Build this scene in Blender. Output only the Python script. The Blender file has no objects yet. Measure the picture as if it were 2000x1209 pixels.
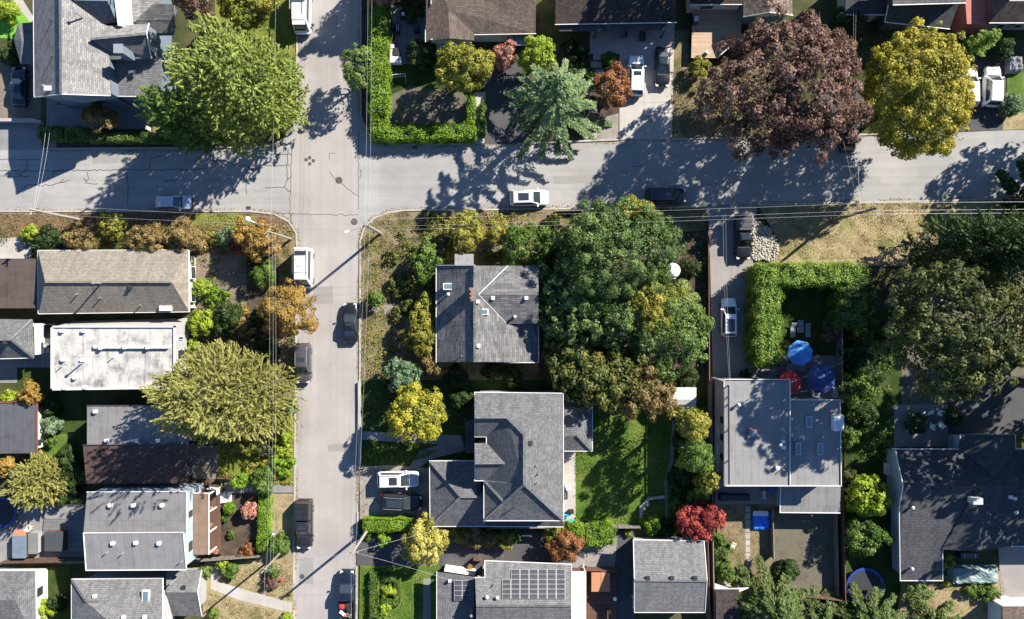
import bpy, math
import numpy as np
from mathutils import Vector, Matrix

# ------------------------------------------------------------------ camera, sky, sun, exposure
SC = bpy.context.scene
COL = SC.collection
S, CX, CY, H = 16.0, 1000.0, 604.5, 86.0          # ground scale (photo px per metre), nadir pixel, flying height
cam_d = bpy.data.cameras.new('drone_camera'); cam = bpy.data.objects.new('drone_camera', cam_d); COL.objects.link(cam)
cam.location = (0, 0, H); cam.rotation_euler = (0, 0, 0)
cam_d.sensor_width = 36.0; cam_d.lens = 18.0 / (62.5 / H); cam_d.clip_end = 2000; cam_d.clip_start = 0.5
SC.camera = cam
SUN_EL, SUN_AZ = math.radians(33.0), math.radians(39.0)     # azimuth of the sun measured from +X towards +Y
sd = Vector((math.cos(SUN_AZ) * math.cos(SUN_EL), math.sin(SUN_AZ) * math.cos(SUN_EL), math.sin(SUN_EL)))
W = bpy.data.worlds.new('World'); SC.world = W; W.use_nodes = True
nt = W.node_tree; nt.nodes.clear()
o_ = nt.nodes.new('ShaderNodeOutputWorld'); bg = nt.nodes.new('ShaderNodeBackground'); sky = nt.nodes.new('ShaderNodeTexSky')
sky.sky_type = 'NISHITA'; sky.sun_disc = False; sky.sun_elevation = SUN_EL; sky.sun_rotation = math.pi / 2 - SUN_AZ
sky.air_density = 0.9; sky.dust_density = 0.0; sky.ozone_density = 6.0
bg.inputs[1].default_value = 0.072
nt.links.new(sky.outputs[0], bg.inputs[0]); nt.links.new(bg.outputs[0], o_.inputs[0])
sl = bpy.data.lights.new('sun', 'SUN'); sl.energy = 5.0; sl.angle = math.radians(0.53); sl.color = (1.0, 0.93, 0.82)
so = bpy.data.objects.new('sun', sl); COL.objects.link(so); so.location = sd * 200
so.rotation_euler = (-sd).to_track_quat('-Z', 'Y').to_euler()
SC.view_settings.view_transform = 'Standard'; SC.view_settings.look = 'None'
SC.view_settings.exposure = 1.48; SC.view_settings.gamma = 1.0
SC.cycles.max_bounces = 6; SC.cycles.diffuse_bounces = 3; SC.cycles.glossy_bounces = 2
SC.cycles.transmission_bounces = 3; SC.cycles.transparent_max_bounces = 4
SC.cycles.use_adaptive_sampling = True
try:
    SC.cycles.use_denoising = True; SC.cycles.denoiser = 'OPENIMAGEDENOISE'
except Exception: pass

rng = np.random.default_rng(11)
def P(px, py, h=0.0):
    k = (1 - h / H) / S
    return ((px - CX) * k, (CY - py) * k, h)

# ------------------------------------------------------------------ materials
MATS = {}
def L(hexv):                                     # sRGB 0-255 triple -> linear
    return tuple((c / 255 / 12.92) if c / 255 <= .04045 else ((c / 255 + .055) / 1.055) ** 2.4 for c in hexv)
def newmat(name):
    m = bpy.data.materials.new(name); m.use_nodes = True; MATS[name] = m
    t = m.node_tree; b = t.nodes['Principled BSDF']; return m, t, b
def nd(t, kind, **kw):
    n = t.nodes.new(kind)
    for k, v in kw.items():
        if k.startswith('i_'):
            n.inputs[k[2:].replace('_', ' ')].default_value = v
        else: setattr(n, k, v)
    return n
def mixc(t, fac, a, b, mode='MIX'):
    n = t.nodes.new('ShaderNodeMix'); n.data_type = 'RGBA'; n.blend_type = mode
    for s, v in ((n.inputs[0], fac), (n.inputs[6], a), (n.inputs[7], b)):
        if isinstance(v, (int, float)): s.default_value = v
        elif isinstance(v, tuple): s.default_value = (*v, 1)
        else: t.links.new(v, s)
    return n.outputs[2]
def ramp(t, src, stops):
    n = t.nodes.new('ShaderNodeValToRGB'); e = n.color_ramp.elements
    while len(e) < len(stops): e.new(0.5)
    for el, (p, c) in zip(e, stops):
        el.position = p; el.color = (*c, 1) if isinstance(c, tuple) else (c, c, c, 1)
    t.links.new(src, n.inputs[0]); return n.outputs[0]
def coords(t, kind='Object'):
    return t.nodes.new('ShaderNodeTexCoord').outputs[kind]
def pos(t):
    return t.nodes.new('ShaderNodeNewGeometry').outputs['Position']
def noise(t, vec, scale, detail=4, rough=.6):
    n = nd(t, 'ShaderNodeTexNoise', i_Scale=scale, i_Detail=detail, i_Roughness=rough)
    t.links.new(vec, n.inputs['Vector']); return n.outputs['Fac']
def bump(t, b, h, strength=.3, dist=.05):
    n = nd(t, 'ShaderNodeBump', i_Strength=strength, i_Distance=dist)
    t.links.new(h, n.inputs['Height']); t.links.new(n.outputs[0], b.inputs['Normal'])

def m_plain(name, c, rough=.6, metal=0., var=.12, scale=3., spec=.4):
    m, t, b = newmat(name)
    f = noise(t, pos(t), scale, 3)
    col = mixc(t, f, tuple(x * (1 - var) for x in c), tuple(min(1, x * (1 + var)) for x in c))
    t.links.new(col, b.inputs['Base Color']); b.inputs['Roughness'].default_value = rough
    b.inputs['Metallic'].default_value = metal; b.inputs['Specular IOR Level'].default_value = spec; return m
def m_ground(name, stops, scale=.5, fine=6., rough=.95, fs=.35, bs=.4):
    """patchy ground: large-scale ramp of colours plus fine grain"""
    m, t, b = newmat(name); p = pos(t)
    big = noise(t, p, scale, 6, .62); fn = noise(t, p, fine, 5, .75)
    cr = ramp(t, big, stops)
    dk = ramp(t, fn, [(.3, 1 - fs), (.7, 1 + fs * .0 + .0)])
    t.links.new(mixc(t, 1.0, cr, dk, 'MULTIPLY'), b.inputs['Base Color'])
    b.inputs['Roughness'].default_value = rough; b.inputs['Specular IOR Level'].default_value = .15
    bump(t, b, fn, bs, .08); return m
def m_paved(name, c, scale=.35, var=.14, grain=.1, joint=None, jc=.6, rough=.9, streak=0.):
    m, t, b = newmat(name); p = pos(t)
    big = noise(t, p, scale, 5, .6); fn = noise(t, p, 22., 3, .7)
    col = mixc(t, ramp(t, big, [(.3, 0.), (.7, 1.)]), tuple(x * (1 - var) for x in c), tuple(min(1, x * (1 + var * .6)) for x in c))
    col = mixc(t, 1.0, col, ramp(t, fn, [(.3, 1 - grain), (.7, 1.)]), 'MULTIPLY')
    st = noise(t, p, 1.7, 6, .8)
    col = mixc(t, 1.0, col, ramp(t, st, [(.30, .86), (.44, 1.)]), 'MULTIPLY')
    if streak:
        pn = noise(t, p, .09, 2, .4); col = mixc(t, 1.0, col, ramp(t, pn, [(.44, .93), (.46, 1.)]), 'MULTIPLY')
        sp = noise(t, p, 4.5, 5, .75); col = mixc(t, 1.0, col, ramp(t, sp, [(.27, .72), (.36, 1.)]), 'MULTIPLY')
        mp = nd(t, 'ShaderNodeMapping'); mp.inputs['Scale'].default_value = (1.6, .04, 1) if streak > 0 else (.04, 1.6, 1); t.links.new(p, mp.inputs[0])
        col = mixc(t, 1.0, col, ramp(t, noise(t, mp.outputs[0], 1., 4, .6), [(.35, 1 - abs(streak)), (.65, 1.)]), 'MULTIPLY')
    if joint:
        br = nd(t, 'ShaderNodeTexBrick', offset=.5); br.inputs['Scale'].default_value = 1
        br.inputs['Brick Width'].default_value = joint[0]; br.inputs['Row Height'].default_value = joint[1]
        br.inputs['Mortar Size'].default_value = joint[2]; br.inputs['Color1'].default_value = (1, 1, 1, 1)
        br.inputs['Color2'].default_value = (.86, .86, .86, 1); br.inputs['Mortar'].default_value = (jc, jc, jc, 1)
        t.links.new(p, br.inputs['Vector']); col = mixc(t, 1.0, col, br.outputs[0], 'MULTIPLY')
    t.links.new(col, b.inputs['Base Color']); b.inputs['Roughness'].default_value = rough
    b.inputs['Specular IOR Level'].default_value = .25; bump(t, b, fn, .2, .02); return m
def m_shingle(name, c, var=.22, row=.2, width=.34, dark=.45, blotch=.16, bstr=.5):
    m, t, b = newmat(name); uv = coords(t, 'UV')
    br = nd(t, 'ShaderNodeTexBrick', offset=.5); br.inputs['Scale'].default_value = 1
    br.inputs['Brick Width'].default_value = width; br.inputs['Row Height'].default_value = row
    br.inputs['Mortar Size'].default_value = .022; br.inputs['Mortar Smooth'].default_value = .4; br.inputs['Bias'].default_value = -.1
    br.inputs['Color1'].default_value = (*[x * (1 - var) for x in c], 1)
    br.inputs['Color2'].default_value = (*[min(1, x * (1 + var)) for x in c], 1)
    br.inputs['Mortar'].default_value = (*[x * dark for x in c], 1)
    t.links.new(uv, br.inputs['Vector'])
    bl = noise(t, pos(t), .55, 5, .65); f2 = noise(t, uv, 2.6, 3, .7)
    col = mixc(t, 1.0, br.outputs[0], ramp(t, bl, [(.3, 1 - blotch), (.7, 1.)]), 'MULTIPLY')
    col = mixc(t, 1.0, col, ramp(t, f2, [(.32, .82), (.68, 1.)]), 'MULTIPLY')
    mp = nd(t, 'ShaderNodeMapping'); mp.inputs['Scale'].default_value = (1.3, .13, 1); t.links.new(uv, mp.inputs[0])
    col = mixc(t, 1.0, col, ramp(t, noise(t, mp.outputs[0], 1., 5, .7), [(.33, .78), (.5, 1.), (.7, 1.08)]), 'MULTIPLY')
    col = mixc(t, ramp(t, noise(t, pos(t), 1.1, 7, .8), [(.60, 0.), (.72, .35)]), col, tuple(x * .75 + y for x, y in zip(c, (.0, .012, -.004))))
    t.links.new(col, b.inputs['Base Color']); b.inputs['Roughness'].default_value = .92
    b.inputs['Specular IOR Level'].default_value = .2
    sep = nd(t, 'ShaderNodeSeparateXYZ'); t.links.new(uv, sep.inputs[0])      # saw-tooth courses: each row overlaps the one below
    dv = nd(t, 'ShaderNodeMath', operation='DIVIDE'); t.links.new(sep.outputs[1], dv.inputs[0]); dv.inputs[1].default_value = row
    fr = nd(t, 'ShaderNodeMath', operation='FRACT'); t.links.new(dv.outputs[0], fr.inputs[0])
    iv = nd(t, 'ShaderNodeMath', operation='SUBTRACT'); iv.inputs[0].default_value = 1; t.links.new(fr.outputs[0], iv.inputs[1])
    bump(t, b, iv.outputs[0], bstr, .03); return m
def m_membrane(name, c, stain=.35, seams=None, rough=.7):
    m, t, b = newmat(name); p = pos(t)
    n1 = noise(t, p, .5, 7, .68); n2 = noise(t, p, 3., 4, .7)
    mp = nd(t, 'ShaderNodeMapping'); mp.inputs['Scale'].default_value = (1.6, .25, 1); t.links.new(p, mp.inputs[0])
    n3 = noise(t, mp.outputs[0], 1.2, 5, .7)
    col = mixc(t, 1.0, tuple(c), ramp(t, n1, [(.34, 1 - stain), (.52, 1.)]), 'MULTIPLY')
    col = mixc(t, 1.0, col, ramp(t, n3, [(.33, 1 - stain * .8), (.46, 1.)]), 'MULTIPLY')
    col = mixc(t, 1.0, col, ramp(t, n2, [(.3, .9), (.6, 1.)]), 'MULTIPLY')
    if seams:
        br = nd(t, 'ShaderNodeTexBrick', offset=0.); br.inputs['Scale'].default_value = 1
        br.inputs['Brick Width'].default_value = seams[0]; br.inputs['Row Height'].default_value = seams[1]
        br.inputs['Mortar Size'].default_value = .03; br.inputs['Color1'].default_value = (1, 1, 1, 1)
        br.inputs['Color2'].default_value = (.93, .93, .93, 1); br.inputs['Mortar'].default_value = (.72, .72, .72, 1)
        t.links.new(p, br.inputs['Vector']); col = mixc(t, 1.0, col, br.outputs[0], 'MULTIPLY')
    t.links.new(col, b.inputs['Base Color']); b.inputs['Roughness'].default_value = rough; return m
def m_boards(name, c, w=.14, var=.2, axis=1, gap=.5):
    """boards / lap siding: lines along u, spacing in v"""
    m, t, b = newmat(name); uv = coords(t, 'UV')
    if axis == 0:
        mp = nd(t, 'ShaderNodeMapping'); mp.inputs['Rotation'].default_value = (0, 0, math.pi / 2); t.links.new(uv, mp.inputs[0]); uv = mp.outputs[0]
    br = nd(t, 'ShaderNodeTexBrick', offset=.37); br.inputs['Scale'].default_value = 1
    br.inputs['Brick Width'].default_value = 3.6; br.inputs['Row Height'].default_value = w; br.inputs['Mortar Size'].default_value = .012
    br.inputs['Color1'].default_value = (*[x * (1 - var) for x in c], 1); br.inputs['Color2'].default_value = (*[min(1, x * (1 + var)) for x in c], 1)
    br.inputs['Mortar'].default_value = (*[x * gap for x in c], 1)
    t.links.new(uv, br.inputs['Vector'])
    col = mixc(t, 1.0, br.outputs[0], ramp(t, noise(t, pos(t), 1.5, 5, .7), [(.3, .8), (.65, 1.)]), 'MULTIPLY')
    t.links.new(col, b.inputs['Base Color']); b.inputs['Roughness'].default_value = .75; return m
def m_leaf(name, cols, trans=.38, rough=.55, gain=1.35):
    cols = [tuple(min(.75, x * gain) for x in q) for q in cols]
    m, t, b = newmat(name)
    a = nd(t, 'ShaderNodeAttribute', attribute_name='rnd')
    n = len(cols); col = ramp(t, a.outputs['Fac'], [((i + .1) / (n - .8), c) for i, c in enumerate(cols)])
    t.links.new(col, b.inputs['Base Color']); b.inputs['Roughness'].default_value = rough; b.inputs['Specular IOR Level'].default_value = .25
    tr = nd(t, 'ShaderNodeBsdfTranslucent'); t.links.new(col, tr.inputs[0])
    mx = nd(t, 'ShaderNodeMixShader'); mx.inputs[0].default_value = trans
    t.links.new(b.outputs[0], mx.inputs[1]); t.links.new(tr.outputs[0], mx.inputs[2])
    t.links.new(mx.outputs[0], t.nodes['Material Output'].inputs['Surface']); return m
def m_carpaint(name, c, metal=.0, rough=.28):
    m, t, b = newmat(name)
    f = noise(t, pos(t), 1.3, 4, .7)
    t.links.new(mixc(t, f, tuple(x * .9 for x in c), tuple(min(1, x * 1.05) for x in c)), b.inputs['Base Color'])
    t.links.new(ramp(t, noise(t, pos(t), 5., 4, .7), [(.3, rough * .8), (.7, rough * 1.5)]), b.inputs['Roughness'])
    b.inputs['Metallic'].default_value = metal; b.inputs['Coat Weight'].default_value = .6; b.inputs['Coat Roughness'].default_value = .08; return m

m_paved('asphalt_pale', (.315, .292, .278), .25, .12, .12, streak=.10)
m_paved('asphalt_grey', (.30, .292, .283), .25, .14, .12, streak=-.12)
m_paved('asphalt_patch', (.235, .225, .218), .5, .1, .15)
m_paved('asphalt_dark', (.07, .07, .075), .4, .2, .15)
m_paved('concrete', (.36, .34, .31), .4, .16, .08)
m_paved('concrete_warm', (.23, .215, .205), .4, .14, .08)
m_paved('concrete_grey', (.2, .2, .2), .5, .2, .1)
m_paved('kerb_concrete', (.34, .32, .29), .8, .2, .1)
m_paved('paver_brown', (.2, .165, .13), .5, .2, .1, joint=(.4, .2, .012), jc=.55)
m_paved('paver_grey', (.17, .17, .17), .5, .2, .1, joint=(.6, .6, .02), jc=.5)
m_paved('paver_stone', (.33, .31, .28), .8, .15, .1)
m_paved('gravel', (.3, .27, .24), .8, .3, .5)
m_plain('tar', (.018, .018, .02), .7)
m_plain('iron', (.13, .11, .1), .6, .6, .3, 12)
DRY = [(.30, (.075, .10, .03)), (.41, (.16, .145, .065)), (.5, (.26, .205, .12)), (.57, (.2, .15, .09)), (.66, (.10, .115, .035)), (.76, (.13, .095, .06))]
m_ground('dry_grass', DRY, .32, 5, fs=.55)
m_ground('tan_grass', [(.3, (.12, .15, .045)), (.4, (.25, .22, .1)), (.5, (.36, .29, .165)), (.6, (.27, .21, .12)), (.7, (.16, .17, .055)), (.8, (.24, .17, .11))], .34, 5, fs=.5)
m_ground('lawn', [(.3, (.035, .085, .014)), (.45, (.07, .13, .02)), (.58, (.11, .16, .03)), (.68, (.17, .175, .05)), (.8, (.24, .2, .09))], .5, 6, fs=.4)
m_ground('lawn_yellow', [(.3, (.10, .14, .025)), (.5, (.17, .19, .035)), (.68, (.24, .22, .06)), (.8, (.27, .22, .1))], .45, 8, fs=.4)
m_ground('lawn_shaded', [(.3, (.02, .04, .01)), (.55, (.045, .07, .015)), (.75, (.08, .075, .03))], .5, 8, fs=.45)  # shaded copy of the lawn: shade put into its tones
m_ground('turf', [(.3, (.12, .3, .035)), (.7, (.16, .36, .05))], .8, 12, fs=.15)
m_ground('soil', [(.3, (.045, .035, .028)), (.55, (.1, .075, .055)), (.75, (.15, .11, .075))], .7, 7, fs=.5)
m_ground('mulch', [(.3, (.12, .075, .045)), (.55, (.22, .14, .085)), (.75, (.16, .13, .08))], .7, 9, fs=.5)
m_ground('sandyard', [(.3, (.085, .075, .055)), (.5, (.14, .125, .095)), (.7, (.1, .1, .055))], .5, 8, fs=.35)
m_ground('yard', [(.3, (.03, .045, .012)), (.5, (.07, .075, .03)), (.7, (.12, .10, .055))], .3, 7, fs=.5)
m_shingle('sh_grey', (.185, .184, .188), .2)
m_shingle('sh_lightgrey', (.25, .243, .24), .24, blotch=.2, width=.5)
m_shingle('sh_dark', (.145, .146, .152), .22)
m_shingle('sh_charcoal', (.075, .077, .085), .22)
m_shingle('sh_brown', (.135, .105, .09), .25)
m_shingle('sh_darkbrown', (.07, .055, .05), .3, row=.22)
m_shingle('sh_beige', (.255, .226, .188), .15, blotch=.12)
m_shingle('sh_shake', (.2, .165, .135), .4, row=.3, width=.28, dark=.25, bstr=.8)
m_shingle('sh_redbrown', (.115, .075, .066), .22)
m_shingle('sh_centre', (.185, .182, .184), .3, row=.26, width=.9, dark=.4, blotch=.4, bstr=.8)
m_membrane('mem_white', (.42, .408, .385), .6, (3.0, 5.5))
m_membrane('mem_grey', (.17, .165, .165), .25, (1.0, 6.))
m_membrane('mem_greyblue', (.2, .195, .195), .18, (.9, 8.))
m_membrane('mem_dark', (.075, .077, .085), .3, (1.0, 5.))
m_membrane('mem_brown_shaded', (.07, .05, .043), .3, (.9, 4.))  # dark brown roof, colour taken darker to stand for its shade
m_membrane('mem_brown', (.17, .115, .085), .25, (.9, 4.))
m_plain('mem_lightgrey', (.42, .41, .4), .7)
m_boards('siding_white', (.62, .61, .58), .2, .06, gap=.75)
m_boards('siding_blue', (.13, .17, .22), .18, .08)
m_boards('siding_paleblue', (.3, .36, .41), .2, .06, gap=.75)
m_boards('siding_grey', (.3, .3, .3), .2, .06, gap=.7)
m_boards('siding_dark', (.085, .085, .09), .2, .08, gap=.7)
m_boards('siding_cream', (.6, .54, .42), .2, .06, gap=.75)
m_boards('siding_teal', (.08, .19, .2), .2, .06, gap=.75)
m_plain('stucco_red', (.33, .12, .095), .9, var=.2)
m_plain('stucco_grey', (.3, .3, .3), .9, var=.1)
m_boards('cedar', (.42, .3, .2), .14, .18, gap=.35)
m_boards('deck_brown', (.12, .055, .04), .14, .25, gap=.35)
m_boards('deck_grey', (.16, .165, .17), .14, .15, gap=.4)
m_boards('fence_brown', (.11, .06, .042), .15, .25, axis=0)
m_boards('fence_grey', (.19, .165, .145), .15, .25, axis=0)
m_plain('trim_white', (.6, .59, .57), .5, var=.06)
m_plain('trim_grey', (.4, .4, .4), .5, var=.08)
m_plain('trim_dark', (.05, .05, .055), .5)
m_plain('metal_light', (.55, .56, .57), .35, .7, .1)
m_plain('metal_dark', (.06, .06, .065), .4, .5)
m_plain('galv', (.42, .43, .44), .45, .6, .15, 6)
m_plain('wood_pole', (.2, .15, .11), .9, var=.25, scale=2)
m_plain('wood_pole_grey', (.24, .225, .195), .9, var=.2, scale=2)
m_plain('bark', (.1, .08, .06), .95, var=.3, scale=4)
m_plain('brick_red', (.2, .125, .1), .9, var=.3, scale=9)
m_plain('rust_red', (.2, .06, .05), .6)
m_plain('rubber', (.02, .02, .02), .85)
m_plain('black_plastic', (.025, .025, .028), .5)
m_plain('wire_light', (.5, .5, .5), .5, .2)
m_plain('wire_dark', (.05, .05, .05), .5)
m_plain('cloth_white', (.78, .77, .75), .9, var=.05)
m_plain('cloth_blue', (.07, .24, .6), .85, var=.1)
m_plain('cloth_navy', (.03, .06, .19), .85, var=.12)
m_plain('cloth_red', (.5, .035, .045), .85, var=.1)
m_plain('cloth_brown', (.36, .17, .09), .7, var=.1)
m_plain('cloth_charcoal', (.04, .045, .05), .8)
m_plain('cushion_grey', (.2, .21, .24), .9)
m_plain('tarp_green', (.14, .2, .19), .45, var=.35, scale=1.5)
m_plain('tarp_blue', (.02, .16, .68), .4, var=.2, scale=2)
m_plain('plastic_cyan', (.02, .45, .62), .4)
m_plain('plastic_red', (.6, .05, .05), .4)
m_plain('plastic_yellow', (.7, .5, .06), .5)
m_plain('terracotta', (.42, .17, .09), .8)
m_plain('ring_blue', (.015, .035, .2), .5)  # pad blue darkened to carry the shade it lies in
m_plain('mesh_black', (.02, .022, .03), .8)
m_paved('solar', (.05, .05, .058), .6, .1, .05, joint=(.14, .42, .012), jc=2.2, rough=.3)
m_plain('hedge_inner', (.014, .022, .008), .9)
m_plain('stone_pale', (.3, .275, .24), .85, var=.3, scale=5)
m_plain('stone_mid', (.25, .22, .19), .85, var=.3, scale=5)
m_plain('flower_white', (.7, .68, .66), .8)
m_plain('light_red', (.35, .02, .02), .25)
m_plain('light_clear', (.6, .62, .65), .15)
m_plain('rim', (.35, .36, .37), .3, .8)
m, t, b = newmat('glass'); b.inputs['Base Color'].default_value = (.022, .032, .038, 1); b.inputs['Roughness'].default_value = .06; b.inputs['Specular IOR Level'].default_value = .9
m, t, b = newmat('skylight_glass'); b.inputs['Base Color'].default_value = (.1, .16, .2, 1); b.inputs['Roughness'].default_value = .08; b.inputs['Specular IOR Level'].default_value = .9
for n_, c_, me in (('p_white', (.78, .78, .77), 0), ('p_silver', (.42, .45, .5), .5), ('p_black', (.012, .012, .014), .2), ('p_navy', (.014, .02, .04), .4),
                   ('p_grey', (.13, .125, .13), .6), ('p_charcoal', (.035, .033, .034), .5), ('p_maroon', (.14, .02, .025), .4), ('p_tonneau', (.07, .065, .065), 0)):
    m_carpaint(n_, c_, me)
# foliage (each leaf takes one tone of the species)
LF = {
 'cypress_yellow': [(.045, .075, .016), (.125, .165, .034), (.205, .24, .052), (.28, .30, .08)],
 'cypress_gold': [(.075, .085, .022), (.165, .168, .042), (.255, .24, .07), (.35, .315, .115)],
 'green_mid': [(.02, .045, .008), (.055, .105, .016), (.10, .155, .028), (.17, .2, .05)],
 'green_dark': [(.010, .022, .007), (.024, .048, .012), (.045, .075, .018), (.085, .105, .03)],
 'green_bright': [(.05, .10, .008), (.11, .205, .014), (.17, .28, .022), (.25, .33, .04)],
 'green_lime': [(.10, .16, .012), (.2, .29, .02), (.29, .36, .035), (.36, .4, .07)],
 'green_yellow': [(.06, .075, .012), (.14, .15, .022), (.23, .21, .035), (.33, .28, .06)],
 'gold': [(.06, .09, .016), (.2, .21, .026), (.34, .305, .035), (.45, .39, .065)],
 'gold_green': [(.05, .072, .012), (.175, .168, .024), (.30, .262, .03), (.41, .345, .05)],
 'olive': [(.02, .032, .012), (.05, .066, .02), (.092, .104, .03), (.175, .16, .045)],
 'plum': [(.028, .016, .013), (.085, .048, .037), (.155, .092, .068), (.25, .165, .12)],
 'orange': [(.09, .085, .025), (.22, .15, .035), (.34, .205, .05), (.39, .28, .08)],
 'orange_brown': [(.06, .065, .025), (.15, .12, .045), (.25, .17, .065), (.31, .24, .105)],
 'red': [(.06, .012, .012), (.17, .025, .025), (.28, .05, .045), (.36, .10, .07)],
 'red_orange': [(.06, .04, .015), (.165, .07, .03), (.26, .115, .045), (.27, .165, .07)],
 'pink': [(.12, .04, .03), (.34, .14, .11), (.45, .23, .19), (.1, .14, .05)],
 'blue_green': [(.022, .05, .025), (.06, .105, .055), (.12, .17, .095), (.22, .26, .16)],
 'spruce_light': [(.03, .06, .018), (.08, .135, .03), (.15, .205, .055), (.24, .27, .1)],
 'spruce_blue': [(.022, .048, .02), (.062, .105, .042), (.12, .17, .072), (.21, .25, .125)],
 'spruce_dark': [(.02, .04, .014), (.055, .09, .024), (.105, .145, .04), (.18, .21, .08)],
 'green_forest': [(.018, .036, .012), (.045, .078, .022), (.085, .122, .036), (.16, .18, .06)],
 'hedge_green': [(.05, .105, .014), (.12, .205, .025), (.185, .28, .04), (.27, .34, .08)],
 'pale_gold': [(.16, .16, .04), (.33, .30, .06), (.46, .41, .10), (.55, .5, .2)],
 'litter': [(.12, .08, .035), (.28, .19, .06), (.4, .3, .08), (.2, .12, .06)],
 'mixed_green': [(.015, .03, .008), (.05, .075, .016), (.12, .12, .03), (.26, .21, .05)],
 'weed': [(.05, .07, .015), (.12, .14, .03), (.25, .21, .09), (.36, .29, .15)],
 'straw': [(.16, .13, .05), (.28, .23, .11), (.38, .31, .17), (.2, .2, .06)],
 'grass': [(.03, .08, .01), (.07, .14, .02), (.12, .2, .03), (.18, .22, .05)],
}
for k_, v_ in LF.items(): m_leaf('leaf_' + k_, v_, gain={'green_dark': 1.15, 'plum': 1.45, 'olive': 1.25, 'gold_green': 1.4, 'gold': 1.3, 'cypress_yellow': 1.45, 'blue_green': 1.65, 'orange': 1.15, 'orange_brown': 1.15, 'pale_gold': 1.1, 'green_forest': 1.75, 'spruce_dark': 1.2, 'spruce_blue': 1.6, 'spruce_light': 1.25, 'litter': 1., 'hedge_green': 1.2, 'straw': 1.1, 'weed': 1.1, 'green_lime': 1.1, 'green_bright': 1.1, 'cypress_gold': 1.25}.get(k_, 1.35))

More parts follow.
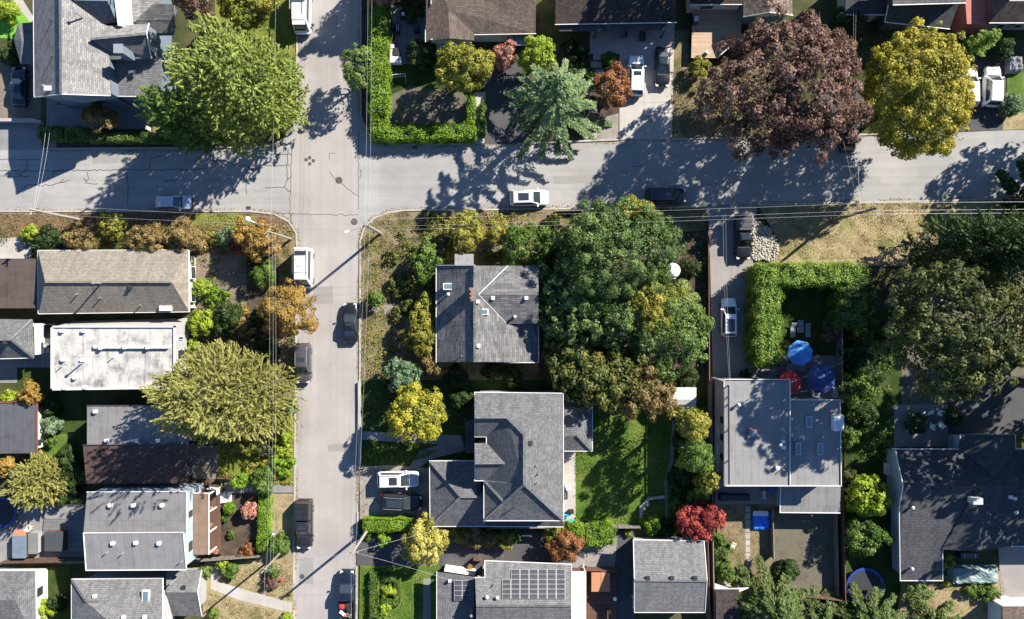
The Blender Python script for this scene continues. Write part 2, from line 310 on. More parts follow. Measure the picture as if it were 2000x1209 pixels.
# ------------------------------------------------------------------ mesh building
class MB:
    def __init__(s): s.v = []; s.f = []
    def quad(s, *pts):
        n = len(s.v); s.v += [tuple(p) for p in pts]; s.f.append(tuple(range(n, n + len(pts)))); return s
    def box(s, c, d, rz=0., tilt=None):
        M = Matrix.Translation(c) @ Matrix.Rotation(rz, 4, 'Z')
        if tilt is not None: M = M @ tilt
        n = len(s.v)
        for z in (-.5, .5):
            for x, y in ((-.5, -.5), (.5, -.5), (.5, .5), (-.5, .5)):
                s.v.append(tuple(M @ Vector((x * d[0], y * d[1], z * d[2]))))
        for f in ((3, 2, 1, 0), (4, 5, 6, 7), (0, 1, 5, 4), (1, 2, 6, 5), (2, 3, 7, 6), (3, 0, 4, 7)): s.f.append(tuple(n + i for i in f))
        return s
    def prism(s, poly, z0, z1):
        """poly: list of (x,y); extruded from z0 to z1"""
        if sum(a[0] * b[1] - b[0] * a[1] for a, b in zip(poly, poly[1:] + poly[:1])) < 0: poly = poly[::-1]
        n = len(s.v); k = len(poly)
        s.v += [(p[0], p[1], z0) for p in poly] + [(p[0], p[1], z1) for p in poly]
        s.f.append(tuple(n + k + i for i in range(k))); s.f.append(tuple(n + k - 1 - i for i in range(k)))
        for i in range(k):
            j = (i + 1) % k; s.f.append((n + i, n + j, n + k + j, n + k + i))
        return s
    def slab(s, pts, th=.16):
        """3-D polygon with thickness below"""
        a = Vector((0, 0, 0))
        for p, q in zip(pts, pts[1:] + pts[:1]): a += Vector(p).cross(Vector(q))
        if a.z < 0: pts = pts[::-1]
        n = len(s.v); k = len(pts)
        s.v += [tuple(p) for p in pts] + [(p[0], p[1], p[2] - th) for p in pts]
        s.f.append(tuple(n + i for i in range(k))); s.f.append(tuple(n + 2 * k - 1 - i for i in range(k)))
        for i in range(k):
            j = (i + 1) % k; s.f.append((n + i, n + k + i, n + k + j, n + j))
        return s
    def tube(s, pts, r, seg=6, cap=True):
        pts = [Vector(p) for p in pts]; n = len(s.v); rs = r if isinstance(r, (list, tuple)) else [r] * len(pts)
        for i, p in enumerate(pts):
            d = (pts[min(i + 1, len(pts) - 1)] - pts[max(i - 1, 0)]).normalized()
            a = d.cross(Vector((0, 0, 1)) if abs(d.z) < .95 else Vector((1, 0, 0))).normalized(); b = d.cross(a)
            for k in range(seg):
                t = 2 * math.pi * k / seg; s.v.append(tuple(p + (a * math.cos(t) + b * math.sin(t)) * rs[i]))
        for i in range(len(pts) - 1):
            for k in range(seg):
                k2 = (k + 1) % seg; s.f.append((n + i * seg + k, n + i * seg + k2, n + (i + 1) * seg + k2, n + (i + 1) * seg + k))
        if cap:
            s.f.append(tuple(n + k for k in range(seg))[::-1]); e = n + (len(pts) - 1) * seg; s.f.append(tuple(e + k for k in range(seg)))
        return s
    def cyl(s, c, r, h, seg=16, r2=None):
        return s.tube([c, (c[0], c[1], c[2] + h)], [r, r if r2 is None else r2], seg)
    def lathe(s, c, prof, seg=20):
        n = len(s.v)
        for r, z in prof:
            for k in range(seg):
                t = 2 * math.pi * k / seg; s.v.append((c[0] + r * math.cos(t), c[1] + r * math.sin(t), c[2] + z))
        for i in range(len(prof) - 1):
            for k in range(seg):
                k2 = (k + 1) % seg; s.f.append((n + i * seg + k, n + i * seg + k2, n + (i + 1) * seg + k2, n + (i + 1) * seg + k))
        return s
    def obj(s, name, mat, parent=None, smooth=False):
        off = ROOT.get(parent.name_full, (0, 0, 0)) if parent else (0, 0, 0)
        me = bpy.data.meshes.new(name)
        V = np.array(s.v, dtype=np.float64) - np.array(off)
        me.from_pydata(V.tolist(), [], s.f)
        uvl = me.uv_layers.new(name='UVMap'); uv = np.zeros(len(me.loops) * 2, dtype=np.float32)
        W_ = np.array(s.v, dtype=np.float64); i = 0
        for f in s.f:
            p = W_[list(f)]; q = np.roll(p, -1, 0); n = np.cross(p, q).sum(0); l = np.linalg.norm(n); n = n / l if l > 1e-12 else np.array([0, 0, 1.])
            t_ = np.array([-n[1], n[0], 0.]); l = np.linalg.norm(t_); t_ = t_ / l if l > .03 else np.array([1., 0, 0])
            b_ = np.cross(n, t_); k = len(f)
            uv[2 * i:2 * (i + k):2] = p @ t_; uv[2 * i + 1:2 * (i + k):2] = p @ b_; i += k
        uvl.data.foreach_set('uv', uv)
        me.materials.append(MATS[mat])
        if smooth: me.polygons.foreach_set('use_smooth', np.ones(len(s.f), dtype=bool))
        o = bpy.data.objects.new(name, me); COL.objects.link(o)
        if parent: o.parent = parent; ROOT[o.name_full] = off
        return o
ROOT = {}
def tag(o, label, cat, group=None, kind=None):
    o['label'] = label; o['category'] = cat
    if group: o['group'] = group
    if kind: o['kind'] = kind
    return o
def thing(name, label, cat, loc=(0, 0, 0), group=None, kind=None):
    o = bpy.data.objects.new(name, None); COL.objects.link(o); o.location = loc; o.empty_display_size = .3
    ROOT[o.name_full] = tuple(loc); return tag(o, label, cat, group, kind)
def inset(poly, d):
    if sum(a[0] * b[1] - b[0] * a[1] for a, b in zip(poly, poly[1:] + poly[:1])) < 0: poly = poly[::-1]
    out = []; n = len(poly)
    for i in range(n):
        a, b, c = (Vector(poly[(i + k) % n][:2]) for k in (-1, 0, 1))
        u = (b - a).normalized(); v = (c - b).normalized(); n1 = Vector((-u.y, u.x)); n2 = Vector((-v.y, v.x)); m = n1 + n2
        out.append(tuple(b + m * (d / max(.25, n1.dot(m))))) if m.length > .01 else out.append(tuple(b + n1 * d))
    return out
LV = [0]
def patch(name, pts, mat, label, cat, lift=None):
    LV[0] += 1; z = .002 * LV[0] + .002 if lift is None else lift
    mb = MB(); p = [P(*q) for q in pts]
    if sum(a[0] * b[1] - b[0] * a[1] for a, b in zip(p, p[1:] + p[:1])) < 0: p = p[::-1]
    mb.quad(*[(x, y, z) for x, y, _ in p]); o = mb.obj(name, mat); return tag(o, label, cat, kind='structure')
def ribbon(mb, pts, w, z):
    pts = [Vector(p[:2]) for p in pts]; Lf = []; Rt = []
    for i, p in enumerate(pts):
        d = (pts[min(i + 1, len(pts) - 1)] - pts[max(i - 1, 0)]).normalized(); n = Vector((-d.y, d.x)) * w / 2
        Lf.append((*(p + n), z)); Rt.append((*(p - n), z))
    for i in range(len(pts) - 1): mb.quad(Rt[i], Rt[i + 1], Lf[i + 1], Lf[i])
    return mb
def strip3(mb, pts, w, z0, z1):
    """raised strip (kerb, wall) along a polyline"""
    pts = [Vector(p[:2]) for p in pts]; A = []; B = []
    for i, p in enumerate(pts):
        d = (pts[min(i + 1, len(pts) - 1)] - pts[max(i - 1, 0)]).normalized(); n = Vector((-d.y, d.x)) * w / 2; A.append(p + n); B.append(p - n)
    for i in range(len(pts) - 1):
        mb.quad((*B[i], z1), (*B[i + 1], z1), (*A[i + 1], z1), (*A[i], z1))
        mb.quad((*A[i], z1), (*A[i + 1], z1), (*A[i + 1], z0), (*A[i], z0)); mb.quad((*B[i + 1], z1), (*B[i], z1), (*B[i], z0), (*B[i + 1], z0))
    for i in (0, -1): mb.quad((*A[i], z0), (*A[i], z1), (*B[i], z1), (*B[i], z0))
    return mb

# ------------------------------------------------------------------ foliage
def leaf_obj(name, mat, parent, pts, nrm, size, rnd, tan=None, aspect=.62):
    N = len(pts); nrm = nrm / np.maximum(np.linalg.norm(nrm, axis=1, keepdims=True), 1e-6)
    if tan is None: tan = rng.normal(size=(N, 3))
    tan = tan - nrm * (tan * nrm).sum(1, keepdims=True); tan /= np.maximum(np.linalg.norm(tan, axis=1, keepdims=True), 1e-6)
    bt = np.cross(nrm, tan); s = np.asarray(size).reshape(-1, 1) * np.ones((N, 1))
    off = np.array(ROOT.get(parent.name_full, (0, 0, 0))) if parent else np.zeros(3)
    V = np.empty((N, 4, 3)); V[:, 0] = pts + tan * s; V[:, 1] = pts + bt * s * aspect; V[:, 2] = pts - tan * s; V[:, 3] = pts - bt * s * aspect
    V = (V - off).reshape(-1, 3).astype(np.float32)
    me = bpy.data.meshes.new(name); me.vertices.add(4 * N); me.vertices.foreach_set('co', V.ravel())
    me.loops.add(4 * N); me.loops.foreach_set('vertex_index', np.arange(4 * N, dtype=np.int32))
    me.polygons.add(N); me.polygons.foreach_set('loop_start', np.arange(0, 4 * N, 4, dtype=np.int32))
    try: me.polygons.foreach_set('loop_total', np.full(N, 4, dtype=np.int32))
    except Exception: pass
    at = me.attributes.new('rnd', 'FLOAT', 'FACE'); at.data.foreach_set('value', np.clip(rnd, 0, 1).astype(np.float32))
    me.update(calc_edges=True); me.materials.append(MATS['leaf_' + mat])
    o = bpy.data.objects.new(name, me); COL.objects.link(o)
    if parent: o.parent = parent; ROOT[o.name_full] = tuple(off)
    NLEAF[0] += N; return o
NLEAF = [0]
def unit(n):
    d = rng.normal(size=(n, 3)); return d / np.linalg.norm(d, axis=1, keepdims=True)
def lobes(d, amp=1.0):
    th = np.arctan2(d[:, 1], d[:, 0]); ph = LOB[-1]; s = np.ones(len(d))
    for (n_, am, p_) in ph: s += LAMP[0] * amp * am * np.sin(n_ * th + p_ + 1.5 * d[:, 2])
    return s[:, None]
LOB = [[]]; LAMP = [1.0]
def newlobes(c=(0, 0)):
    g_ = np.random.default_rng(abs(int(c[0] * 977 + c[1] * 3571)))      # outline of each crown fixed by where it stands
    LOB[-1] = [(n_, am, g_.uniform(0, 6.3)) for n_, am in ((2, .06), (3, .065), (5, .06), (7, .05), (11, .04))]
def broad_pts(c, R, leaf, dens=1.0, nc=None, low=-.35, k=None, rough=.2, fill=1.0):
    R = np.array(R, float); rm = (R[0] + R[1]) / 2; newlobes(c)
    nc = nc or int(max(14, min(260, 16 + rm * rm * 5.5)))
    d = unit(nc * 3); d = d[d[:, 2] > low][:nc]; nc = len(d)
    rad = (.80 + rough * (rng.random(nc) - .45))
    out_ = rng.random(nc) < .16; rad[out_] *= rng.uniform(1.05, 1.2, out_.sum()); rad[: nc // 6] *= rng.uniform(.3, .75, nc // 6)
    cc = np.array(c) + d * R * rad[:, None] * lobes(d)
    rc = rm * (k or 1.25 / math.sqrt(nc) * 1.25) * rng.uniform(.45, 1.45, nc)
    area = (rc ** 2).sum() * 9; N = int(area / (leaf * leaf * 1.2) * .82 * dens)
    idx = rng.choice(nc, N, p=rc ** 2 / (rc ** 2).sum())
    ld = unit(N) + .75 * d[idx] + np.array([0, 0, .35]); ld /= np.linalg.norm(ld, axis=1, keepdims=True)
    p = cc[idx] + ld * (rc[idx] * rng.uniform(.55, 1.12, N))[:, None] * np.array([1, 1, .85])
    nn = ld + unit(N) * .55
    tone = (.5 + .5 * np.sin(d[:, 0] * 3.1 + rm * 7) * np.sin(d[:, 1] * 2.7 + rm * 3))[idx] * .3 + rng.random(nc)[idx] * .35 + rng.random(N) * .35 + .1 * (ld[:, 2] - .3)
    F = int(6.0 * rm * (rm + R[2]) / (leaf * leaf * 1.2) * .5 * dens * fill); fd = unit(F * 2); fd = fd[fd[:, 2] > low][:F]; F = len(fd)
    w1_ = np.sin(fd[:, 0] * 5.1 + fd[:, 1] * 3.3 + 1) * np.sin(fd[:, 1] * 5.7 + fd[:, 2] * 4.1) + .6 * np.sin(fd[:, 0] * 13 + 2) * np.sin(fd[:, 1] * 11 + fd[:, 2] * 9)
    fp = np.array(c) + fd * R * (.80 + .06 * w1_ + rng.normal(0, .05, F))[:, None] * lobes(fd)
    p = np.concatenate([p, fp]); nn = np.concatenate([nn, fd + unit(F) * .7]); tone = np.concatenate([tone, np.clip(.38 + .18 * w1_ + .45 * (rng.random(F) - .5), 0, 1)]); N += F
    return p, nn, leaf * rng.uniform(.7, 1.25, N), tone
def trunk(parent, base, top, r, limbs=5, spread=2.):
    mb = MB(); b = Vector(base); t_ = Vector(top)
    mb.tube([b, b + (t_ - b) * .3, b + (t_ - b) * .65, t_], [r * 1.25, r, r * .75, r * .3], 8)
    for i in range(limbs):
        a = 2 * math.pi * i / limbs + rng.uniform(-.4, .4); s = b + (t_ - b) * rng.uniform(.35, .7); L_ = spread * rng.uniform(.7, 1.)
        e = s + Vector((math.cos(a) * L_, math.sin(a) * L_, L_ * rng.uniform(.3, .8)))
        mb.tube([s, s + (e - s) * .5 + Vector((0, 0, -.1 * L_)), e], [r * .5, r * .35, r * .12], 5)
    mb.obj('trunk', 'bark', parent, True)
def tree(px, py, rx, ry, h, leafmat, label, cat='tree', name='broadleaf_tree', leaf=.16, dens=1., group=None, zlow=.18, **kw):
    """broad crown centred at pixel (px,py), radii in photo px, total height h in metres"""
    zc = h * (.5 + zlow * .5); rz = h * (1 - zlow) / 2
    if cat == 'shrub': zc = h * .45; rz = h * .55
    zv = h * .66; k = (1 - zv / H) / S
    c = P(px, py, zv); T = thing(name, label, cat, (c[0], c[1], 0), group)
    trunk(T, (c[0], c[1], -.05), (c[0], c[1], zc + rz * .3), max(.05, .028 * h), 5 if h > 3 else 3, rx * k * .6)
    sg = max(.82, 1 - leaf / (rx * k))
    p, n, s, r = broad_pts((c[0], c[1], zc), (rx * k * sg, ry * k * sg, rz * .92), leaf, dens, **kw)
    m_ = p[:, 2] > .05; leaf_obj('crown', leafmat, T, p[m_], n[m_], s[m_], r[m_])
    return T
def conifer(px, py, r, h, leafmat, label, name='conifer_tree', cat='tree', nb=90, per=150, leaf=.24, prof=.85, rise=.25, droop=.3, wid=.22, group=None, z0=.06, aspect=.34, zpx=.35, tight=1.0):
    zv = h * zpx; c = P(px, py, zv); R = r * (1 - zv / H) / S
    T = thing(name, label, cat, (c[0], c[1], 0), group); trunk(T, (c[0], c[1], -.05), (c[0], c[1], h * .97), .022 * h, 0)
    u = (np.arange(nb) + .5) / nb; zb = h * (z0 + (.97 - z0) * u ** .9)
    Lb = R * (1 - (zb / h)) ** prof * rng.uniform(.72, 1.12, nb) + .25
    az = np.arange(nb) * 2.39996 + rng.uniform(-.3, .3, nb)
    w = (Lb + .3); idx = rng.choice(nb, nb * per, p=w / w.sum()); N = len(idx)
    t_ = np.sqrt(rng.uniform(.015, 1, N)); sgn = rng.uniform(-1, 1, N); Lx = Lb[idx]
    hw = (wid * Lx * (1 - t_ * .8) + .12) * tight
    D = np.stack([np.cos(az), np.sin(az), np.zeros(nb)], 1)[idx]; Q = np.stack([-D[:, 1], D[:, 0], D[:, 2]], 1)
    p = np.array([c[0], c[1], 0]) + D * (t_ * Lx)[:, None] + Q * (sgn * hw)[:, None]
    p[:, 2] = zb[idx] + rise * Lx * t_ - droop * Lx * t_ ** 2 - .25 * np.abs(sgn) * hw + rng.normal(0, .07, N)
    tan = D * .75 + Q * np.sign(sgn)[:, None] * (.25 + .6 * rng.random(N))[:, None] + rng.normal(0, .15, (N, 3))
    nn = np.array([0, 0, 1.]) + unit(N) * .55 + D * .25
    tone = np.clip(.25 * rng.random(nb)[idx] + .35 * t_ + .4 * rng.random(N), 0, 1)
    m_ = p[:, 2] > .03
    leaf_obj('crown', leafmat, T, p[m_], nn[m_], leaf * rng.uniform(.7, 1.3, N)[m_], tone[m_], tan[m_], aspect); return T
def spray_tree(px, py, rx, ry, h, leafmat, label, name='cypress_tree', ns=260, per=110, leaf=.26, group=None, length=1.9, zpx=.55, z0=.1, out=1.0, fat=.36):
    """cypress-like crown: dense feathery sprays pointing up and outwards from a dome"""
    zv = h * zpx; c = P(px, py, zv); k = (1 - zv / H) / S; R = np.array([rx * k - length * .35, ry * k - length * .35, h * (1 - z0) * .92])
    T = thing(name, label, 'tree', (c[0], c[1], 0), group); trunk(T, (c[0], c[1], -.05), (c[0], c[1], h * .8), .025 * h, 5, rx * k * .5)
    d = unit(ns * 3); d = d[d[:, 2] > 0.02][:ns]; ns = len(d)
    rr = rng.uniform(.72, 1.02, ns)
    newlobes(c); b = np.array([c[0], c[1], h * z0]) + d * R * rr[:, None] * lobes(d)
    ax = d * np.array([1, 1, .25]) * out + np.array([0, 0, .5]) + rng.normal(0, .42, (ns, 3)); ax /= np.linalg.norm(ax, axis=1, keepdims=True)
    Ls = length * rng.uniform(.6, 1.3, ns); b = b - ax * (Ls * .55)[:, None]
    q1 = np.cross(ax, rng.normal(size=(ns, 3))); q1 /= np.linalg.norm(q1, axis=1, keepdims=True); q2 = np.cross(ax, q1)
    N = ns * per; idx = np.repeat(np.arange(ns), per); t_ = rng.random(N) ** .8; ang = rng.uniform(0, 2 * np.pi, N)
    rad = (fat * (1 - t_) ** .7 + .05) * np.sqrt(rng.uniform(.2, 1, N)) * Ls[idx] * .75
    o_ = q1[idx] * (np.cos(ang) * rad)[:, None] + q2[idx] * (np.sin(ang) * rad * .75)[:, None]
    p = b[idx] + ax[idx] * (t_ * Ls[idx])[:, None] + o_
    tan = ax[idx] + o_ * 1.6 + rng.normal(0, .2, (N, 3)); nn = o_ / (np.linalg.norm(o_, axis=1, keepdims=True) + .01) + np.array([0, 0, .8]) + unit(N) * .5
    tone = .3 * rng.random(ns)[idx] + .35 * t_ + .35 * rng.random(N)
    F = int(6 * R[0] * R[2] / (leaf * leaf * .8) * .3); fd = unit(F * 2); fd = fd[fd[:, 2] > 0][:F]; F = len(fd)
    p = np.concatenate([p, np.array([c[0], c[1], h * z0]) + fd * R * rng.uniform(.66, .84, F)[:, None] * lobes(fd)]); nn = np.concatenate([nn, fd + unit(F) * .7]); tan = np.concatenate([tan, unit(F)]); tone = np.concatenate([tone, rng.random(F) * .4]); N += F
    m_ = p[:, 2] > .03
    leaf_obj('crown', leafmat, T, p[m_], nn[m_], (leaf * rng.uniform(.7, 1.25, N))[m_], tone[m_], tan[m_], .4); return T
def hedge(pts, w, h, leafmat, label, leaf=.11, dens=1., name='hedge', cat='hedge', group=None, jit=.12):
    """clipped hedge along a px polyline (given at the top height)"""
    P3 = [Vector(P(x, y, h)[:2]) for x, y in pts]; T = thing(name, label, cat, (P3[0].x, P3[0].y, 0), group)
    PP = []; NN = []; core = MB()
    for a, b_ in zip(P3[:-1], P3[1:]):
        Lh = (b_ - a).length; d = (b_ - a) / Lh; q = Vector((-d.y, d.x)); ex = w * .5
        strip3(core, [a - d * (ex - .15), b_ + d * (ex - .15)], w - .3, 0, h - .18)
        A = (Lh + w) * (w + 2 * h) + 2 * w * h; N = int(A / (leaf * leaf * 1.2) * 1.7 * dens)
        f = rng.random(N) * A; t_ = rng.uniform(-ex, Lh + ex, N); top = f < (Lh + w) * w; end = f > (Lh + w) * (w + 2 * h)
        s_ = rng.uniform(-.5, .5, N) * w; z = h + rng.normal(0, jit * .6, N); nx = np.zeros(N); nz = np.ones(N); ns_ = np.zeros(N)
        sd_ = ~top; sg = rng.choice([-1, 1], N); s_[sd_] = (sg * w / 2)[sd_] + rng.normal(0, jit * .7, sd_.sum()); z[sd_] = rng.uniform(.05, 1, sd_.sum()) * h; ns_[sd_] = sg[sd_]; nz[sd_] = .3
        t_[end] = np.where(sg[end] > 0, Lh + ex, -ex) + rng.normal(0, jit, end.sum()); s_[end] = rng.uniform(-.5, .5, end.sum()) * w; nx[end] = sg[end]; ns_[end] = 0
        bulge = min(1, jit / .15) * (.14 * np.sin(t_ * 1.9 + s_ * 2.3) + .1 * np.sin(t_ * 4.3 + 1) + .05 * np.sin(s_ * 7))
        z = np.where(top, z + bulge - .32 * np.abs(s_ / (w / 2)) ** 5 - .25 * np.clip((np.abs(t_ - Lh / 2) - Lh / 2) / ex, 0, 1) ** 3, z)
        s_ = s_ + (.10 * np.sin(t_ * 1.7 + a.x) + .07 * np.sin(t_ * 4.1)) * np.where(top, .6, 1.) * min(1, w) * min(1, jit / .18) + np.where(top, 0, .14 * min(1, jit / .18) * np.sin(t_ * 2.9 + z * 2))
        X = np.array([a.x, a.y]) + t_[:, None] * np.array(d) + s_[:, None] * np.array(q)
        PP.append(np.column_stack([X, z])); NN.append(np.column_stack([nx[:, None] * np.array(d) + ns_[:, None] * np.array(q), nz]))
    p = np.concatenate(PP); n = np.concatenate(NN) + unit(len(p)) * .6
    tone = .35 * (.5 + .5 * np.sin(p[:, 0] * 1.7) * np.sin(p[:, 1] * 1.9)) + .65 * rng.random(len(p))
    leaf_obj('foliage', leafmat, T, p, n, leaf * rng.uniform(.7, 1.25, len(p)), tone)
    core.obj('inner_stems', 'hedge_inner', T); return T
def shrub(px, py, r, h, leafmat, label, leaf=.11, group=None, name='shrub', **kw):
    if group and ('shared' in group or not label.split()[0] in ('broad', 'low', 'dark', 'small', 'leafy', 'shaded') or 'weedy' in label or 'plant' in label or 'border' in label):
        tone = {'green_dark': 'dark green', 'green_mid': 'mid-green', 'green_yellow': 'yellow-green', 'green_lime': 'lime-green', 'green_bright': 'bright green', 'olive': 'olive', 'orange_brown': 'bronze', 'blue_green': 'blue-green', 'mixed_green': 'mottled green'}.get(leafmat, '')
        for wd in ('low dark ', 'dark ', 'lime ', 'green ', 'leafy ', 'small green ', 'shaded ', 'weedy ', 'low weedy '):
            if label.startswith(wd): label = label[len(wd):]
        label = ('small ' if r < 15 else 'medium ' if r < 22 else 'large ') + tone + ' ' + label
    ry = kw.pop('ry', r); LAMP[0] = .12 if kw.pop('ball', False) else 1.0
    if LAMP[0] < 1: kw.update(nc=70, rough=.04, fill=1.6)
    T_ = tree(px, py, r, ry, h, leafmat, label, 'shrub', name, leaf, kw.pop('dens', 1.), group, low=-.5, **kw); LAMP[0] = 1.0; return T_
def tufts(pts, n, leafmat, name, label, cat, size=.07, hgt=.06):
    q = np.array([P(*p)[:2] for p in pts]); lo, hi = q.min(0), q.max(0); x = rng.uniform(lo, hi, (n * 3, 2)); ins = np.zeros(len(x), bool)
    for a, b_ in zip(q, np.roll(q, -1, 0)):
        c_ = ((a[1] > x[:, 1]) != (b_[1] > x[:, 1])) & (x[:, 0] < (b_[0] - a[0]) * (x[:, 1] - a[1]) / (b_[1] - a[1] + 1e-9) + a[0]); ins ^= c_
    x = x[ins][:n]; 
    cl = np.sin(x[:, 0] * 1.1 + np.sin(x[:, 1] * .7) * 2) * np.sin(x[:, 1] * 1.3 + np.sin(x[:, 0] * .9) * 2) + rng.normal(0, .5, len(x))
    x = x[cl > -.15]; N = len(x)
    p = np.column_stack([x, rng.uniform(.3, 1., N) * hgt + .1]); nn = unit(N) + np.array([0, 0, .5])
    o = leaf_obj(name, leafmat, None, p, nn, size * rng.uniform(.5, 1.4, N), rng.random(N)); tag(o, label, cat, kind='stuff'); return o
# ------------------------------------------------------------------ ground and roads
g = MB(); g.quad((-400, -400, 0), (400, -400, 0), (400, 400, 0), (-400, 400, 0)); tag(g.obj('ground', 'yard'), 'rough dark yard ground between the houses', 'ground', kind='structure')
EW = [(-900, 296), (0, 291), (480, 289), (530, 286), (558, 272), (573, 250), (580, 225), (703, 225), (706, 236), (718, 258), (738, 274), (765, 284), (1000, 281), (1210, 274), (1600, 267), (2000, 253), (2900, 228),
      (2900, 366), (2000, 387), (1480, 399), (1290, 404), (1000, 408), (790, 410), (760, 414), (730, 425), (710, 445), (703, 470), (578, 480), (577, 455), (563, 432), (535, 417), (490, 412), (0, 412), (-900, 408)]
road1 = patch('road', EW, 'asphalt_grey', 'cross street of grey asphalt with dark sealed cracks', 'road')
NS = [(583, -800), (703, -800), (703, 240), (701, 410), (703, 480), (702, 800), (697, 1209), (692, 1900), (562, 1900), (571, 1209), (575, 800), (578, 470), (569, 412), (572, 288), (581, 225)]
road2 = patch('road', NS, 'asphalt_pale', 'pale asphalt street running past the parked camper van', 'road')
def kerb(pts, label):
    mb = strip3(MB(), [P(*p) for p in pts], .2, 0, .13); tag(mb.obj('kerb', 'kerb_concrete'), label, 'kerb', kind='structure')
kerb([(85, 291), (480, 288), (530, 285), (557, 271), (571, 250), (579, 225), (581, 60), (583, -800)], 'concrete kerb round the corner with the big yellow-green cypress')
kerb([(705, -800), (705, 225), (708, 237), (720, 258), (740, 274), (766, 283), (925, 281)], 'concrete kerb round the hedged corner garden')
kerb([(1010, 281), (1208, 273)], 'concrete kerb in front of the blue-green spruce')
kerb([(1312, 272), (1600, 266), (1870, 257)], 'concrete kerb under the copper-leaved tree')
kerb([(-900, 410), (0, 413), (490, 413), (536, 418), (564, 433), (579, 456), (580, 480), (577, 800), (574, 1140)], 'concrete kerb round the corner with the red shrub')
kerb([(574, 1192), (564, 1900)], 'concrete kerb south of the pale garden path')
kerb([(1378, 403), (1290, 405), (1000, 409), (790, 411), (761, 415), (731, 426), (711, 446), (704, 470), (703, 800), (701, 915)], 'concrete kerb round the overgrown corner lot')
kerb([(699, 1000), (698, 1045)], 'short kerb beside the bright clipped hedge')
kerb([(697, 1105), (694, 1900)], 'concrete kerb beside the black pickup truck')
kerb([(1478, 400), (2000, 388), (2900, 367)], 'concrete kerb below the dry grass bank')
def cracks(road, lines, w=.07, z=.012):
    for ln in lines:
        pts = []
        for (a, b) in zip(ln[:-1], ln[1:]):
            n = max(2, int(math.dist(a, b) / 5))
            for i in range(n): pts.append((a[0] + (b[0] - a[0]) * i / n + (rng.normal(0, .9) if i else 0), a[1] + (b[1] - a[1]) * i / n + (rng.normal(0, .9) if i else 0)))
        pts.append(ln[-1]); ribbon(MB(), [P(*p) for p in pts], w, z).obj('crack_seal', 'tar', road)
cracks(road1, [[(0, 311), (78, 312)], [(54, 313), (52, 330), (40, 340)], [(0, 333), (40, 334), (120, 333), (250, 332), (400, 330)], [(0, 344), (30, 345), (58, 344)], [(33, 337), (45, 345)],
  [(170, 336), (173, 350), (165, 358), (192, 359)], [(46, 368), (52, 362), (100, 362), (134, 352)], [(115, 358), (125, 350)], [(240, 333), (248, 340), (250, 370), (249, 398)], [(236, 334), (244, 345)],
  [(290, 331), (294, 316), (297, 308), (316, 303)], [(245, 305), (252, 295), (270, 292)], [(318, 356), (330, 352), (346, 351)], [(336, 352), (344, 358)], [(377, 354), (388, 353)], [(103, 345), (105, 335), (125, 332)], [(163, 348), (170, 355)],
  [(405, 313), (440, 313), (455, 322), (482, 323), (490, 330), (500, 332)], [(410, 298), (411, 313), (425, 318)], [(486, 325), (482, 340), (480, 358), (481, 380)], [(500, 331), (515, 322), (540, 324), (566, 322)],
  [(517, 367), (555, 366), (560, 352), (568, 345)], [(556, 366), (563, 373), (568, 372)], [(505, 300), (569, 302)], [(563, 290), (560, 340), (563, 352)], [(1236, 325), (1248, 325), (1258, 323)], [(1273, 297), (1277, 295)]])
cracks(road2, [[(570, 290), (568, 350), (566, 412), (570, 440)], [(701, 255), (700, 330), (700, 410)], [(644, 335), (652, 347), (662, 352), (680, 370), (700, 382)], [(643, 312), (643, 300), (655, 300)], [(703, 330), (705, 340), (702, 348)], [(590, 828), (592, 836)],
  [(500, 415), (600, 418), (700, 420)]], .05, .016)
for rd, z_, ps in ((road1, .009, ([(905, 300), (960, 298), (961, 322), (906, 324)], [(1080, 345), (1180, 341), (1181, 356), (1081, 360)], [(180, 300), (232, 299), (232, 318), (181, 319)])), (road2, .0135, ([(612, 560), (650, 559), (651, 592), (613, 594)], [(640, 868), (690, 866), (690, 880), (641, 882)], [(585, 1090), (612, 1089), (612, 1140), (584, 1141)], [(622, 30), (660, 30), (660, 58), (622, 58)]))):
    for q in ps: MB().quad(*[(*P(*p)[:2], z_) for p in q[::-1]]).obj('repair_patch', 'asphalt_patch', rd)
for i, (x, y, r, lb) in enumerate([(605, 308, .21, 'small round utility cover in a cluster of four at the junction'), (598, 312, .21, 'small round utility cover in a cluster of four at the junction'), (612, 314, .21, 'small round utility cover in a cluster of four at the junction'), (605, 320, .21, 'small round utility cover in a cluster of four at the junction'),
        (662, 352, .42, 'large round manhole cover with a crack running from it'), (692, 433, .4, 'round manhole cover near the mouth of the corner lot'), (590, 1126, .3, 'rusty small manhole cover beside the dark pole shadow')]):
    c = P(x, y); t_ = thing('manhole_cover', lb, 'manhole', (c[0], c[1], .012), 'cluster of four covers' if i < 4 else None)
    MB().cyl((c[0], c[1], .008), r, .012, 18).obj('rim', 'tar', t_); MB().cyl((c[0], c[1], .012), r * .86, .014, 18).obj('lid', 'iron', t_)
for x, y, lb in ((810, 288, 'dark storm drain grate by the hedge corner'), (485, 406, 'storm drain grate beside the kerb of the dry corner verge')):
    c = P(x, y); t_ = thing('storm_drain', lb, 'drain', (c[0], c[1], .012))
    MB().box((c[0], c[1], .012), (.6, .4, .012)).obj('frame', 'iron', t_)
    for k in range(5): MB().box((c[0] - .22 + k * .11, c[1], .022), (.05, .32, .012)).obj('bar', 'metal_dark', t_)

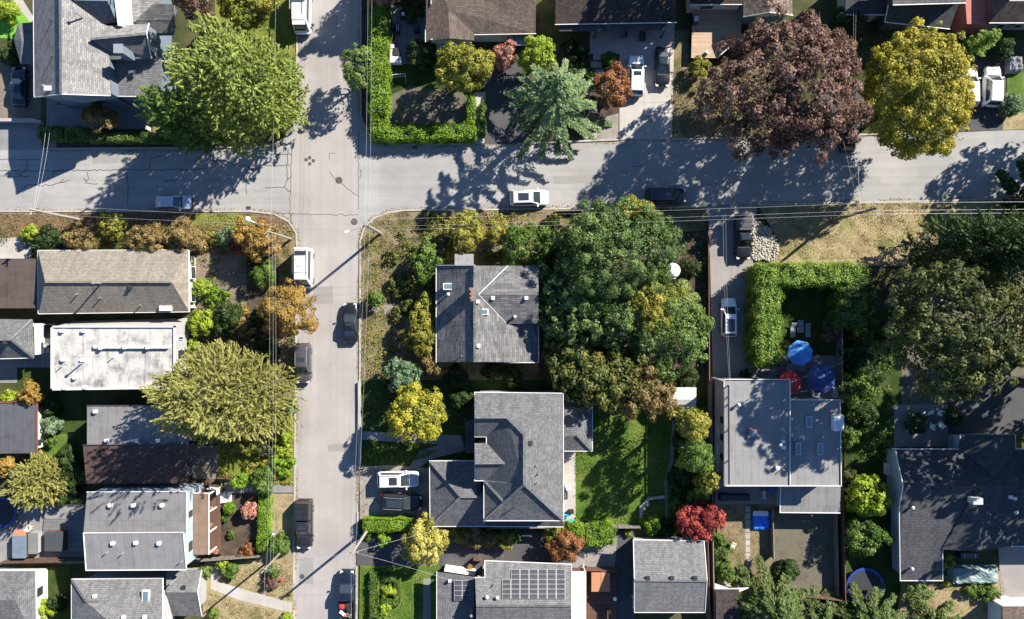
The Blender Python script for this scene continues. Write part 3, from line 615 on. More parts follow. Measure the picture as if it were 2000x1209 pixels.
pt = patch
pt('lawn', [(420, -60), (579, -60), (579, 225), (571, 250), (557, 271), (530, 285), (300, 286), (300, 200), (420, 100)], 'lawn_yellow', 'yellow-green lawn under the big cypress at the junction', 'lawn')
pt('putting_green', [(0, 74), (0, 46), (20, 22), (21, 14), (36, 14), (58, 42), (62, 46), (62, 78), (27, 76)], 'turf', 'bright green artificial turf beside the grey shed', 'turf')
pt('path', [(24, 0), (45, 0), (66, 34), (66, 46), (58, 42), (36, 14)], 'concrete', 'pale sandy path beside the artificial turf', 'path')
pt('driveway', [(-40, 120), (66, 120), (80, 190), (80, 232), (-40, 232)], 'paver_brown', 'block-paved upper driveway holding the navy car', 'driveway')
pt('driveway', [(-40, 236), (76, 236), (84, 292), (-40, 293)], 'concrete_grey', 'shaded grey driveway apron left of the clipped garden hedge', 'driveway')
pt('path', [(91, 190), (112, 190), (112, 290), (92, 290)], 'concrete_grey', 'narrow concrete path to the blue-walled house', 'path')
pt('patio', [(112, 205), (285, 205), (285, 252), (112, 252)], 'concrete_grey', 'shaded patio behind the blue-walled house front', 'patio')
pt('soil_bed', [(110, 258), (560, 258), (540, 284), (480, 286), (110, 288)], 'soil', 'dark soil bed under the clipped street hedge', 'soil')
pt('verge', [(706, -60), (735, -60), (735, 268), (712, 246), (706, 225)], 'soil', 'brown soil verge outside the corner hedge', 'verge')
def slabs(pp, x0, y0, x1, y1, nx, ny, mat):
    z = pp.data.vertices[0].co.z; a, b_ = P(x0, y0), P(x1, y1); sx, sy = (b_[0] - a[0]) / nx, (a[1] - b_[1]) / ny
    me = None
    for i in range(nx):
        for j in range(ny):
            if me is None: o = MB().box((0, 0, 0), (sx - .05, sy - .05, .05)).obj('slab', mat, pp); me = o.data
            else: o = bpy.data.objects.new('slab', me); COL.objects.link(o); o.parent = pp
            o.location = (a[0] + (i + .5) * sx, a[1] - (j + .5) * sy, z + .012 + rng.uniform(-.006, .006)); o.rotation_euler = (rng.normal(0, .003), rng.normal(0, .003), rng.normal(0, .006))
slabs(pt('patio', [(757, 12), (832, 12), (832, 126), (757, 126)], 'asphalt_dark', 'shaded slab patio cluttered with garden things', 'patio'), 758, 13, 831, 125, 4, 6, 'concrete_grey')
pt('lawn', [(752, 126), (930, 126), (930, 246), (752, 246)], 'lawn_shaded', 'shaded scruffy lawn inside the corner hedge', 'lawn')
pt('lawn', [(756, 190), (800, 168), (900, 180), (922, 200), (922, 243), (757, 243)], 'sandyard', 'worn bare lawn patch inside the corner hedge', 'lawn')
pt('path', [(927, 180), (948, 180), (946, 281), (924, 281)], 'concrete', 'pale garden path between the hedge and the dark driveway', 'path')
pt('driveway', [(950, 120), (1015, 120), (1050, 281), (946, 281)], 'asphalt_dark', 'dark asphalt driveway beside the blue-green spruce', 'driveway')
pt('soil_bed', [(1030, 80), (1215, 80), (1215, 275), (1030, 278)], 'soil', 'dark planting bed around the blue-green spruce', 'soil')
dw = pt('driveway', [(1152, 40), (1318, 40), (1312, 272), (1210, 273), (1210, 105), (1152, 105)], 'concrete', 'broad pale concrete driveway with two parked cars', 'driveway')
pt('gravel_bed', [(1142, 250), (1165, 232), (1208, 222), (1208, 272), (1142, 274)], 'gravel', 'pinkish gravel bed beside the concrete driveway', 'gravel')
pt('lawn', [(1318, 60), (1345, 60), (1345, 130), (1480, 130), (1480, 270), (1312, 273)], 'dry_grass', 'dry brown lawn between the driveway and copper-leaved tree', 'lawn')
pt('driveway', [(1875, 90), (1965, 100), (1962, 254), (1872, 258)], 'asphalt_dark', 'dark driveway with two white vehicles', 'driveway')
pt('driveway', [(1600, 160), (1690, 160), (1680, 267), (1600, 268)], 'asphalt_dark', 'dark driveway hidden between the copper and golden trees', 'driveway')
pt('lawn', [(1966, 150), (1985, 145), (2060, 120), (2060, 240), (1966, 244)], 'lawn', 'green lawn corner beside the round bush', 'lawn')
pt('verge', [(1960, 222), (2060, 215), (2060, 251), (1958, 254)], 'tan_grass', 'dry tan verge in front of the round bush', 'verge')
# south-west block
pt('verge', [(-60, 414), (490, 414), (535, 419), (562, 434), (578, 456), (578, 520), (380, 520), (380, 470), (-60, 470)], 'mulch', 'brown verge of mulch and dry grass along the cross street', 'verge')
pt('lawn', [(370, 416), (470, 416), (500, 424), (470, 450), (420, 440), (380, 450)], 'lawn_yellow', 'patchy green lawn strip on the corner verge', 'lawn')
pt('verge', [(545, 440), (562, 438), (578, 458), (577, 800), (540, 800)], 'dry_grass', 'dry kerbside strip behind the white camper van', 'verge')
pt('path', [(-60, 468), (62, 462), (62, 505), (-60, 505)], 'concrete', 'pale concrete slab beside the dark brown roof', 'path')
pt('patio', [(372, 498), (482, 498), (482, 608), (372, 608)], 'paver_brown', 'brown paved courtyard beside the beige-roofed house', 'patio')
pt('soil_bed', [(482, 500), (545, 500), (545, 800), (372, 800), (372, 608), (482, 608)], 'soil', 'dark planting bed along the street in front of the flat white roof', 'soil')
slabs(pt('patio', [(0, 640), (100, 640), (102, 718), (0, 718)], 'asphalt_dark', 'grey slab yard between the hip roof and the white flat roof', 'patio'), 34, 678, 102, 718, 6, 3, 'concrete_grey')
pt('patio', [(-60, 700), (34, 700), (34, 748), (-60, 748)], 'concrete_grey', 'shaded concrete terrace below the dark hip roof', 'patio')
pt('lawn', [(34, 718), (165, 718), (165, 800), (34, 800)], 'lawn_shaded', 'shaded garden lawn around the small orange tree', 'lawn')
pt('lawn', [(85, 800), (168, 800), (168, 960), (60, 960)], 'lawn_shaded', 'shaded lawn behind the brown sloped roof', 'lawn')
pt('lawn', [(92, 850), (145, 846), (110, 885), (70, 895)], 'lawn', 'sunlit-coloured grass wedge by the white-walled outbuilding', 'lawn')  # brighter grass colour stands in for a pool of sunlight
pt('yard', [(-60, 985), (165, 985), (165, 1100), (-60, 1100)], 'concrete_grey', 'grey yard with the trampoline and the hot tub', 'yard')
pt('lawn', [(70, 1105), (140, 1105), (140, 1300), (70, 1300)], 'lawn_shaded', 'narrow shaded lawn between the lower grey roofs', 'lawn')
pt('patio', [(376, 870), (425, 870), (425, 935), (376, 935)], 'paver_brown', 'brown paved yard at the end of the red-brown roof', 'patio')
pt('soil_bed', [(425, 780), (577, 780), (575, 955), (425, 955)], 'lawn_yellow', 'weedy planting bank beside the street under the gold cypress', 'soil')
pt('yard', [(380, 935), (530, 935), (530, 1095), (430, 1095)], 'soil', 'bare soil front garden with the pink ball shrub', 'yard')
pt('path', [(440, 935), (574, 950), (574, 962), (440, 962)], 'concrete_grey', 'grey footpath from the street to the trellised porch', 'path')
pt('verge', [(526, 964), (573, 964), (573, 1090), (500, 1095)], 'tan_grass', 'dry verge behind the pickup with the canopy', 'verge')
pt('lawn', [(400, 1098), (573, 1090), (572, 1300), (392, 1300)], 'tan_grass', 'dry tan front lawn crossed by a pale path', 'lawn')
pt('path', [(412, 1112), (426, 1112), (428, 1136), (480, 1152), (571, 1177), (570, 1196), (470, 1172), (413, 1150)], 'concrete', 'curving pale concrete garden path to the street', 'path')
# centre
lot = pt('lawn', [(704, 470), (711, 446), (731, 426), (761, 415), (1000, 410), (1380, 404), (1380, 742), (703, 742)], 'dry_grass', 'overgrown dry lawn of the corner lot', 'lawn')
pt('path', [(850, 470), (1010, 470), (1010, 492), (850, 492)], 'concrete_warm', 'weedy concrete walk behind the centre house', 'path')
pt('path', [(935, 415), (953, 414), (953, 470), (937, 470)], 'mulch', 'dirt track from the cross street to the centre house', 'path')
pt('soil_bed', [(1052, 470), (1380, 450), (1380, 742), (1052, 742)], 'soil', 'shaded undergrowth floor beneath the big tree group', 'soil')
pt('lawn', [(703, 742), (1395, 742), (1395, 1030), (703, 1030)], 'lawn_shaded', 'shaded lawn around the big grey hip-roofed house', 'lawn')
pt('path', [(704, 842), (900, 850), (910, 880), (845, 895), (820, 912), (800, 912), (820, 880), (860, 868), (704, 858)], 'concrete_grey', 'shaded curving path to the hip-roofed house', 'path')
pt('driveway', [(703, 912), (760, 908), (845, 915), (845, 1022), (703, 1014)], 'gravel', 'gravel driveway with a white and a black car', 'driveway')
pt('lawn', [(1122, 795), (1160, 780), (1310, 805), (1310, 1020), (1270, 1028), (1122, 1028)], 'lawn', 'vivid green back lawn with long tree shadows', 'lawn')
pt('patio', [(1098, 880), (1124, 880), (1124, 1028), (1098, 1028)], 'concrete', 'pale concrete strip along the back of the hip-roofed house', 'patio')
pt('path', [(1312, 820), (1318, 820), (1315, 900), (1303, 940), (1305, 1020), (1299, 1020), (1297, 940), (1308, 900)], 'concrete_grey', 'thin curving garden path beside the back lawn', 'path')
pt('driveway', [(697, 1042), (960, 1040), (1240, 1036), (1240, 1300), (1060, 1300), (900, 1105), (697, 1104)], 'asphalt_dark', 'dark shared driveway leading to the detached garage', 'driveway')
pt('yard', [(1130, 1055), (1205, 1050), (1200, 1110), (1110, 1110)], 'concrete_warm', 'sunlit concrete corner beside the red-leaved bush', 'yard')
pt('lawn', [(704, 1104), (860, 1104), (860, 1300), (700, 1300)], 'lawn', 'green front lawn with a clipped box hedge', 'lawn')
pt('path', [(827, 1130), (841, 1128), (842, 1300), (826, 1300)], 'concrete_grey', 'straight shaded path beside the solar-roofed house', 'path')
# east
pt('driveway', [(1378, 403), (1478, 400), (1470, 510), (1468, 700), (1530, 745), (1392, 745), (1386, 500)], 'concrete_warm', 'long concrete driveway with black pickup and white car', 'driveway')
pt('verge', [(1480, 401), (2060, 388), (2060, 520), (1500, 520), (1520, 470)], 'tan_grass', 'dry tan grass bank beside the cross street', 'verge')
pt('lawn', [(1720, 800), (1705, 640), (1740, 560), (1790, 500), (1850, 470), (1900, 430), (2060, 400), (2060, 800)], 'sandyard', 'shaded bare earth under the olive tree', 'lawn')
pt('lawn', [(1520, 560), (1650, 560), (1650, 700), (1520, 700)], 'lawn_shaded', 'shaded garden lawn enclosed by the tall hedge', 'lawn')
pt('lawn', [(1648, 600), (1760, 600), (1760, 1300), (1648, 1300)], 'lawn_shaded', 'shaded side lawn between the flat roof and the dark house', 'lawn')
pt('patio', [(1745, 790), (1850, 790), (1850, 872), (1745, 872)], 'concrete_grey', 'grey patio with white chairs', 'patio')
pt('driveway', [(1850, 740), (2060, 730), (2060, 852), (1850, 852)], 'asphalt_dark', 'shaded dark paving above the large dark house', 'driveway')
pt('patio', [(1396, 745), (1530, 745), (1530, 988), (1396, 988)], 'concrete_warm', 'paved yard round the flat-roofed house', 'patio')
pt('lawn', [(1400, 984), (1512, 984), (1512, 1160), (1400, 1160)], 'dry_grass', 'dry garden lawn with stepping stones', 'lawn')
pt('yard', [(1512, 995), (1637, 995), (1637, 1165), (1512, 1165)], 'sandyard', 'bare shaded yard fenced with brown boards', 'yard')
pt('lawn', [(1760, 1128), (1960, 1120), (1960, 1300), (1740, 1300)], 'tan_grass', 'bleached tan lawn below the large dark house', 'lawn')
pt('driveway', [(1948, 1066), (2100, 1066), (2100, 1180), (1955, 1180)], 'concrete_warm', 'concrete yard beside the tarp-covered stack', 'driveway')

# ------------------------------------------------------------------ buildings
def win(parent, a, b, hm, hh, frame='trim_white'):
    """window in a wall: px ends a,b at mid height hm, pane height hh"""
    A, B = Vector(P(*a, hm)), Vector(P(*b, hm)); d = B - A; Lw = d.length; rz = math.atan2(d.y, d.x); c = (A + B) / 2
    f = MB().box(c, (Lw, .14, hh), rz).obj('window', frame, parent); MB().box(c, (Lw - .16, .17, hh - .16), rz).obj('pane', 'glass', f)
def gutter(parent, pts, mat='trim_white', w=.075, name='gutter'):
    p = [Vector(P(*q)) for q in pts]
    for a, b in zip(p[:-1], p[1:]):
        d = (b - a); Lw = d.length; mb = MB(); M = d.to_track_quat('X', 'Z').to_matrix().to_4x4()
        mb.box((a + b) / 2 + Vector((0, 0, -.01)), (Lw + .04, w, .12), 0, M); mb.obj(name, mat, parent)
def ridgecap(parent, pts, mat, w=.32):
    if mat == 'trim_grey': w = .1
    p = [Vector(P(*q)) for q in pts]
    for a, b in zip(p[:-1], p[1:]):
        d = b - a; M = d.to_track_quat('X', 'Z').to_matrix().to_4x4()
        MB().box((a + b) / 2 + Vector((0, 0, .01)), (d.length, w * .8, .06), 0, M).obj('ridge_cap', mat, parent)
def vents(parent, lst):
    """(px,py,h,kind) small roof fittings"""
    for (x, y, h, k) in lst:
        c = P(x, y, h)
        if k == 'pipe': MB().cyl((c[0], c[1], h - .1), .06, .65, 8).obj('vent_pipe', 'metal_light', parent)
        elif k == 'dpipe': MB().cyl((c[0], c[1], h - .1), .07, .55, 8).obj('vent_pipe', 'metal_dark', parent)
        elif k == 'tall': 
            v = MB().cyl((c[0], c[1], h - .1), .09, 1.5, 10).obj('flue', 'galv', parent); MB().cyl((c[0], c[1], h + 1.4), .17, .14, 10).obj('cap', 'metal_light', v)
        elif k == 'box':
            v = MB().box((c[0], c[1], h + .12), (.34, .34, .28)).obj('roof_vent', 'trim_white', parent); MB().box((c[0], c[1], h + .3), (.4, .4, .05)).obj('hood', 'trim_white', v)
        elif k == 'dbox':
            v = MB().box((c[0], c[1], h + .1), (.38, .38, .25)).obj('roof_vent', 'metal_dark', parent); MB().box((c[0], c[1], h + .24), (.46, .46, .05)).obj('hood', 'metal_dark', v)
        elif k == 'turb':
            v = MB().cyl((c[0], c[1], h - .05), .12, .3, 12).obj('roof_vent', 'galv', parent); MB().lathe((c[0], c[1], h + .25), [(.1, 0), (.2, .1), (.21, .2), (.12, .32), (0, .34)], 14).obj('hood', 'trim_white', v, True)
def skylight(parent, x0, y0, x1, y1, h, frame='galv', dz=0.):
    a, b = P(x0, y0, h), P(x1, y1, h); c = ((a[0] + b[0]) / 2, (a[1] + b[1]) / 2, h + .08); s = (abs(a[0] - b[0]), abs(a[1] - b[1]), .3)
    f = MB().box(c, s).obj('skylight', frame, parent); MB().box((c[0], c[1], h + .2), (s[0] - .22, s[1] - .22, .1)).obj('pane', 'skylight_glass', f)
def house(name, label, roofs, walls, wallmat, gut=(), gutm='trim_white', ridges=(), cat='house', th=.2, group=None):
    """roofs: list of (material, [faces]) with (px,py,h) corners; walls: list of ([px polygon], height, inset)"""
    w0 = walls[0]; c = [P(x, y, w0[1]) for x, y in w0[0]]
    T = thing(name, label, cat, (sum(q[0] for q in c) / len(c), sum(q[1] for q in c) / len(c), 0), group)
    for w in walls:
        pl = inset([P(x, y, w[1])[:2] for x, y in w[0]], w[2]); MB().prism(pl, 0, w[1] - .12).obj('wall', w[3] if len(w) > 3 else wallmat, T)
    first = None
    for m, fs in roofs:
        mb = MB()
        for f in fs: mb.slab([P(*q) for q in f], th)
        o = mb.obj('roof', m, T); first = first or o
        vs = [Vector(P(*q)) for f in fs for q in f]; zl = min(v_.z for v_ in vs)
        if max(v_.z for v_ in vs) - zl > .5:                      # gable and attic walls closed up under the slopes
            cen = sum((v_.xy for v_ in vs), Vector((0, 0))) / len(vs); at = MB()
            for f in fs:
                p3 = [Vector(P(*q)) for q in f]; ar = sum(p.x * q.y - q.x * p.y for p, q in zip(p3, p3[1:] + p3[:1])); p3 = p3 if ar > 0 else p3[::-1]
                q2 = [Vector((*(v_.xy + (cen - v_.xy).normalized() * min(.28, (cen - v_.xy).length * .4)), v_.z - th - .03)) for v_ in p3]; k = len(q2); n = len(at.v); z0_ = zl - th - .06
                at.v += [tuple(v_) for v_ in q2] + [(v_.x, v_.y, z0_) for v_ in q2]
                for i_ in range(k): j_ = (i_ + 1) % k; at.f.append((n + i_, n + k + i_, n + k + j_, n + j_))
                at.f.append(tuple(n + 2 * k - 1 - i_ for i_ in range(k)))
            at.obj('attic_wall', wallmat, T)
    for gl in gut: gutter(T, gl, gutm)
    for rm, pts in ridges: ridgecap(T, pts, rm)
    return T
def rect(x0, y0, x1, y1): return [(x0, y0), (x1, y0), (x1, y1), (x0, y1)]
def flat(pts, h): return [(x, y, h) for x, y in pts]

# north-west grey shingled house
B = house('house', 'big grey shingled house with dormers and blue walls behind the cypress',
  [('sh_lightgrey', [[(65, -70, 6.00), (67, 189, 6.00), (119, 183, 9.60), (117, -70, 9.60)],
                [(117, -70, 9.60), (119, 183, 9.60), (215, 186, 7.00), (212, 101, 7.00), (176, 76, 8.00), (212, 50, 7.00), (199, 45, 7.30), (138, 0, 9.00), (138, -70, 9.00)],
                [(176, 76, 8.35), (286, 66, 8.35), (290, 46, 7.40), (209, 51, 7.10)], [(225, -60, 5.90), (312, -60, 5.90), (312, 40, 5.50), (227, 45, 5.50)], [(264, 40, 5.60), (300, 8, 6.60), (340, 8, 6.60), (340, 40, 5.60)]]),
   ('sh_grey', [[(176, 76, 8.35), (286, 66, 8.35), (296, 114, 6.60), (213, 116, 6.80), (212, 101, 7.05)], [(138, 0, 9.05), (210, 2, 9.05), (225, 43, 7.30), (199, 45, 7.30)], [(213, 117, 5.90), (315, 114, 5.90), (315, 188, 5.10), (215, 187, 5.10)], [(264, 41, 5.55), (340, 41, 5.55), (340, 66, 4.80), (280, 64, 4.80)]])],  # south-facing slopes in darker shingle: their shade is put into the colour
  [([(65, -70), (212, -70), (212, 187), (67, 187)], 6, .35), (rect(210, -60, 296, 114), 5.4, .3), ([(213, 114), (312, 114), (312, 187), (215, 187)], 5, .3)], 'siding_blue',
  [[(65, -70, 5.95), (67, 190, 5.95)], [(215, 188, 5.05), (315, 189, 5.05)], [(67, 190, 6.00), (119, 184, 9.55), (215, 187, 6.95)], [(286, 66, 8.35), (296, 114, 6.60)], [(286, 66, 8.35), (291, 46, 7.40)]],
  ridges=[('sh_dark', [(117, -70, 9.65), (119, 183, 9.65)]), ('sh_grey', [(176, 76, 8.40), (286, 66, 8.40)])])
MB().prism([P(*q, 9)[:2] for q in ((210, -30), (224, -30), (226, 42), (219, 42))], 5, 7.9).obj('gable_wall', 'siding_white', B)
cp = P(231, 95, 9.30)
ch = MB().box((cp[0], cp[1], 8.0), (.85, .85, 2.6)).obj('chimney', 'siding_blue', B); MB().box((cp[0], cp[1], 9.33), (1.0, 1.0, .1)).obj('cap', 'galv', ch)
for a, b, hm in (((145, 186), (165, 188), 5.2), ((188, 197), (228, 199), 2.2), ((212, 124), (215, 165), 6.4)): win(B, a, b, hm, 1.1)
win(B, (290, 72), (294, 100), 6.4, 1.2)
vents(B, [(160, 33, 8.60, 'tall'), (102, 42, 8.40, 'dpipe'), (104, 113, 8.40, 'dpipe')])
cd = P(98, 174, 8.00); v = MB().box((cd[0], cd[1], 8.2), (.9, .5, .35)).obj('roof_vent', 'trim_white', B); MB().cyl((cd[0] - .5, cd[1] + .3, 8.1), .12, .4, 10).obj('cap', 'galv', v)
SH = house('garden_shed', 'small dark hip-roofed shed beside the artificial turf', [('sh_grey', [[(35, 45, 3.6), (64, 44, 3.6), (64, 80, 3.9), (42, 80, 3.9)], [(42, 80, 3.9), (64, 80, 3.9), (64, 124, 3.2), (40, 124, 3.2)], [(35, 45, 3.6), (42, 80, 3.9), (40, 124, 3.2), (27, 78, 3.1)]])],
  [([(35, 47), (63, 47), (63, 122), (40, 122), (28, 78)], 3.1, .25)], 'siding_blue', cat='shed')
# north centre
B = house('house', 'brown shingled house with a front gable above the yellow-green tree',
  [('sh_brown', [[(832, -80, 5.6), (1048, -80, 5.6), (1046, 65, 3.6), (924, 67, 3.6), (876, 18, 4.6), (832, 64, 3.6)], [(876, 16, 4.75), (832, 66, 3.65), (832, 81, 3.55), (878, 75, 4.75)], [(876, 16, 4.75), (926, 67, 3.65), (926, 79, 3.55), (878, 75, 4.75)]])],
  [(rect(832, -80, 1046, 66), 3.5, .4), (rect(840, 60, 922, 78), 3.4, .2)], 'siding_white',
  [[(926, 68, 3.55), (1047, 66, 3.55)], [(831, 50, 3.6), (831, 82, 3.55)], [(840, -80, 5.5), (842, 8, 4.6)]])
MB().prism([P(*q, 3.2)[:2] for q in ((842, 80), (908, 80), (908, 82), (842, 82))], 2.7, 3.9).obj('gable_wall', 'siding_paleblue', B)
win(B, (862, 94), (872, 94), 1.9, 1.0); win(B, (880, 94), (896, 94), 1.9, 1.0)
A_ = thing('patio_awning', 'white framed glass awning against the brown shingled house', 'awning', P(1015, 80)); 
for q in (((1000, 66), (1034, 66)), ((1000, 88), (1032, 88)), ((1000, 66), (1000, 88)), ((1033, 66), (1032, 88))): MB().tube([P(*q[0], 2.6), P(*q[1], 2.6)], .06).obj('frame_bar', 'trim_white', A_)
MB().slab([P(1001, 67, 2.62), P(1032, 67, 2.62), P(1031, 87, 2.55), P(1001, 87, 2.55)], .03).obj('panel', 'skylight_glass', A_)
for q in ((1001, 87), (1031, 87)): 
    c = P(*q, 2.5); MB().cyl((c[0], c[1], 0), .05, 2.5, 8).obj('post', 'trim_white', A_)
B = house('house', 'house with a long dark brown shingle roof above the concrete driveway', [('sh_darkbrown', [[(1085, -60, 5.2), (1322, -60, 5.2), (1321, 43, 3.3), (1085, 47, 3.3)]]), ('sh_charcoal', [[(1092, 46, 3.0), (1300, 45, 3.0), (1300, 58, 2.8), (1092, 61, 2.8)]])],
  [(rect(1085, -60, 1321, 40), 3.2, .6)], 'siding_dark', [[(1084, 48, 3.25), (1321, 44, 3.25)]])
for x in (1166, 1222, 1300): 
    c = P(x, 57, 2.8); MB().box((c[0], c[1], 1.4), (.16, .16, 2.8)).obj('post', 'siding_dark', B)
win(B, (1230, 50), (1252, 50), 1.4, 1.8, 'trim_dark')
B = house('house', 'house with wood shake roof and timber deck', [('sh_darkbrown', [[(1348, -60, 4.6), (1460, -60, 4.6), (1452, 8, 3.3), (1348, 8, 3.3)]]), ('sh_shake', [[(1452, -60, 3.4), (1506, -60, 5.0), (1503, 24, 5.0), (1452, 33, 3.4)], [(1506, -60, 5.0), (1546, -60, 3.6), (1548, 30, 3.6), (1503, 24, 5.0)]])],
  [(rect(1348, -60, 1456, 8), 3.2, .3, 'siding_cream'), (rect(1452, -60, 1545, 31), 3.3, .3, 'siding_teal')], 'siding_cream', [[(1452, 33, 3.4), (1503, 24, 4.95), (1548, 30, 3.55)], [(1348, 9, 3.25), (1452, 9, 3.25)]])
win(B, (1366, 14), (1394, 13), 2.2, 1.0); win(B, (1470, 44), (1490, 44), 1.6, 1.0)
def deck(name, label, poly, h, mat, cat='deck', posts=True, rail=None, pdir=0):
    pts = [P(x, y, h) for x, y in poly]; xs = [p[0] for p in pts]; ys = [p[1] for p in pts]
    T = thing(name, label, cat, (sum(xs) / len(xs), sum(ys) / len(ys), 0)); MB().prism([p[:2] for p in inset(pts, .03)], h - .25, h - .045).obj('frame', 'fence_brown', T)
    mb = MB(); a, b_ = (min(ys), max(ys)) if pdir == 0 else (min(xs), max(xs)); y = a + .075
    while y < b_ - .05:                       # boards clipped to the polygon by scanline
        cr = []
        for p, q in zip(pts, pts[1:] + pts[:1]):
            u, v_ = (1, 0) if pdir == 0 else (0, 1)
            if (p[u] > y) != (q[u] > y): cr.append(p[v_] + (q[v_] - p[v_]) * (y - p[u]) / (q[u] - p[u]))
        cr.sort()
        for s, e in zip(cr[::2], cr[1::2]):
            if pdir == 0: mb.box(((s + e) / 2, y, h - .02 + rng.uniform(0, .006)), (e - s, .132, .045))
            else: mb.box((y, (s + e) / 2, h - .02 + rng.uniform(0, .006)), (.132, e - s, .045))
        y += .145
    o = mb.obj('boards', mat, T); o['kind'] = 'stuff'
    if posts:
        for p in pts: MB().box((p[0], p[1], h / 2 - .05), (.12, .12, h - .05)).obj('post', 'fence_brown', T)
    if rail:
        for ln in rail[1]:
            q = [P(x, y, h) for x, y in ln]
            for s, e in zip(q[:-1], q[1:]):
                s, e = Vector(s), Vector(e); d = e - s; rz = math.atan2(d.y, d.x)
                MB().box((s + e) / 2 + Vector((0, 0, .98)), (d.length + .1, .11, .05), rz).obj('rail', rail[0], T); MB().box((s + e) / 2 + Vector((0, 0, .5)), (d.length, .03, .75), rz).obj('rail_panel', rail[0], T)
            for e in q: MB().box((e[0], e[1], h + .49), (.1, .1, .98)).obj('rail_post', rail[0], T)
    return T
deck('timber_deck', 'large cedar deck with a sunlit end beside the shake-roofed house', [(1353, 15), (1450, 12), (1446, 76), (1402, 113), (1350, 112)], .9, 'cedar', rail=('trim_grey', [[(1446, 76), (1402, 113)]]))
B = house('house', 'low house with dark slate-coloured roof between the copper and golden trees', [('sh_charcoal', [[(1653, -60, 4.6), (1736, -60, 4.6), (1730, 28, 3.2), (1651, 28, 3.2)]])], [(rect(1652, -60, 1732, 28), 3.1, .4)], 'siding_grey', [[(1651, 29, 3.15), (1730, 29, 3.15)]]); win(B, (1672, 36), (1698, 36), 2.2, .9)
B = house('house', 'two-level house with dark roofs and white gutters behind the golden tree', [('sh_grey', [[(1742, -60, 7.2), (1888, -60, 7.2), (1886, 5, 5.8), (1744, 9, 5.8)]]), ('sh_charcoal', [[(1735, 10, 4.4), (1872, 8, 4.4), (1855, 56, 3.2), (1728, 42, 3.2)]])],
  [(rect(1744, -60, 1886, 6), 5.7, .4), (rect(1732, -40, 1870, 46), 3.1, .5)], 'siding_dark', [[(1744, 10, 5.75), (1886, 6, 5.75)], [(1735, 10, 4.4), (1728, 42, 3.2)], [(1728, 43, 3.15), (1855, 57, 3.15)]])
B = house('house', 'house with a red stucco wall and brown tiled hip roof', [('sh_brown', [[(1934, -60, 3.6), (1932, 44, 3.6), (1970, 2, 5.2), (1970, -60, 5.2)], [(1932, 44, 3.6), (2120, 44, 3.6), (2120, 2, 5.2), (1970, 2, 5.2)]])], [(rect(1930, -60, 2120, 42), 3.5, .4), ([(1882, -60), (1934, -60), (1934, 46), (1890, 46)], 3.0, 0, 'stucco_red')], 'stucco_grey', [[(1932, 45, 3.55), (2120, 45, 3.55)]])
win(B, (1948, 50), (1962, 50), 1.8, 1.0); win(B, (1980, 50), (1996, 50), 1.8, 1.0)

# west row
B = house('house', 'long house with beige-brown hip roof at the street corner', [('sh_beige', [[(74, 490, 3.2), (368, 489, 3.2), (335, 550, 5.4), (88, 550, 5.4)], [(76, 612, 3.2), (369, 608, 3.2), (335, 550, 5.4), (88, 550, 5.4)], [(74, 490, 3.2), (76, 612, 3.2), (88, 550, 5.4)], [(368, 489, 3.2), (369, 608, 3.2), (335, 550, 5.4)]])],
  [(rect(76, 491, 367, 609), 3.1, .45)], 'siding_cream', [[(74, 489, 3.15), (369, 488, 3.15), (370, 609, 3.15), (75, 613, 3.15), (74, 489, 3.15)]], ridges=[('sh_beige', [(88, 550, 5.45), (335, 550, 5.45)])])
vents(B, [(197, 553, 5.4, 'tall'), (153, 575, 4.4, 'pipe'), (198, 582, 4.2, 'pipe'), (256, 560, 5.0, 'dbox'), (276, 596, 3.7, 'pipe')])
c = P(324, 602, 3.6); MB().box((c[0], c[1], 3.65), (1.4, .6, .3)).obj('roof_vent', 'trim_white', B); win(B, (376, 520), (377, 545), 1.6, 1.2); win(B, (376, 560), (377, 590), 1.6, 1.2)
house('house', 'low dark brown metal roof with shade in its colour beside the beige-roofed house', [('mem_brown_shaded', [[(-60, 505, 3.4), (74, 505, 2.9), (74, 602, 2.9), (-60, 602, 3.4)]])], [(rect(-60, 507, 73, 600), 2.8, .3)], 'siding_dark', [[(74, 505, 2.9), (74, 602, 2.9)]], 'trim_dark')
# flat white roof
T = B = thing('house', 'house with a stained flat white roof and grey walls', 'house', P(235, 690))
o = MB(); tp = [P(x, y, 4.3) for x, y in ((102, 639), (341, 639), (341, 756), (102, 760))]; bt = [P(x, y, 0) for x, y in ((146, 627), (371, 621), (371, 748), (146, 756))]
for i in range(4):
    j = (i + 1) % 4; o.quad(bt[j], bt[i], tp[i], tp[j])
o.obj('wall', 'stucco_grey', T)
MB().slab([P(x, y, 4.32) for x, y in ((102, 639), (341, 639), (341, 757), (102, 760))], .2).obj('roof', 'mem_white', T)
for a, b in (((102, 638), (341, 638)), ((341, 638), (341, 757)), ((341, 757), (102, 760.5)), ((102, 760.5), (102, 638))):
    A, Bv = Vector(P(*a, 4.38)), Vector(P(*b, 4.38)); d = Bv - A; MB().box((A + Bv) / 2, (d.length + .2, .2, .26), math.atan2(d.y, d.x)).obj('parapet', 'mem_lightgrey' if a[1] < 700 else 'trim_white', T)
cb = P(258, 677, 4.4); MB().box((cb[0] , cb[1], 4.55), (P(331, 0, 4.4)[0] - P(185, 0, 4.4)[0], .42, .3)).obj('duct_curb', 'mem_lightgrey', T)
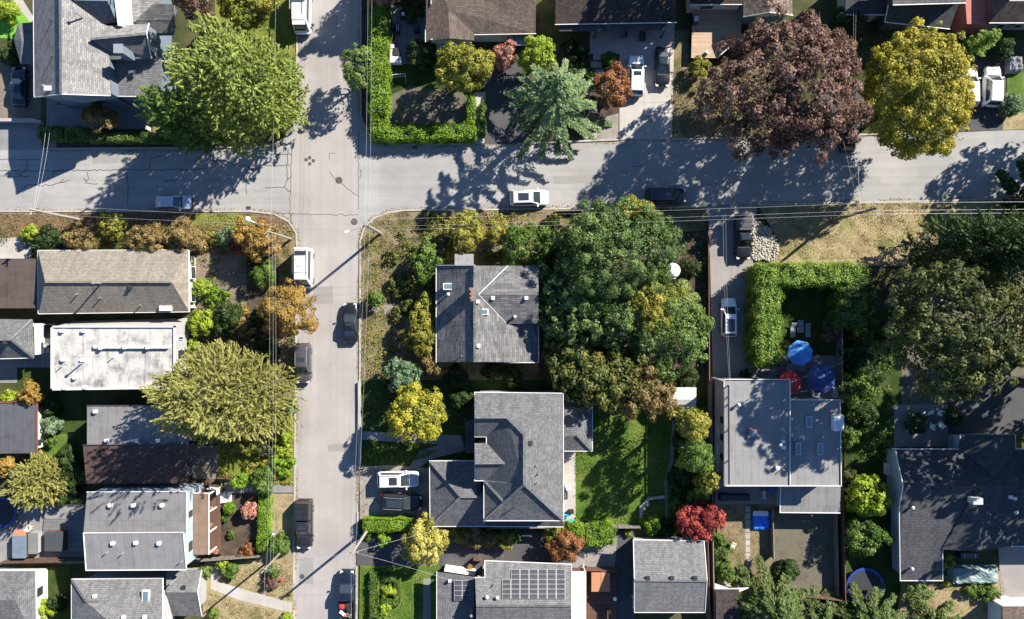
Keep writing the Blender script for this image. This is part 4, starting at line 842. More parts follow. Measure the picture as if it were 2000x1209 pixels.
vents(T, [(123, 646, 4.4, 'box'), (165, 646, 4.4, 'box'), (198, 679, 4.6, 'box'), (245, 678, 4.6, 'box'), (290, 678, 4.6, 'box'), (125, 702, 4.4, 'box'), (163, 703, 4.4, 'box'), (160, 710, 4.4, 'tall'), (148, 737, 4.4, 'box'), (128, 757, 4.4, 'box'), (168, 756, 4.4, 'box'), (222, 698, 4.4, 'pipe'), (121, 716, 4.4, 'pipe')])
win(T, (352, 657), (352, 664), 2.9, 1.2); win(T, (353, 682), (353, 702), 2.6, 1.8)
B = house('house', 'dark grey hip-roofed house at the frame of the white slab terrace', [('sh_dark', [[(-80, 622, 3), (62, 624, 3), (21, 663, 4.8), (-80, 663, 4.8)], [(62, 624, 3), (65, 698, 3), (21, 663, 4.8)], [(65, 698, 3), (-80, 702, 3), (-80, 663, 4.8), (21, 663, 4.8)]])], [(rect(-80, 624, 63, 698), 2.9, .4)], 'siding_white',
  [[(-80, 703, 2.95), (65, 699, 2.95)]], ridges=[('sh_grey', [(62, 624, 3.05), (21, 663, 4.85), (65, 698, 3.05)]), ('sh_grey', [(-80, 663, 4.85), (21, 663, 4.85)])]); vents(B, [(12, 668, 4.6, 'dbox')])
A_ = thing('canopy', 'white sheet canopy beside the dark grey hip roof', 'canopy', P(76, 660)); MB().slab([P(67, 632, 2.5), P(84, 632, 2.3), P(84, 691, 2.3), P(68, 693, 2.5)], .06).obj('sheet', 'trim_white', A_)
for q in ((83, 634), (83, 689), (69, 634), (69, 690)):
    c = P(*q, 2.3); MB().cyl((c[0], c[1], 0), .05, 2.3, 8).obj('post', 'trim_white', A_)
B = house('house', 'house with red-brown slope and grey flat roof beside the gold cypress', [('mem_grey', [flat([(170, 793), (368, 793), (368, 869), (170, 869)], 4.1)]), ('sh_redbrown', [[(162, 869, 4.3), (361, 868, 4.3), (364, 942, 3.1), (168, 943, 3.1)]])],
  [(rect(171, 794, 367, 868), 4.0, .2), (rect(168, 868, 362, 942), 3.0, .35)], 'siding_dark', [[(170, 792, 4.15), (368, 792, 4.15)], [(168, 944, 3.05), (364, 943, 3.05)], [(162, 869, 4.35), (361, 868, 4.35)]], 'trim_dark')
vents(B, [(210, 860, 4.2, 'box'), (268, 860, 4.2, 'box'), (310, 860, 4.2, 'box'), (188, 803, 4.2, 'box')]); win(B, (367, 880), (368, 915), 2.0, 1.2, 'trim_dark')
B = house('house', 'outbuilding with flat dark roof and pale wall beside the sunlit grass wedge', [('mem_dark', [flat([(-80, 786), (72, 787), (72, 885), (-80, 887)], 2.5)])], [(rect(-80, 788, 71, 884), 2.4, .35)], 'siding_cream', [[(72, 787, 2.55), (72, 886, 2.55)], [(-80, 786, 2.55), (72, 787, 2.55)]], 'rust_red'); win(B, (78, 858), (78, 866), 1.8, .9, 'trim_dark')
B = house('house', 'pale blue house with grey membrane roof and brown porch roof', [('mem_grey', [[(170, 962, 5.8), (364, 961, 5.8), (364, 1040, 5.8), (163, 1041, 5.8)]]), ('mem_greyblue', [[(163, 1042, 6.1), (358, 1041, 6.1), (364, 1113, 5.3), (168, 1113, 5.3)]]), ('mem_brown', [[(378, 963, 3.1), (408, 963, 2.9), (408, 1083, 2.9), (378, 1083, 3.1)]])],
  [([(170, 963), (363, 962), (363, 1110), (168, 1111)], 5.2, .15)], 'siding_paleblue', [[(170, 961, 5.85), (364, 960, 5.85), (364, 1040, 5.85)], [(163, 1041, 6.15), (358, 1040, 6.15), (364, 1113, 5.35), (168, 1114, 5.35), (163, 1041, 6.15)], [(408, 963, 2.92), (408, 1083, 2.92)], [(378, 963, 3.12), (408, 963, 2.92)]])
vents(B, [(217, 986, 5.9, 'box'), (262, 986, 5.9, 'box'), (318, 986, 5.9, 'box'), (222, 1060, 5.9, 'box'), (267, 1059, 5.9, 'box'), (312, 1060, 5.9, 'box'), (211, 1078, 5.7, 'pipe'), (242, 1080, 5.7, 'pipe'), (356, 1096, 5.5, 'pipe')])
win(B, (371, 995), (371, 1012), 3.8, 1.3); win(B, (371, 1055), (371, 1078), 3.8, 1.3)
for x, y in ((409, 965), (409, 1000), (409, 1040), (409, 1080)):
    c = P(x, y, 2.9); MB().box((c[0] - .06, c[1], 1.4), (.14, .14, 2.9)).obj('porch_post', 'trim_white', B)
DK = deck('porch_deck', 'slatted brown porch deck along the pale blue house', [(388, 955), (430, 951), (431, 1082), (388, 1084)], .8, 'fence_brown', pdir=0, rail=('trim_white', [[(412, 951), (430, 951), (430, 962)]]))
for k in range(4): 
    c = P(436 + k * 5, 971); MB().box((c[0], c[1], .35 - k * .09), (.3, 1.1, .7 - k * .18)).obj('step', 'trim_white', DK)
B = house('house', 'grey hip-roofed house with a white skylight and white trim', [('sh_grey', [[(140, 1132, 4.20), (318, 1130, 4.20), (318, 1230, 6.90), (232, 1230, 6.90), (193, 1175, 5.40), (168, 1175, 5.40)], [(140, 1132, 4.20), (168, 1175, 5.40), (140, 1222, 4.20)], [(168, 1175, 5.40), (193, 1175, 5.40), (232, 1230, 6.90), (232, 1300, 6.90), (160, 1300, 4.20), (140, 1222, 4.20)], [(318, 1230, 6.90), (318, 1320, 4.20), (232, 1320, 4.20), (232, 1230, 6.90)]]),
   ('sh_grey', [[(325, 1116, 3.10), (394, 1114, 3.10), (386, 1157, 4.30), (324, 1157, 4.30)]]), ('sh_dark', [[(324, 1157, 4.30), (386, 1157, 4.30), (394, 1203, 3.00), (324, 1203, 3.00)]])],  # gable's south slope wears the darker shingle as painted shade
  [(rect(142, 1134, 317, 1300), 4.1, .5), (rect(318, 1117, 391, 1200), 2.9, .5)], 'siding_grey', [[(318, 1130, 4.15), (140, 1131, 4.15), (140, 1224, 4.15)], [(318, 1130, 4.20), (318, 1230, 6.85)], [(394, 1114, 3.10), (386, 1157, 4.30), (394, 1203, 3.00)]], ridges=[('sh_dark', [(140, 1132, 4.25), (168, 1175, 5.45), (193, 1175, 5.45)])])
skylight(B, 279, 1152, 293, 1176, 5.2, 'trim_white'); vents(B, [(187, 1163, 5.10, 'box'), (243, 1204, 6.20, 'box'), (284, 1204, 6.20, 'box'), (360, 1146, 4.00, 'dbox'), (345, 1130, 3.60, 'tall')])
B = house('house', 'house with a dark blue-grey roof below the yard trampoline', [('sh_dark', [[(-80, 1115, 3.30), (69, 1115, 3.30), (30, 1172, 4.80), (-80, 1172, 4.80)], [(69, 1115, 3.30), (71, 1260, 3.30), (30, 1172, 4.80)], [(71, 1260, 3.30), (-80, 1260, 3.30), (-80, 1172, 4.80), (30, 1172, 4.80)]])], [(rect(-80, 1117, 69, 1258), 3.2, .6)], 'siding_white', [[(-80, 1114, 3.25), (69, 1114, 3.25), (71, 1260, 3.25)]]); win(B, (77, 1145), (77, 1165), 1.7, 1.2)

# centre house
B = house('house', 'low grey corrugated-looking roof house on the overgrown corner lot', [('sh_centre', [[(852, 519, 3.6), (852, 707, 3.6), (927, 707, 6.8), (927, 519, 6.8)], [(927, 519, 6.8), (927, 707, 6.8), (1052, 707, 3.6), (1052, 632, 3.6), (990, 632, 5.1), (935, 575, 6.6), (992, 519, 5.1)], [(935, 575, 6.6), (992, 519, 5.1), (1052, 519, 5.1), (1052, 575, 6.6)], [(935, 575, 6.6), (1052, 575, 6.6), (1052, 632, 5.1), (990, 632, 5.1)]]),
   ('mem_greyblue', [[(888, 496, 2.9), (925, 496, 2.9), (925, 519, 3.2), (888, 519, 3.2)]])],
  [(rect(852, 519, 1052, 707), 3.5, .35)], 'siding_grey', [[(852, 518, 3.6), (852, 708, 3.6)], [(1052, 632, 3.65), (1052, 708, 3.6), (985, 708, 5.1)], [(852, 518, 3.65), (927, 518, 6.8)]], ridges=[('trim_grey', [(935, 575, 6.6), (992, 519, 5.1)]), ('trim_grey', [(935, 575, 6.6), (990, 632, 5.1)]), ('sh_centre', [(927, 519, 6.82), (927, 707, 6.82)])])
skylight(B, 866, 553, 887, 566, 4.7, 'trim_white'); skylight(B, 934, 603, 954, 615, 6.2, 'trim_white')
c = P(921, 575, 7.6); ch = MB().box((c[0], c[1], 6.5), (.5, 1.5, 2.4)).obj('chimney', 'brick_red', B)
for k in (-.45, 0, .45): MB().cyl((c[0], c[1] + k, 7.68), .14, .3, 10).obj('flue_pot', 'brick_red', ch)
vents(B, [(876, 575, 4.7, 'turb'), (963, 582, 6.2, 'box'), (934, 589, 6.6, 'box'), (935, 675, 6.6, 'box'), (902, 695, 5.8, 'pipe'), (1028, 582, 6.3, 'box')])
c = P(1006, 618, 5.3); MB().cyl((c[0], c[1], 5.0), .18, .9, 12).obj('vent_pipe', 'trim_grey', B)
# big hip-roofed house
B = house('house', 'large grey hip-roofed house with many valleys beside the green back lawn',
  [('sh_dark', [[(927, 767, 6), (1099, 769, 6), (1024, 849, 9), (990, 815, 8), (927, 815, 8)], [(1099, 769, 6), (1100, 1016, 6), (1024, 946, 9), (1024, 849, 9)], [(1100, 1016, 6), (946, 1016, 6), (985, 981, 7.4), (1024, 946, 9)], [(946, 1016, 6), (946, 939, 6), (985, 981, 7.4)],
     [(990, 815, 8), (1024, 849, 9), (1024, 946, 9), (985, 981, 7.4), (948, 940, 6), (951, 938, 6), (986, 904, 7.6), (951, 866, 6.2), (951, 853, 6.2)], [(927, 815, 8), (990, 815, 8), (951, 853, 6.2), (927, 853, 6.2)], [(928, 905, 7.6), (986, 904, 7.6), (951, 866, 6.2), (927, 866, 6.2)], [(928, 905, 7.6), (928, 938, 6), (951, 938, 6), (986, 904, 7.6)]]),
   ('sh_dark', [[(840, 901, 3.3), (841, 1027, 3.3), (900, 970, 5.3)], [(840, 901, 3.3), (932, 901, 3.3), (932, 970, 5.3), (900, 970, 5.3)], [(841, 1027, 3.3), (948, 1027, 3.3), (948, 970, 5.3), (900, 970, 5.3)]]),
   ('sh_dark', [[(1099, 853, 4.4), (1127, 850, 4.4), (1156, 880, 3.3), (1099, 880, 3.3)], [(1127, 850, 4.4), (1156, 880, 3.3), (1156, 766, 3.3), (1127, 795, 4.4)], [(1099, 768, 3.3), (1156, 766, 3.3), (1127, 795, 4.4), (1099, 795, 4.4)], [(1099, 795, 4.4), (1127, 795, 4.4), (1127, 850, 4.4), (1099, 853, 4.4)]]),
   ('sh_charcoal', [flat(rect(909, 822, 929, 885), 3.2)]), ('sh_charcoal', [[(948, 1014, 3.5), (1100, 1014, 3.5), (1100, 1028, 3.2), (948, 1028, 3.2)]])],
  [([(928, 768), (1099, 769), (1099, 1015), (947, 1015), (947, 938), (928, 938), (928, 866), (950, 866), (950, 853), (928, 853)], 5.9, .35), (rect(841, 902, 946, 1026), 3.2, .4), (rect(1095, 768, 1155, 879), 3.2, .4), (rect(911, 824, 929, 883), 3.1, .2)], 'siding_grey',
  [[(927, 766, 6), (1100, 768, 6), (1101, 1017, 6), (945, 1017, 6), (945, 939, 6), (927, 939, 6), (927, 867, 6.15), (950, 867, 6.15), (950, 853, 6.15), (927, 853, 6.15), (927, 766, 6.1)], [(930, 900, 3.25), (839, 900, 3.25), (840, 1028, 3.25), (948, 1028, 3.2), (1100, 1029, 3.15)], [(1157, 766, 3.25), (1157, 881, 3.25), (1101, 881, 3.25)]],
  ridges=[('sh_grey', [(927, 815, 8.05), (990, 815, 8.05), (1024, 849, 9.05), (1024, 946, 9.05), (1100, 1016, 6.05)]), ('sh_grey', [(946, 1016, 6.05), (985, 981, 7.45), (1024, 946, 9.05)]), ('sh_grey', [(985, 981, 7.45), (946, 939, 6.05)]), ('sh_grey', [(928, 905, 7.65), (986, 904, 7.65)]), ('sh_grey', [(841, 1027, 3.35), (900, 970, 5.35), (840, 901, 3.35)]), ('sh_grey', [(900, 970, 5.35), (932, 970, 5.35)]), ('sh_grey', [(1127, 850, 4.45), (1156, 880, 3.35)])])
vents(B, [(1036, 865, 8.5, 'dbox'), (1048, 908, 8.0, 'pipe'), (1050, 926, 8.0, 'dpipe'), (1049, 942, 8.0, 'pipe'), (1005, 991, 7.2, 'dpipe')])
# solar house, pergola, garage
B = house('house', 'grey-roofed house carrying two solar arrays beside the hot tub deck',
  [('sh_grey', [[(947, 1096, 3.1), (1115, 1103, 3.1), (1115, 1183, 5.1), (930, 1183, 5.1), (928, 1128, 3.7), (947, 1128, 3.8)]]), ('sh_dark', [[(930, 1183, 5.1), (1115, 1183, 5.1), (1115, 1320, 2.8), (930, 1320, 2.8)]]), ('sh_dark', [[(854, 1118, 2.6), (926, 1128, 2.95), (926, 1320, 2.95), (854, 1320, 2.6)]])],  # darker shingle on the south slope paints in its shaded side
  [(rect(930, 1108, 1114, 1310), 2.9, .7), (rect(855, 1126, 930, 1310), 2.5, .45)], 'siding_grey', [[(927, 1128, 3.7), (947, 1128, 3.8), (947, 1095, 3.1), (1116, 1102, 3.1), (1116, 1183, 5.1)], [(853, 1117, 2.6), (853, 1320, 2.6)]], ridges=[('sh_dark', [(930, 1183, 5.15), (1115, 1183, 5.15)])])
def panel(parent, x0, y0, x1, y1, hf, nx, ny):
    q = [Vector(P(x, y, hf(x, y) + .12)) for x, y in ((x0, y0), (x1, y0), (x1, y1), (x0, y1))]
    fr = MB().slab([tuple(v_) for v_ in q], .06).obj('solar_panel', 'trim_grey', parent); mb = MB(); lerp = lambda u, w: (q[0] * (1 - u) + q[1] * u) * (1 - w) + (q[3] * (1 - u) + q[2] * u) * w
    up = Vector((0, 0, .006)); g = .004
    for i in range(nx):
        for j in range(ny): mb.quad(*[tuple(lerp(u, w) + up) for u, w in ((i / nx + .035 / nx + g, (j + 1) / ny - .02 / ny - g), ((i + 1) / nx - .035 / nx - g, (j + 1) / ny - .02 / ny - g), ((i + 1) / nx - .035 / nx - g, j / ny + .02 / ny + g), (i / nx + .035 / nx + g, j / ny + .02 / ny + g))])
    mb.obj('cells', 'solar', fr)
hf = lambda x, y: 3.1 + (y - 1100) / 83 * 2.0
for r_ in range(3):
    for k in range(7):
        if r_ == 0 and k == 0: continue
        panel(B, 980.5 + k * 17.7, 1112 + r_ * 19.3, 980.5 + k * 17.7 + 17.2, 1112 + r_ * 19.3 + 18.8, hf, 1, 2)
for i in range(2):
    for j in range(2): panel(B, 887 + i * 16, 1133.5 + j * 20, 887 + i * 16 + 15.6, 1133.5 + j * 20 + 19.5, lambda x, y: 2.9, 1, 2)
vents(B, [(951, 1164, 4.6, 'turb'), (971, 1165, 4.6, 'turb'), (965, 1141, 4.1, 'pipe'), (922, 1192, 2.9, 'tall')]); c = P(879, 1133, 2.8); MB().box((c[0], c[1], 3.0), (.35, .25, .4)).obj('junction_box', 'trim_white', B)
T = thing('pergola_roof', 'cream panelled patio cover between solar house and hot tub', 'canopy', P(1130, 1165))
for k in range(6): MB().slab([P(1116, 1116 + k * 21, 2.9), P(1145, 1116 + k * 21, 2.7), P(1145, 1136.5 + k * 21, 2.7), P(1116, 1136.5 + k * 21, 2.9)], .05).obj('panel', 'siding_cream', T)
for y in (1118, 1160, 1205, 1240):
    c = P(1143, y, 2.7); MB().box((c[0], c[1], 1.33), (.1, .1, 2.66)).obj('post', 'trim_white', T)
DK = deck('hot_tub_deck', 'red-brown timber deck carrying the brown covered hot tub', [(1146, 1108), (1204, 1108), (1204, 1260), (1146, 1260)], .5, 'deck_brown', rail=('deck_brown', [[(1116, 1108), (1204, 1110)], [(1185, 1187), (1185, 1209)]]), pdir=0)
def hottub(x, y, sx, sy, h0, lid, label):
    c = P(x, y, h0 + .9); T = thing('hot_tub', label, 'hot tub', (c[0], c[1], h0)); MB().box((c[0], c[1], h0 + .42), (sx, sy, .84)).obj('shell', 'fence_brown', T)
    for k in (-1, 1): 
        o = MB().box((c[0] + k * sx * .253, c[1], h0 + .9), (sx * .5, sy + .06, .12)).obj('cover', lid, T); bv = o.modifiers.new('b', 'BEVEL'); bv.width = .05; bv.segments = 2
hottub(1173, 1137, 2.25, 2.25, .5, 'cloth_brown', 'square hot tub with brown folding cover on the red-brown deck')
B = house('garage', 'detached garage with a plain grey gable roof', [('sh_grey', [[(1237, 1055, 3), (1375, 1057, 3), (1381, 1134, 4.7), (1239, 1133, 4.7)], [(1239, 1133, 4.7), (1381, 1134, 4.7), (1377, 1195, 3), (1239, 1195, 3)]])], [(rect(1238, 1058, 1375, 1193), 2.9, .35)], 'siding_grey', [[(1237, 1054, 2.95), (1375, 1056, 2.95)], [(1239, 1196, 2.95), (1377, 1196, 2.95)], [(1375, 1057, 3), (1381, 1134, 4.7), (1377, 1195, 3)], [(1237, 1055, 3), (1239, 1133, 4.7), (1239, 1195, 3)]], ridges=[('sh_grey', [(1239, 1133, 4.75), (1381, 1134, 4.75)])], cat='garage')
vents(B, [(1265, 1128, 4.6, 'dbox'), (1312, 1128, 4.6, 'dbox'), (1357, 1128, 4.6, 'dbox')]); win(B, (1236, 1165), (1236, 1185), 1.6, 1.0)
# flat-roofed house east
B = house('house', 'flat-roofed modern house with skylights beside the long driveway', [('mem_greyblue', [flat([(1414, 741), (1543, 741), (1543, 949), (1415, 949)], 6.4)]), ('mem_greyblue', [flat([(1543, 781), (1641, 781), (1643, 949), (1543, 949)], 6.0)]), ('mem_grey', [[(1525, 949, 3.2), (1642, 949, 3.2), (1641, 1001, 2.9), (1523, 1000, 2.9)]])],
  [(rect(1415, 743, 1542, 948), 6.3, .2), (rect(1540, 783, 1641, 948), 5.9, .2), (rect(1526, 940, 1640, 999), 2.9, .3)], 'siding_grey',
  [[(1414, 741, 6.5), (1543, 741, 6.5), (1543, 949, 6.5), (1414, 949, 6.5), (1414, 741, 6.5)], [(1543, 781, 6.1), (1641, 781, 6.1), (1643, 949, 6.1), (1543, 949, 6.1)], [(1525, 949, 3.25), (1523, 1001, 2.95), (1641, 1002, 2.95)]])
for a in ((1573, 812, 1585, 835), (1552, 864, 1563, 888), (1595, 864, 1606, 888)): skylight(B, *a, 6.05)
skylight(B, 1459, 838, 1478, 855, 6.45, 'rust_red')
c = P(1637, 826, 6.6); u = MB().box((c[0], c[1], 6.45), (1.1, 1.75, .75)).obj('air_conditioner', 'trim_white', B); MB().cyl((c[0] + .15, c[1], 6.83), .4, .05, 18).obj('fan_grille', 'metal_light', u); MB().cyl((c[0] + .15, c[1] - .62, 6.83), .2, .06, 14).obj('cap', 'metal_light', u)
vents(B, [(1528, 862, 6.5, 'box'), (1529, 873, 6.5, 'box'), (1522, 868, 6.5, 'turb'), (1441, 790, 6.5, 'turb'), (1517, 913, 6.5, 'box'), (1529, 905, 6.5, 'pipe'), (1528, 916, 6.5, 'pipe')])
MB().tube([P(1423, 752, 6.9), P(1424, 946, 6.9)], .1, 8).obj('service_pipe', 'metal_dark', B)
for y, k in ((753, 'a'), (775, 'b'), (790, 'c'), (840, 'd'), (900, 'e')): 
    c = P(1423.5, y, 6.6); MB().box((c[0], c[1], 6.63), (.1, .1, .5)).obj('pipe_stand', 'metal_light', B)
for y in (812, 846, 884): win(B, (1411, y), (1411, y + 16), 4.6, 1.4)
for y0 in (830, 868):
    a, b = P(1410, y0, 3.4), P(1406, y0 + 18, 3.4); MB().box(((a[0] + b[0]) / 2 - .1, (a[1] + b[1]) / 2, 3.4), (.6, 1.15, .1)).obj('window_hood', 'trim_white', B)
# large dark house south-east
B = house('house', 'large dark-roofed house in tree shade with pale west gable', [('sh_charcoal', [[(1748, 877, 3.50), (2160, 877, 3.50), (2160, 949, 5.30), (1764, 949, 5.30)], [(1875, 849, 3.70), (1943, 849, 5.00), (1943, 934, 5.05), (1875, 877, 3.65)], [(1983, 849, 3.70), (1943, 849, 5.00), (1943, 934, 5.05), (1983, 877, 3.65)],
    [(1764, 949, 5.30), (2160, 949, 5.30), (2160, 1066, 3.60), (1975, 1066, 3.60), (1839, 1073, 3.50), (1840, 1133, 2.60), (1758, 1133, 2.60), (1756, 993, 4.60)], [(1908, 958, 5.40), (1908, 1077, 4.90), (1839, 1073, 3.60)], [(1908, 958, 5.40), (1908, 1077, 4.90), (1975, 1066, 3.70)]])],
  [([(1752, 880), (2160, 880), (2160, 1064), (1975, 1064), (1842, 1070), (1840, 1130), (1760, 1130)], 2.6, .3), (rect(1878, 852, 1982, 900), 3.4, .4), ([(1754, 882), (2160, 882), (2160, 1000), (1758, 1000)], 3.5, .3)], 'siding_paleblue',
  [[(1748, 877, 3.50), (1875, 877, 3.50), (1875, 849, 3.70), (1983, 849, 3.70), (1983, 877, 3.50), (2160, 877, 3.50)], [(1748, 877, 3.50), (1764, 949, 5.30), (1756, 993, 4.60)], [(1756, 993, 4.60), (1758, 1134, 2.60), (1841, 1134, 2.60), (1841, 1073, 3.40)], [(1975, 1067, 3.60), (2160, 1067, 3.60)]])
bx = P(1757, 884, 3.4)[0] + .28; mb = MB(); mb.quad((bx, P(0, 886, 3.4)[1], 3.4), (bx, P(0, 949, 5.1)[1], 5.0), (bx, P(0, 998, 4.3)[1], 4.2), (bx, P(0, 998, 4.3)[1], 3.3)); mb.obj('gable_wall', 'siding_paleblue', B)
c = P(1897, 974, 5.60); MB().box((c[0], c[1], 6.3), (1.1, .7, 1.0)).obj('chimney', 'trim_grey', B); vents(B, [(1779, 990, 4.70, 'turb'), (1978, 972, 5.00, 'turb'), (1972, 970, 5.00, 'box'), (1980, 999, 4.50, 'turb'), (1820, 953, 5.30, 'dpipe'), (1778, 1109, 3.00, 'turb')])
win(B, (1750, 965), (1751, 982), 3.0, 1.2); c = P(1737, 917, 1.); MB().box((c[0], c[1], .5), (.5, 1.4, .9)).obj('heat_pump', 'trim_white', B)
house('garden_shed', 'brown shingled shed beside the bleached lawn', [('sh_brown', [[(1958, 1184, 2.8), (2060, 1184, 2.8), (2060, 1270, 3.6), (1958, 1270, 3.6)]])], [(rect(1956, 1182, 2060, 1270), 2.7, .1)], 'siding_white', [[(1957, 1183, 2.8), (2060, 1183, 2.8)]], cat='shed')
house('garden_shed', 'small shed with dark shingles and pale eave below the dry lawn', [('sh_darkbrown', [[(1398, 1152, 3.0), (1444, 1152, 3.0), (1444, 1240, 2.5), (1399, 1240, 2.5)]]), ('mem_lightgrey', [[(1396, 1140, 2.6), (1425, 1150, 2.6), (1464, 1148, 2.6), (1444, 1156, 2.9), (1398, 1156, 2.9)]])], [(rect(1400, 1156, 1440, 1235), 2.4, .1)], 'siding_white', cat='shed')
T = house('garden_shed', 'white-roofed garden shed at the edge of the tree group', [('mem_lightgrey', [[(1308, 757, 2.5), (1360, 757, 2.5), (1360, 780, 3.0), (1308, 780, 3.0)], [(1308, 780, 3.0), (1360, 780, 3.0), (1359, 800, 2.5), (1308, 800, 2.5)]])], [(rect(1309, 758, 1359, 799), 2.4, .1)], 'siding_white', cat='shed')
# ------------------------------------------------------------------ trees, shrubs and hedges
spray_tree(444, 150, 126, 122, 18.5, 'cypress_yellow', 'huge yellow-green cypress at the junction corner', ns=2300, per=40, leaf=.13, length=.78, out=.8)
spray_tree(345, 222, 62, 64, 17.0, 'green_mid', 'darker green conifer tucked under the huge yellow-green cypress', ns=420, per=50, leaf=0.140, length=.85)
tree(482, -8, 66, 55, 8.5, 'green_yellow', 'olive-green tree beside the cypress lawn and white truck')
tree(375, 0, 34, 32, 13.0, 'plum', 'dark red-leaved tree behind the grey dormer house')
tree(703, 130, 44, 43, 6.5, 'spruce_light', 'round clumpy green street tree over the hedge corner', nc=36, k=.2, rough=.3, fill=.4, leaf=0.133)
tree(908, 130, 60, 54, 7.5, 'green_yellow', 'feathery yellow-green tree in front of the brown shingled gable', leaf=0.150, nc=90)
tree(988, 106, 24, 33, 4.0, 'pink', 'shrubby tree with pink flower heads beside the yellow-green tree', leaf=0.140)
tree(1052, 108, 42, 34, 5.5, 'green_lime', 'lime-green maple behind the blue-green spruce', leaf=0.140)
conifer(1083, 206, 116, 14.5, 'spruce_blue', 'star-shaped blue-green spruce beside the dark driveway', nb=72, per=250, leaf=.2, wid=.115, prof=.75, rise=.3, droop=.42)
tree(1198, 170, 34, 46, 4.5, 'red_orange', 'small red-orange tree beside the white car on the concrete driveway', leaf=0.140)
shrub(1190, 112, 16, 1.8, 'green_mid', 'green shrub in the planter above the red-orange tree')
tree(1539, 168, 156, 150, 14.5, 'plum', 'huge copper-purple tree hanging over the cross street', leaf=.165, dens=.85, nc=420, rough=.3, fill=1.5)
LAMP[0] = .5
tree(1797, 180, 116, 138, 13.0, 'gold_green', 'huge golden-yellow tree beside the copper-purple tree', leaf=0.140, dens=.9, nc=420, fill=1.7)
LAMP[0] = 1.0
conifer(1906, 90, 24, 6.0, 'hedge_green', 'small bright green cypress beside the golden tree', nb=50, per=110, leaf=0.125, rise=.6, droop=.1, prof=.6)
shrub(1978, 202, 25, 2.2, 'blue_green', 'clipped round grey-green bush beside the white pickup', leaf=.09, ball=True)
shrub(1960, 90, 26, 2.5, 'green_dark', 'shaded dark shrub below the red stucco wall')
shrub(1660, 40, 34, 3.5, 'green_dark', 'dark shrubs between the two large trees and the slate roof')
shrub(1368, 128, 20, 2.4, 'green_yellow', 'yellow-green bush at the foot of the cedar deck')
LBL = iter(['low dark shrub against the dark brown roofed house', 'low dark shrub left of the paved driveway apron', 'low dark shrub right behind the spruce tip', 'low dark shrub beside the first stepping slabs'])
for x, y, r in ((1110, 90, 18), (1135, 98, 18), (1125, 130, 24), (1150, 150, 18)): shrub(x, y, r, 1.6, 'green_dark', next(LBL), group='dark bed shrubs behind the spruce')
shrub(824, 100, 32, 3.2, 'green_dark', 'shaded green bush at the gable corner of the brown house')
shrub(805, 15, 22, 2.5, 'green_dark', 'dark bush beside the cluttered slab patio')
tree(745, -2, 28, 16, 4., 'pink', 'pink-flowering shrub tree at the top of the street hedge', leaf=0.150)
hedge([(738, -40), (738, 205)], 1.9, 2.6, 'green_bright', 'tall leafy hedge along the street side of the corner garden', leaf=0.10, jit=.22)
hedge([(738, 205), (738, 252)], 2.0, 1.9, 'green_bright', 'lower leafy hedge end at the corner bend', leaf=0.10, jit=.18)
hedge([(752, 259), (835, 258)], 1.75, 1.8, 'green_bright', 'leafy clipped hedge along the cross street left of its gap', leaf=0.10, jit=.18)
hedge([(850, 257), (912, 257)], 1.75, 1.7, 'green_bright', 'leafy clipped hedge along the cross street right of its gap', leaf=0.10, jit=.18)
hedge([(919, 195), (919, 235)], .8, 1.6, 'green_bright', 'narrow leafy hedge beside the pale garden path', leaf=0.10)
hedge([(942, 205), (942, 262)], .5, 1.1, 'green_mid', 'thin low hedge between path and dark driveway')
hedge([(85, 258), (180, 262)], 1.4, 1.6, 'green_mid', 'leafy hedge end beside the grey driveway apron', leaf=0.10)
hedge([(180, 266), (330, 268)], 1.1, 1.4, 'green_mid', 'clipped shaded hedge along the cross street', leaf=0.10, jit=.06)
tree(193, 230, 34, 26, 4.0, 'orange_brown', 'shaded orange-tinged tree in the front patio', leaf=0.140)
shrub(8, 18, 22, 2.2, 'green_lime', 'bright shrub at the edge of the artificial turf'); shrub(20, 108, 24, 1.2, 'green_dark', 'low shaded shrub above the navy car')
# south-west corner garden
for (x, y, r, h, m, lb) in [(215, 440, 32, 4.0, 'green_yellow', 'yellow-green tree on the corner verge in house-cypress shadow'), (157, 464, 34, 4.0, 'orange_brown', 'shaded orange-brown tree beside the yellow-green one'), (93, 468, 32, 3.4, 'green_dark', 'dark green bush at the corner of the beige roof'),
      (288, 466, 42, 4.4, 'orange_brown', 'orange-brown tree overhanging the beige roof gutter'), (362, 462, 40, 4.4, 'orange_brown', 'orange-tinged tree beside the corner lawn strip'), (497, 466, 44, 4.8, 'orange', 'orange and gold tree at the street corner'), (470, 480, 22, 3.2, 'red', 'small deep red shrub in front of the orange corner tree'),
      (563, 605, 52, 6.5, 'orange', 'orange-gold street tree between the camper van and the grey car')]: tree(x, y, r, r * (1.15 if x == 563 else .82), h, m, lb, leaf=0.125)
shrub(55, 455, 18, 1.8, 'green_lime', 'small lime shrub beside the pale slab')
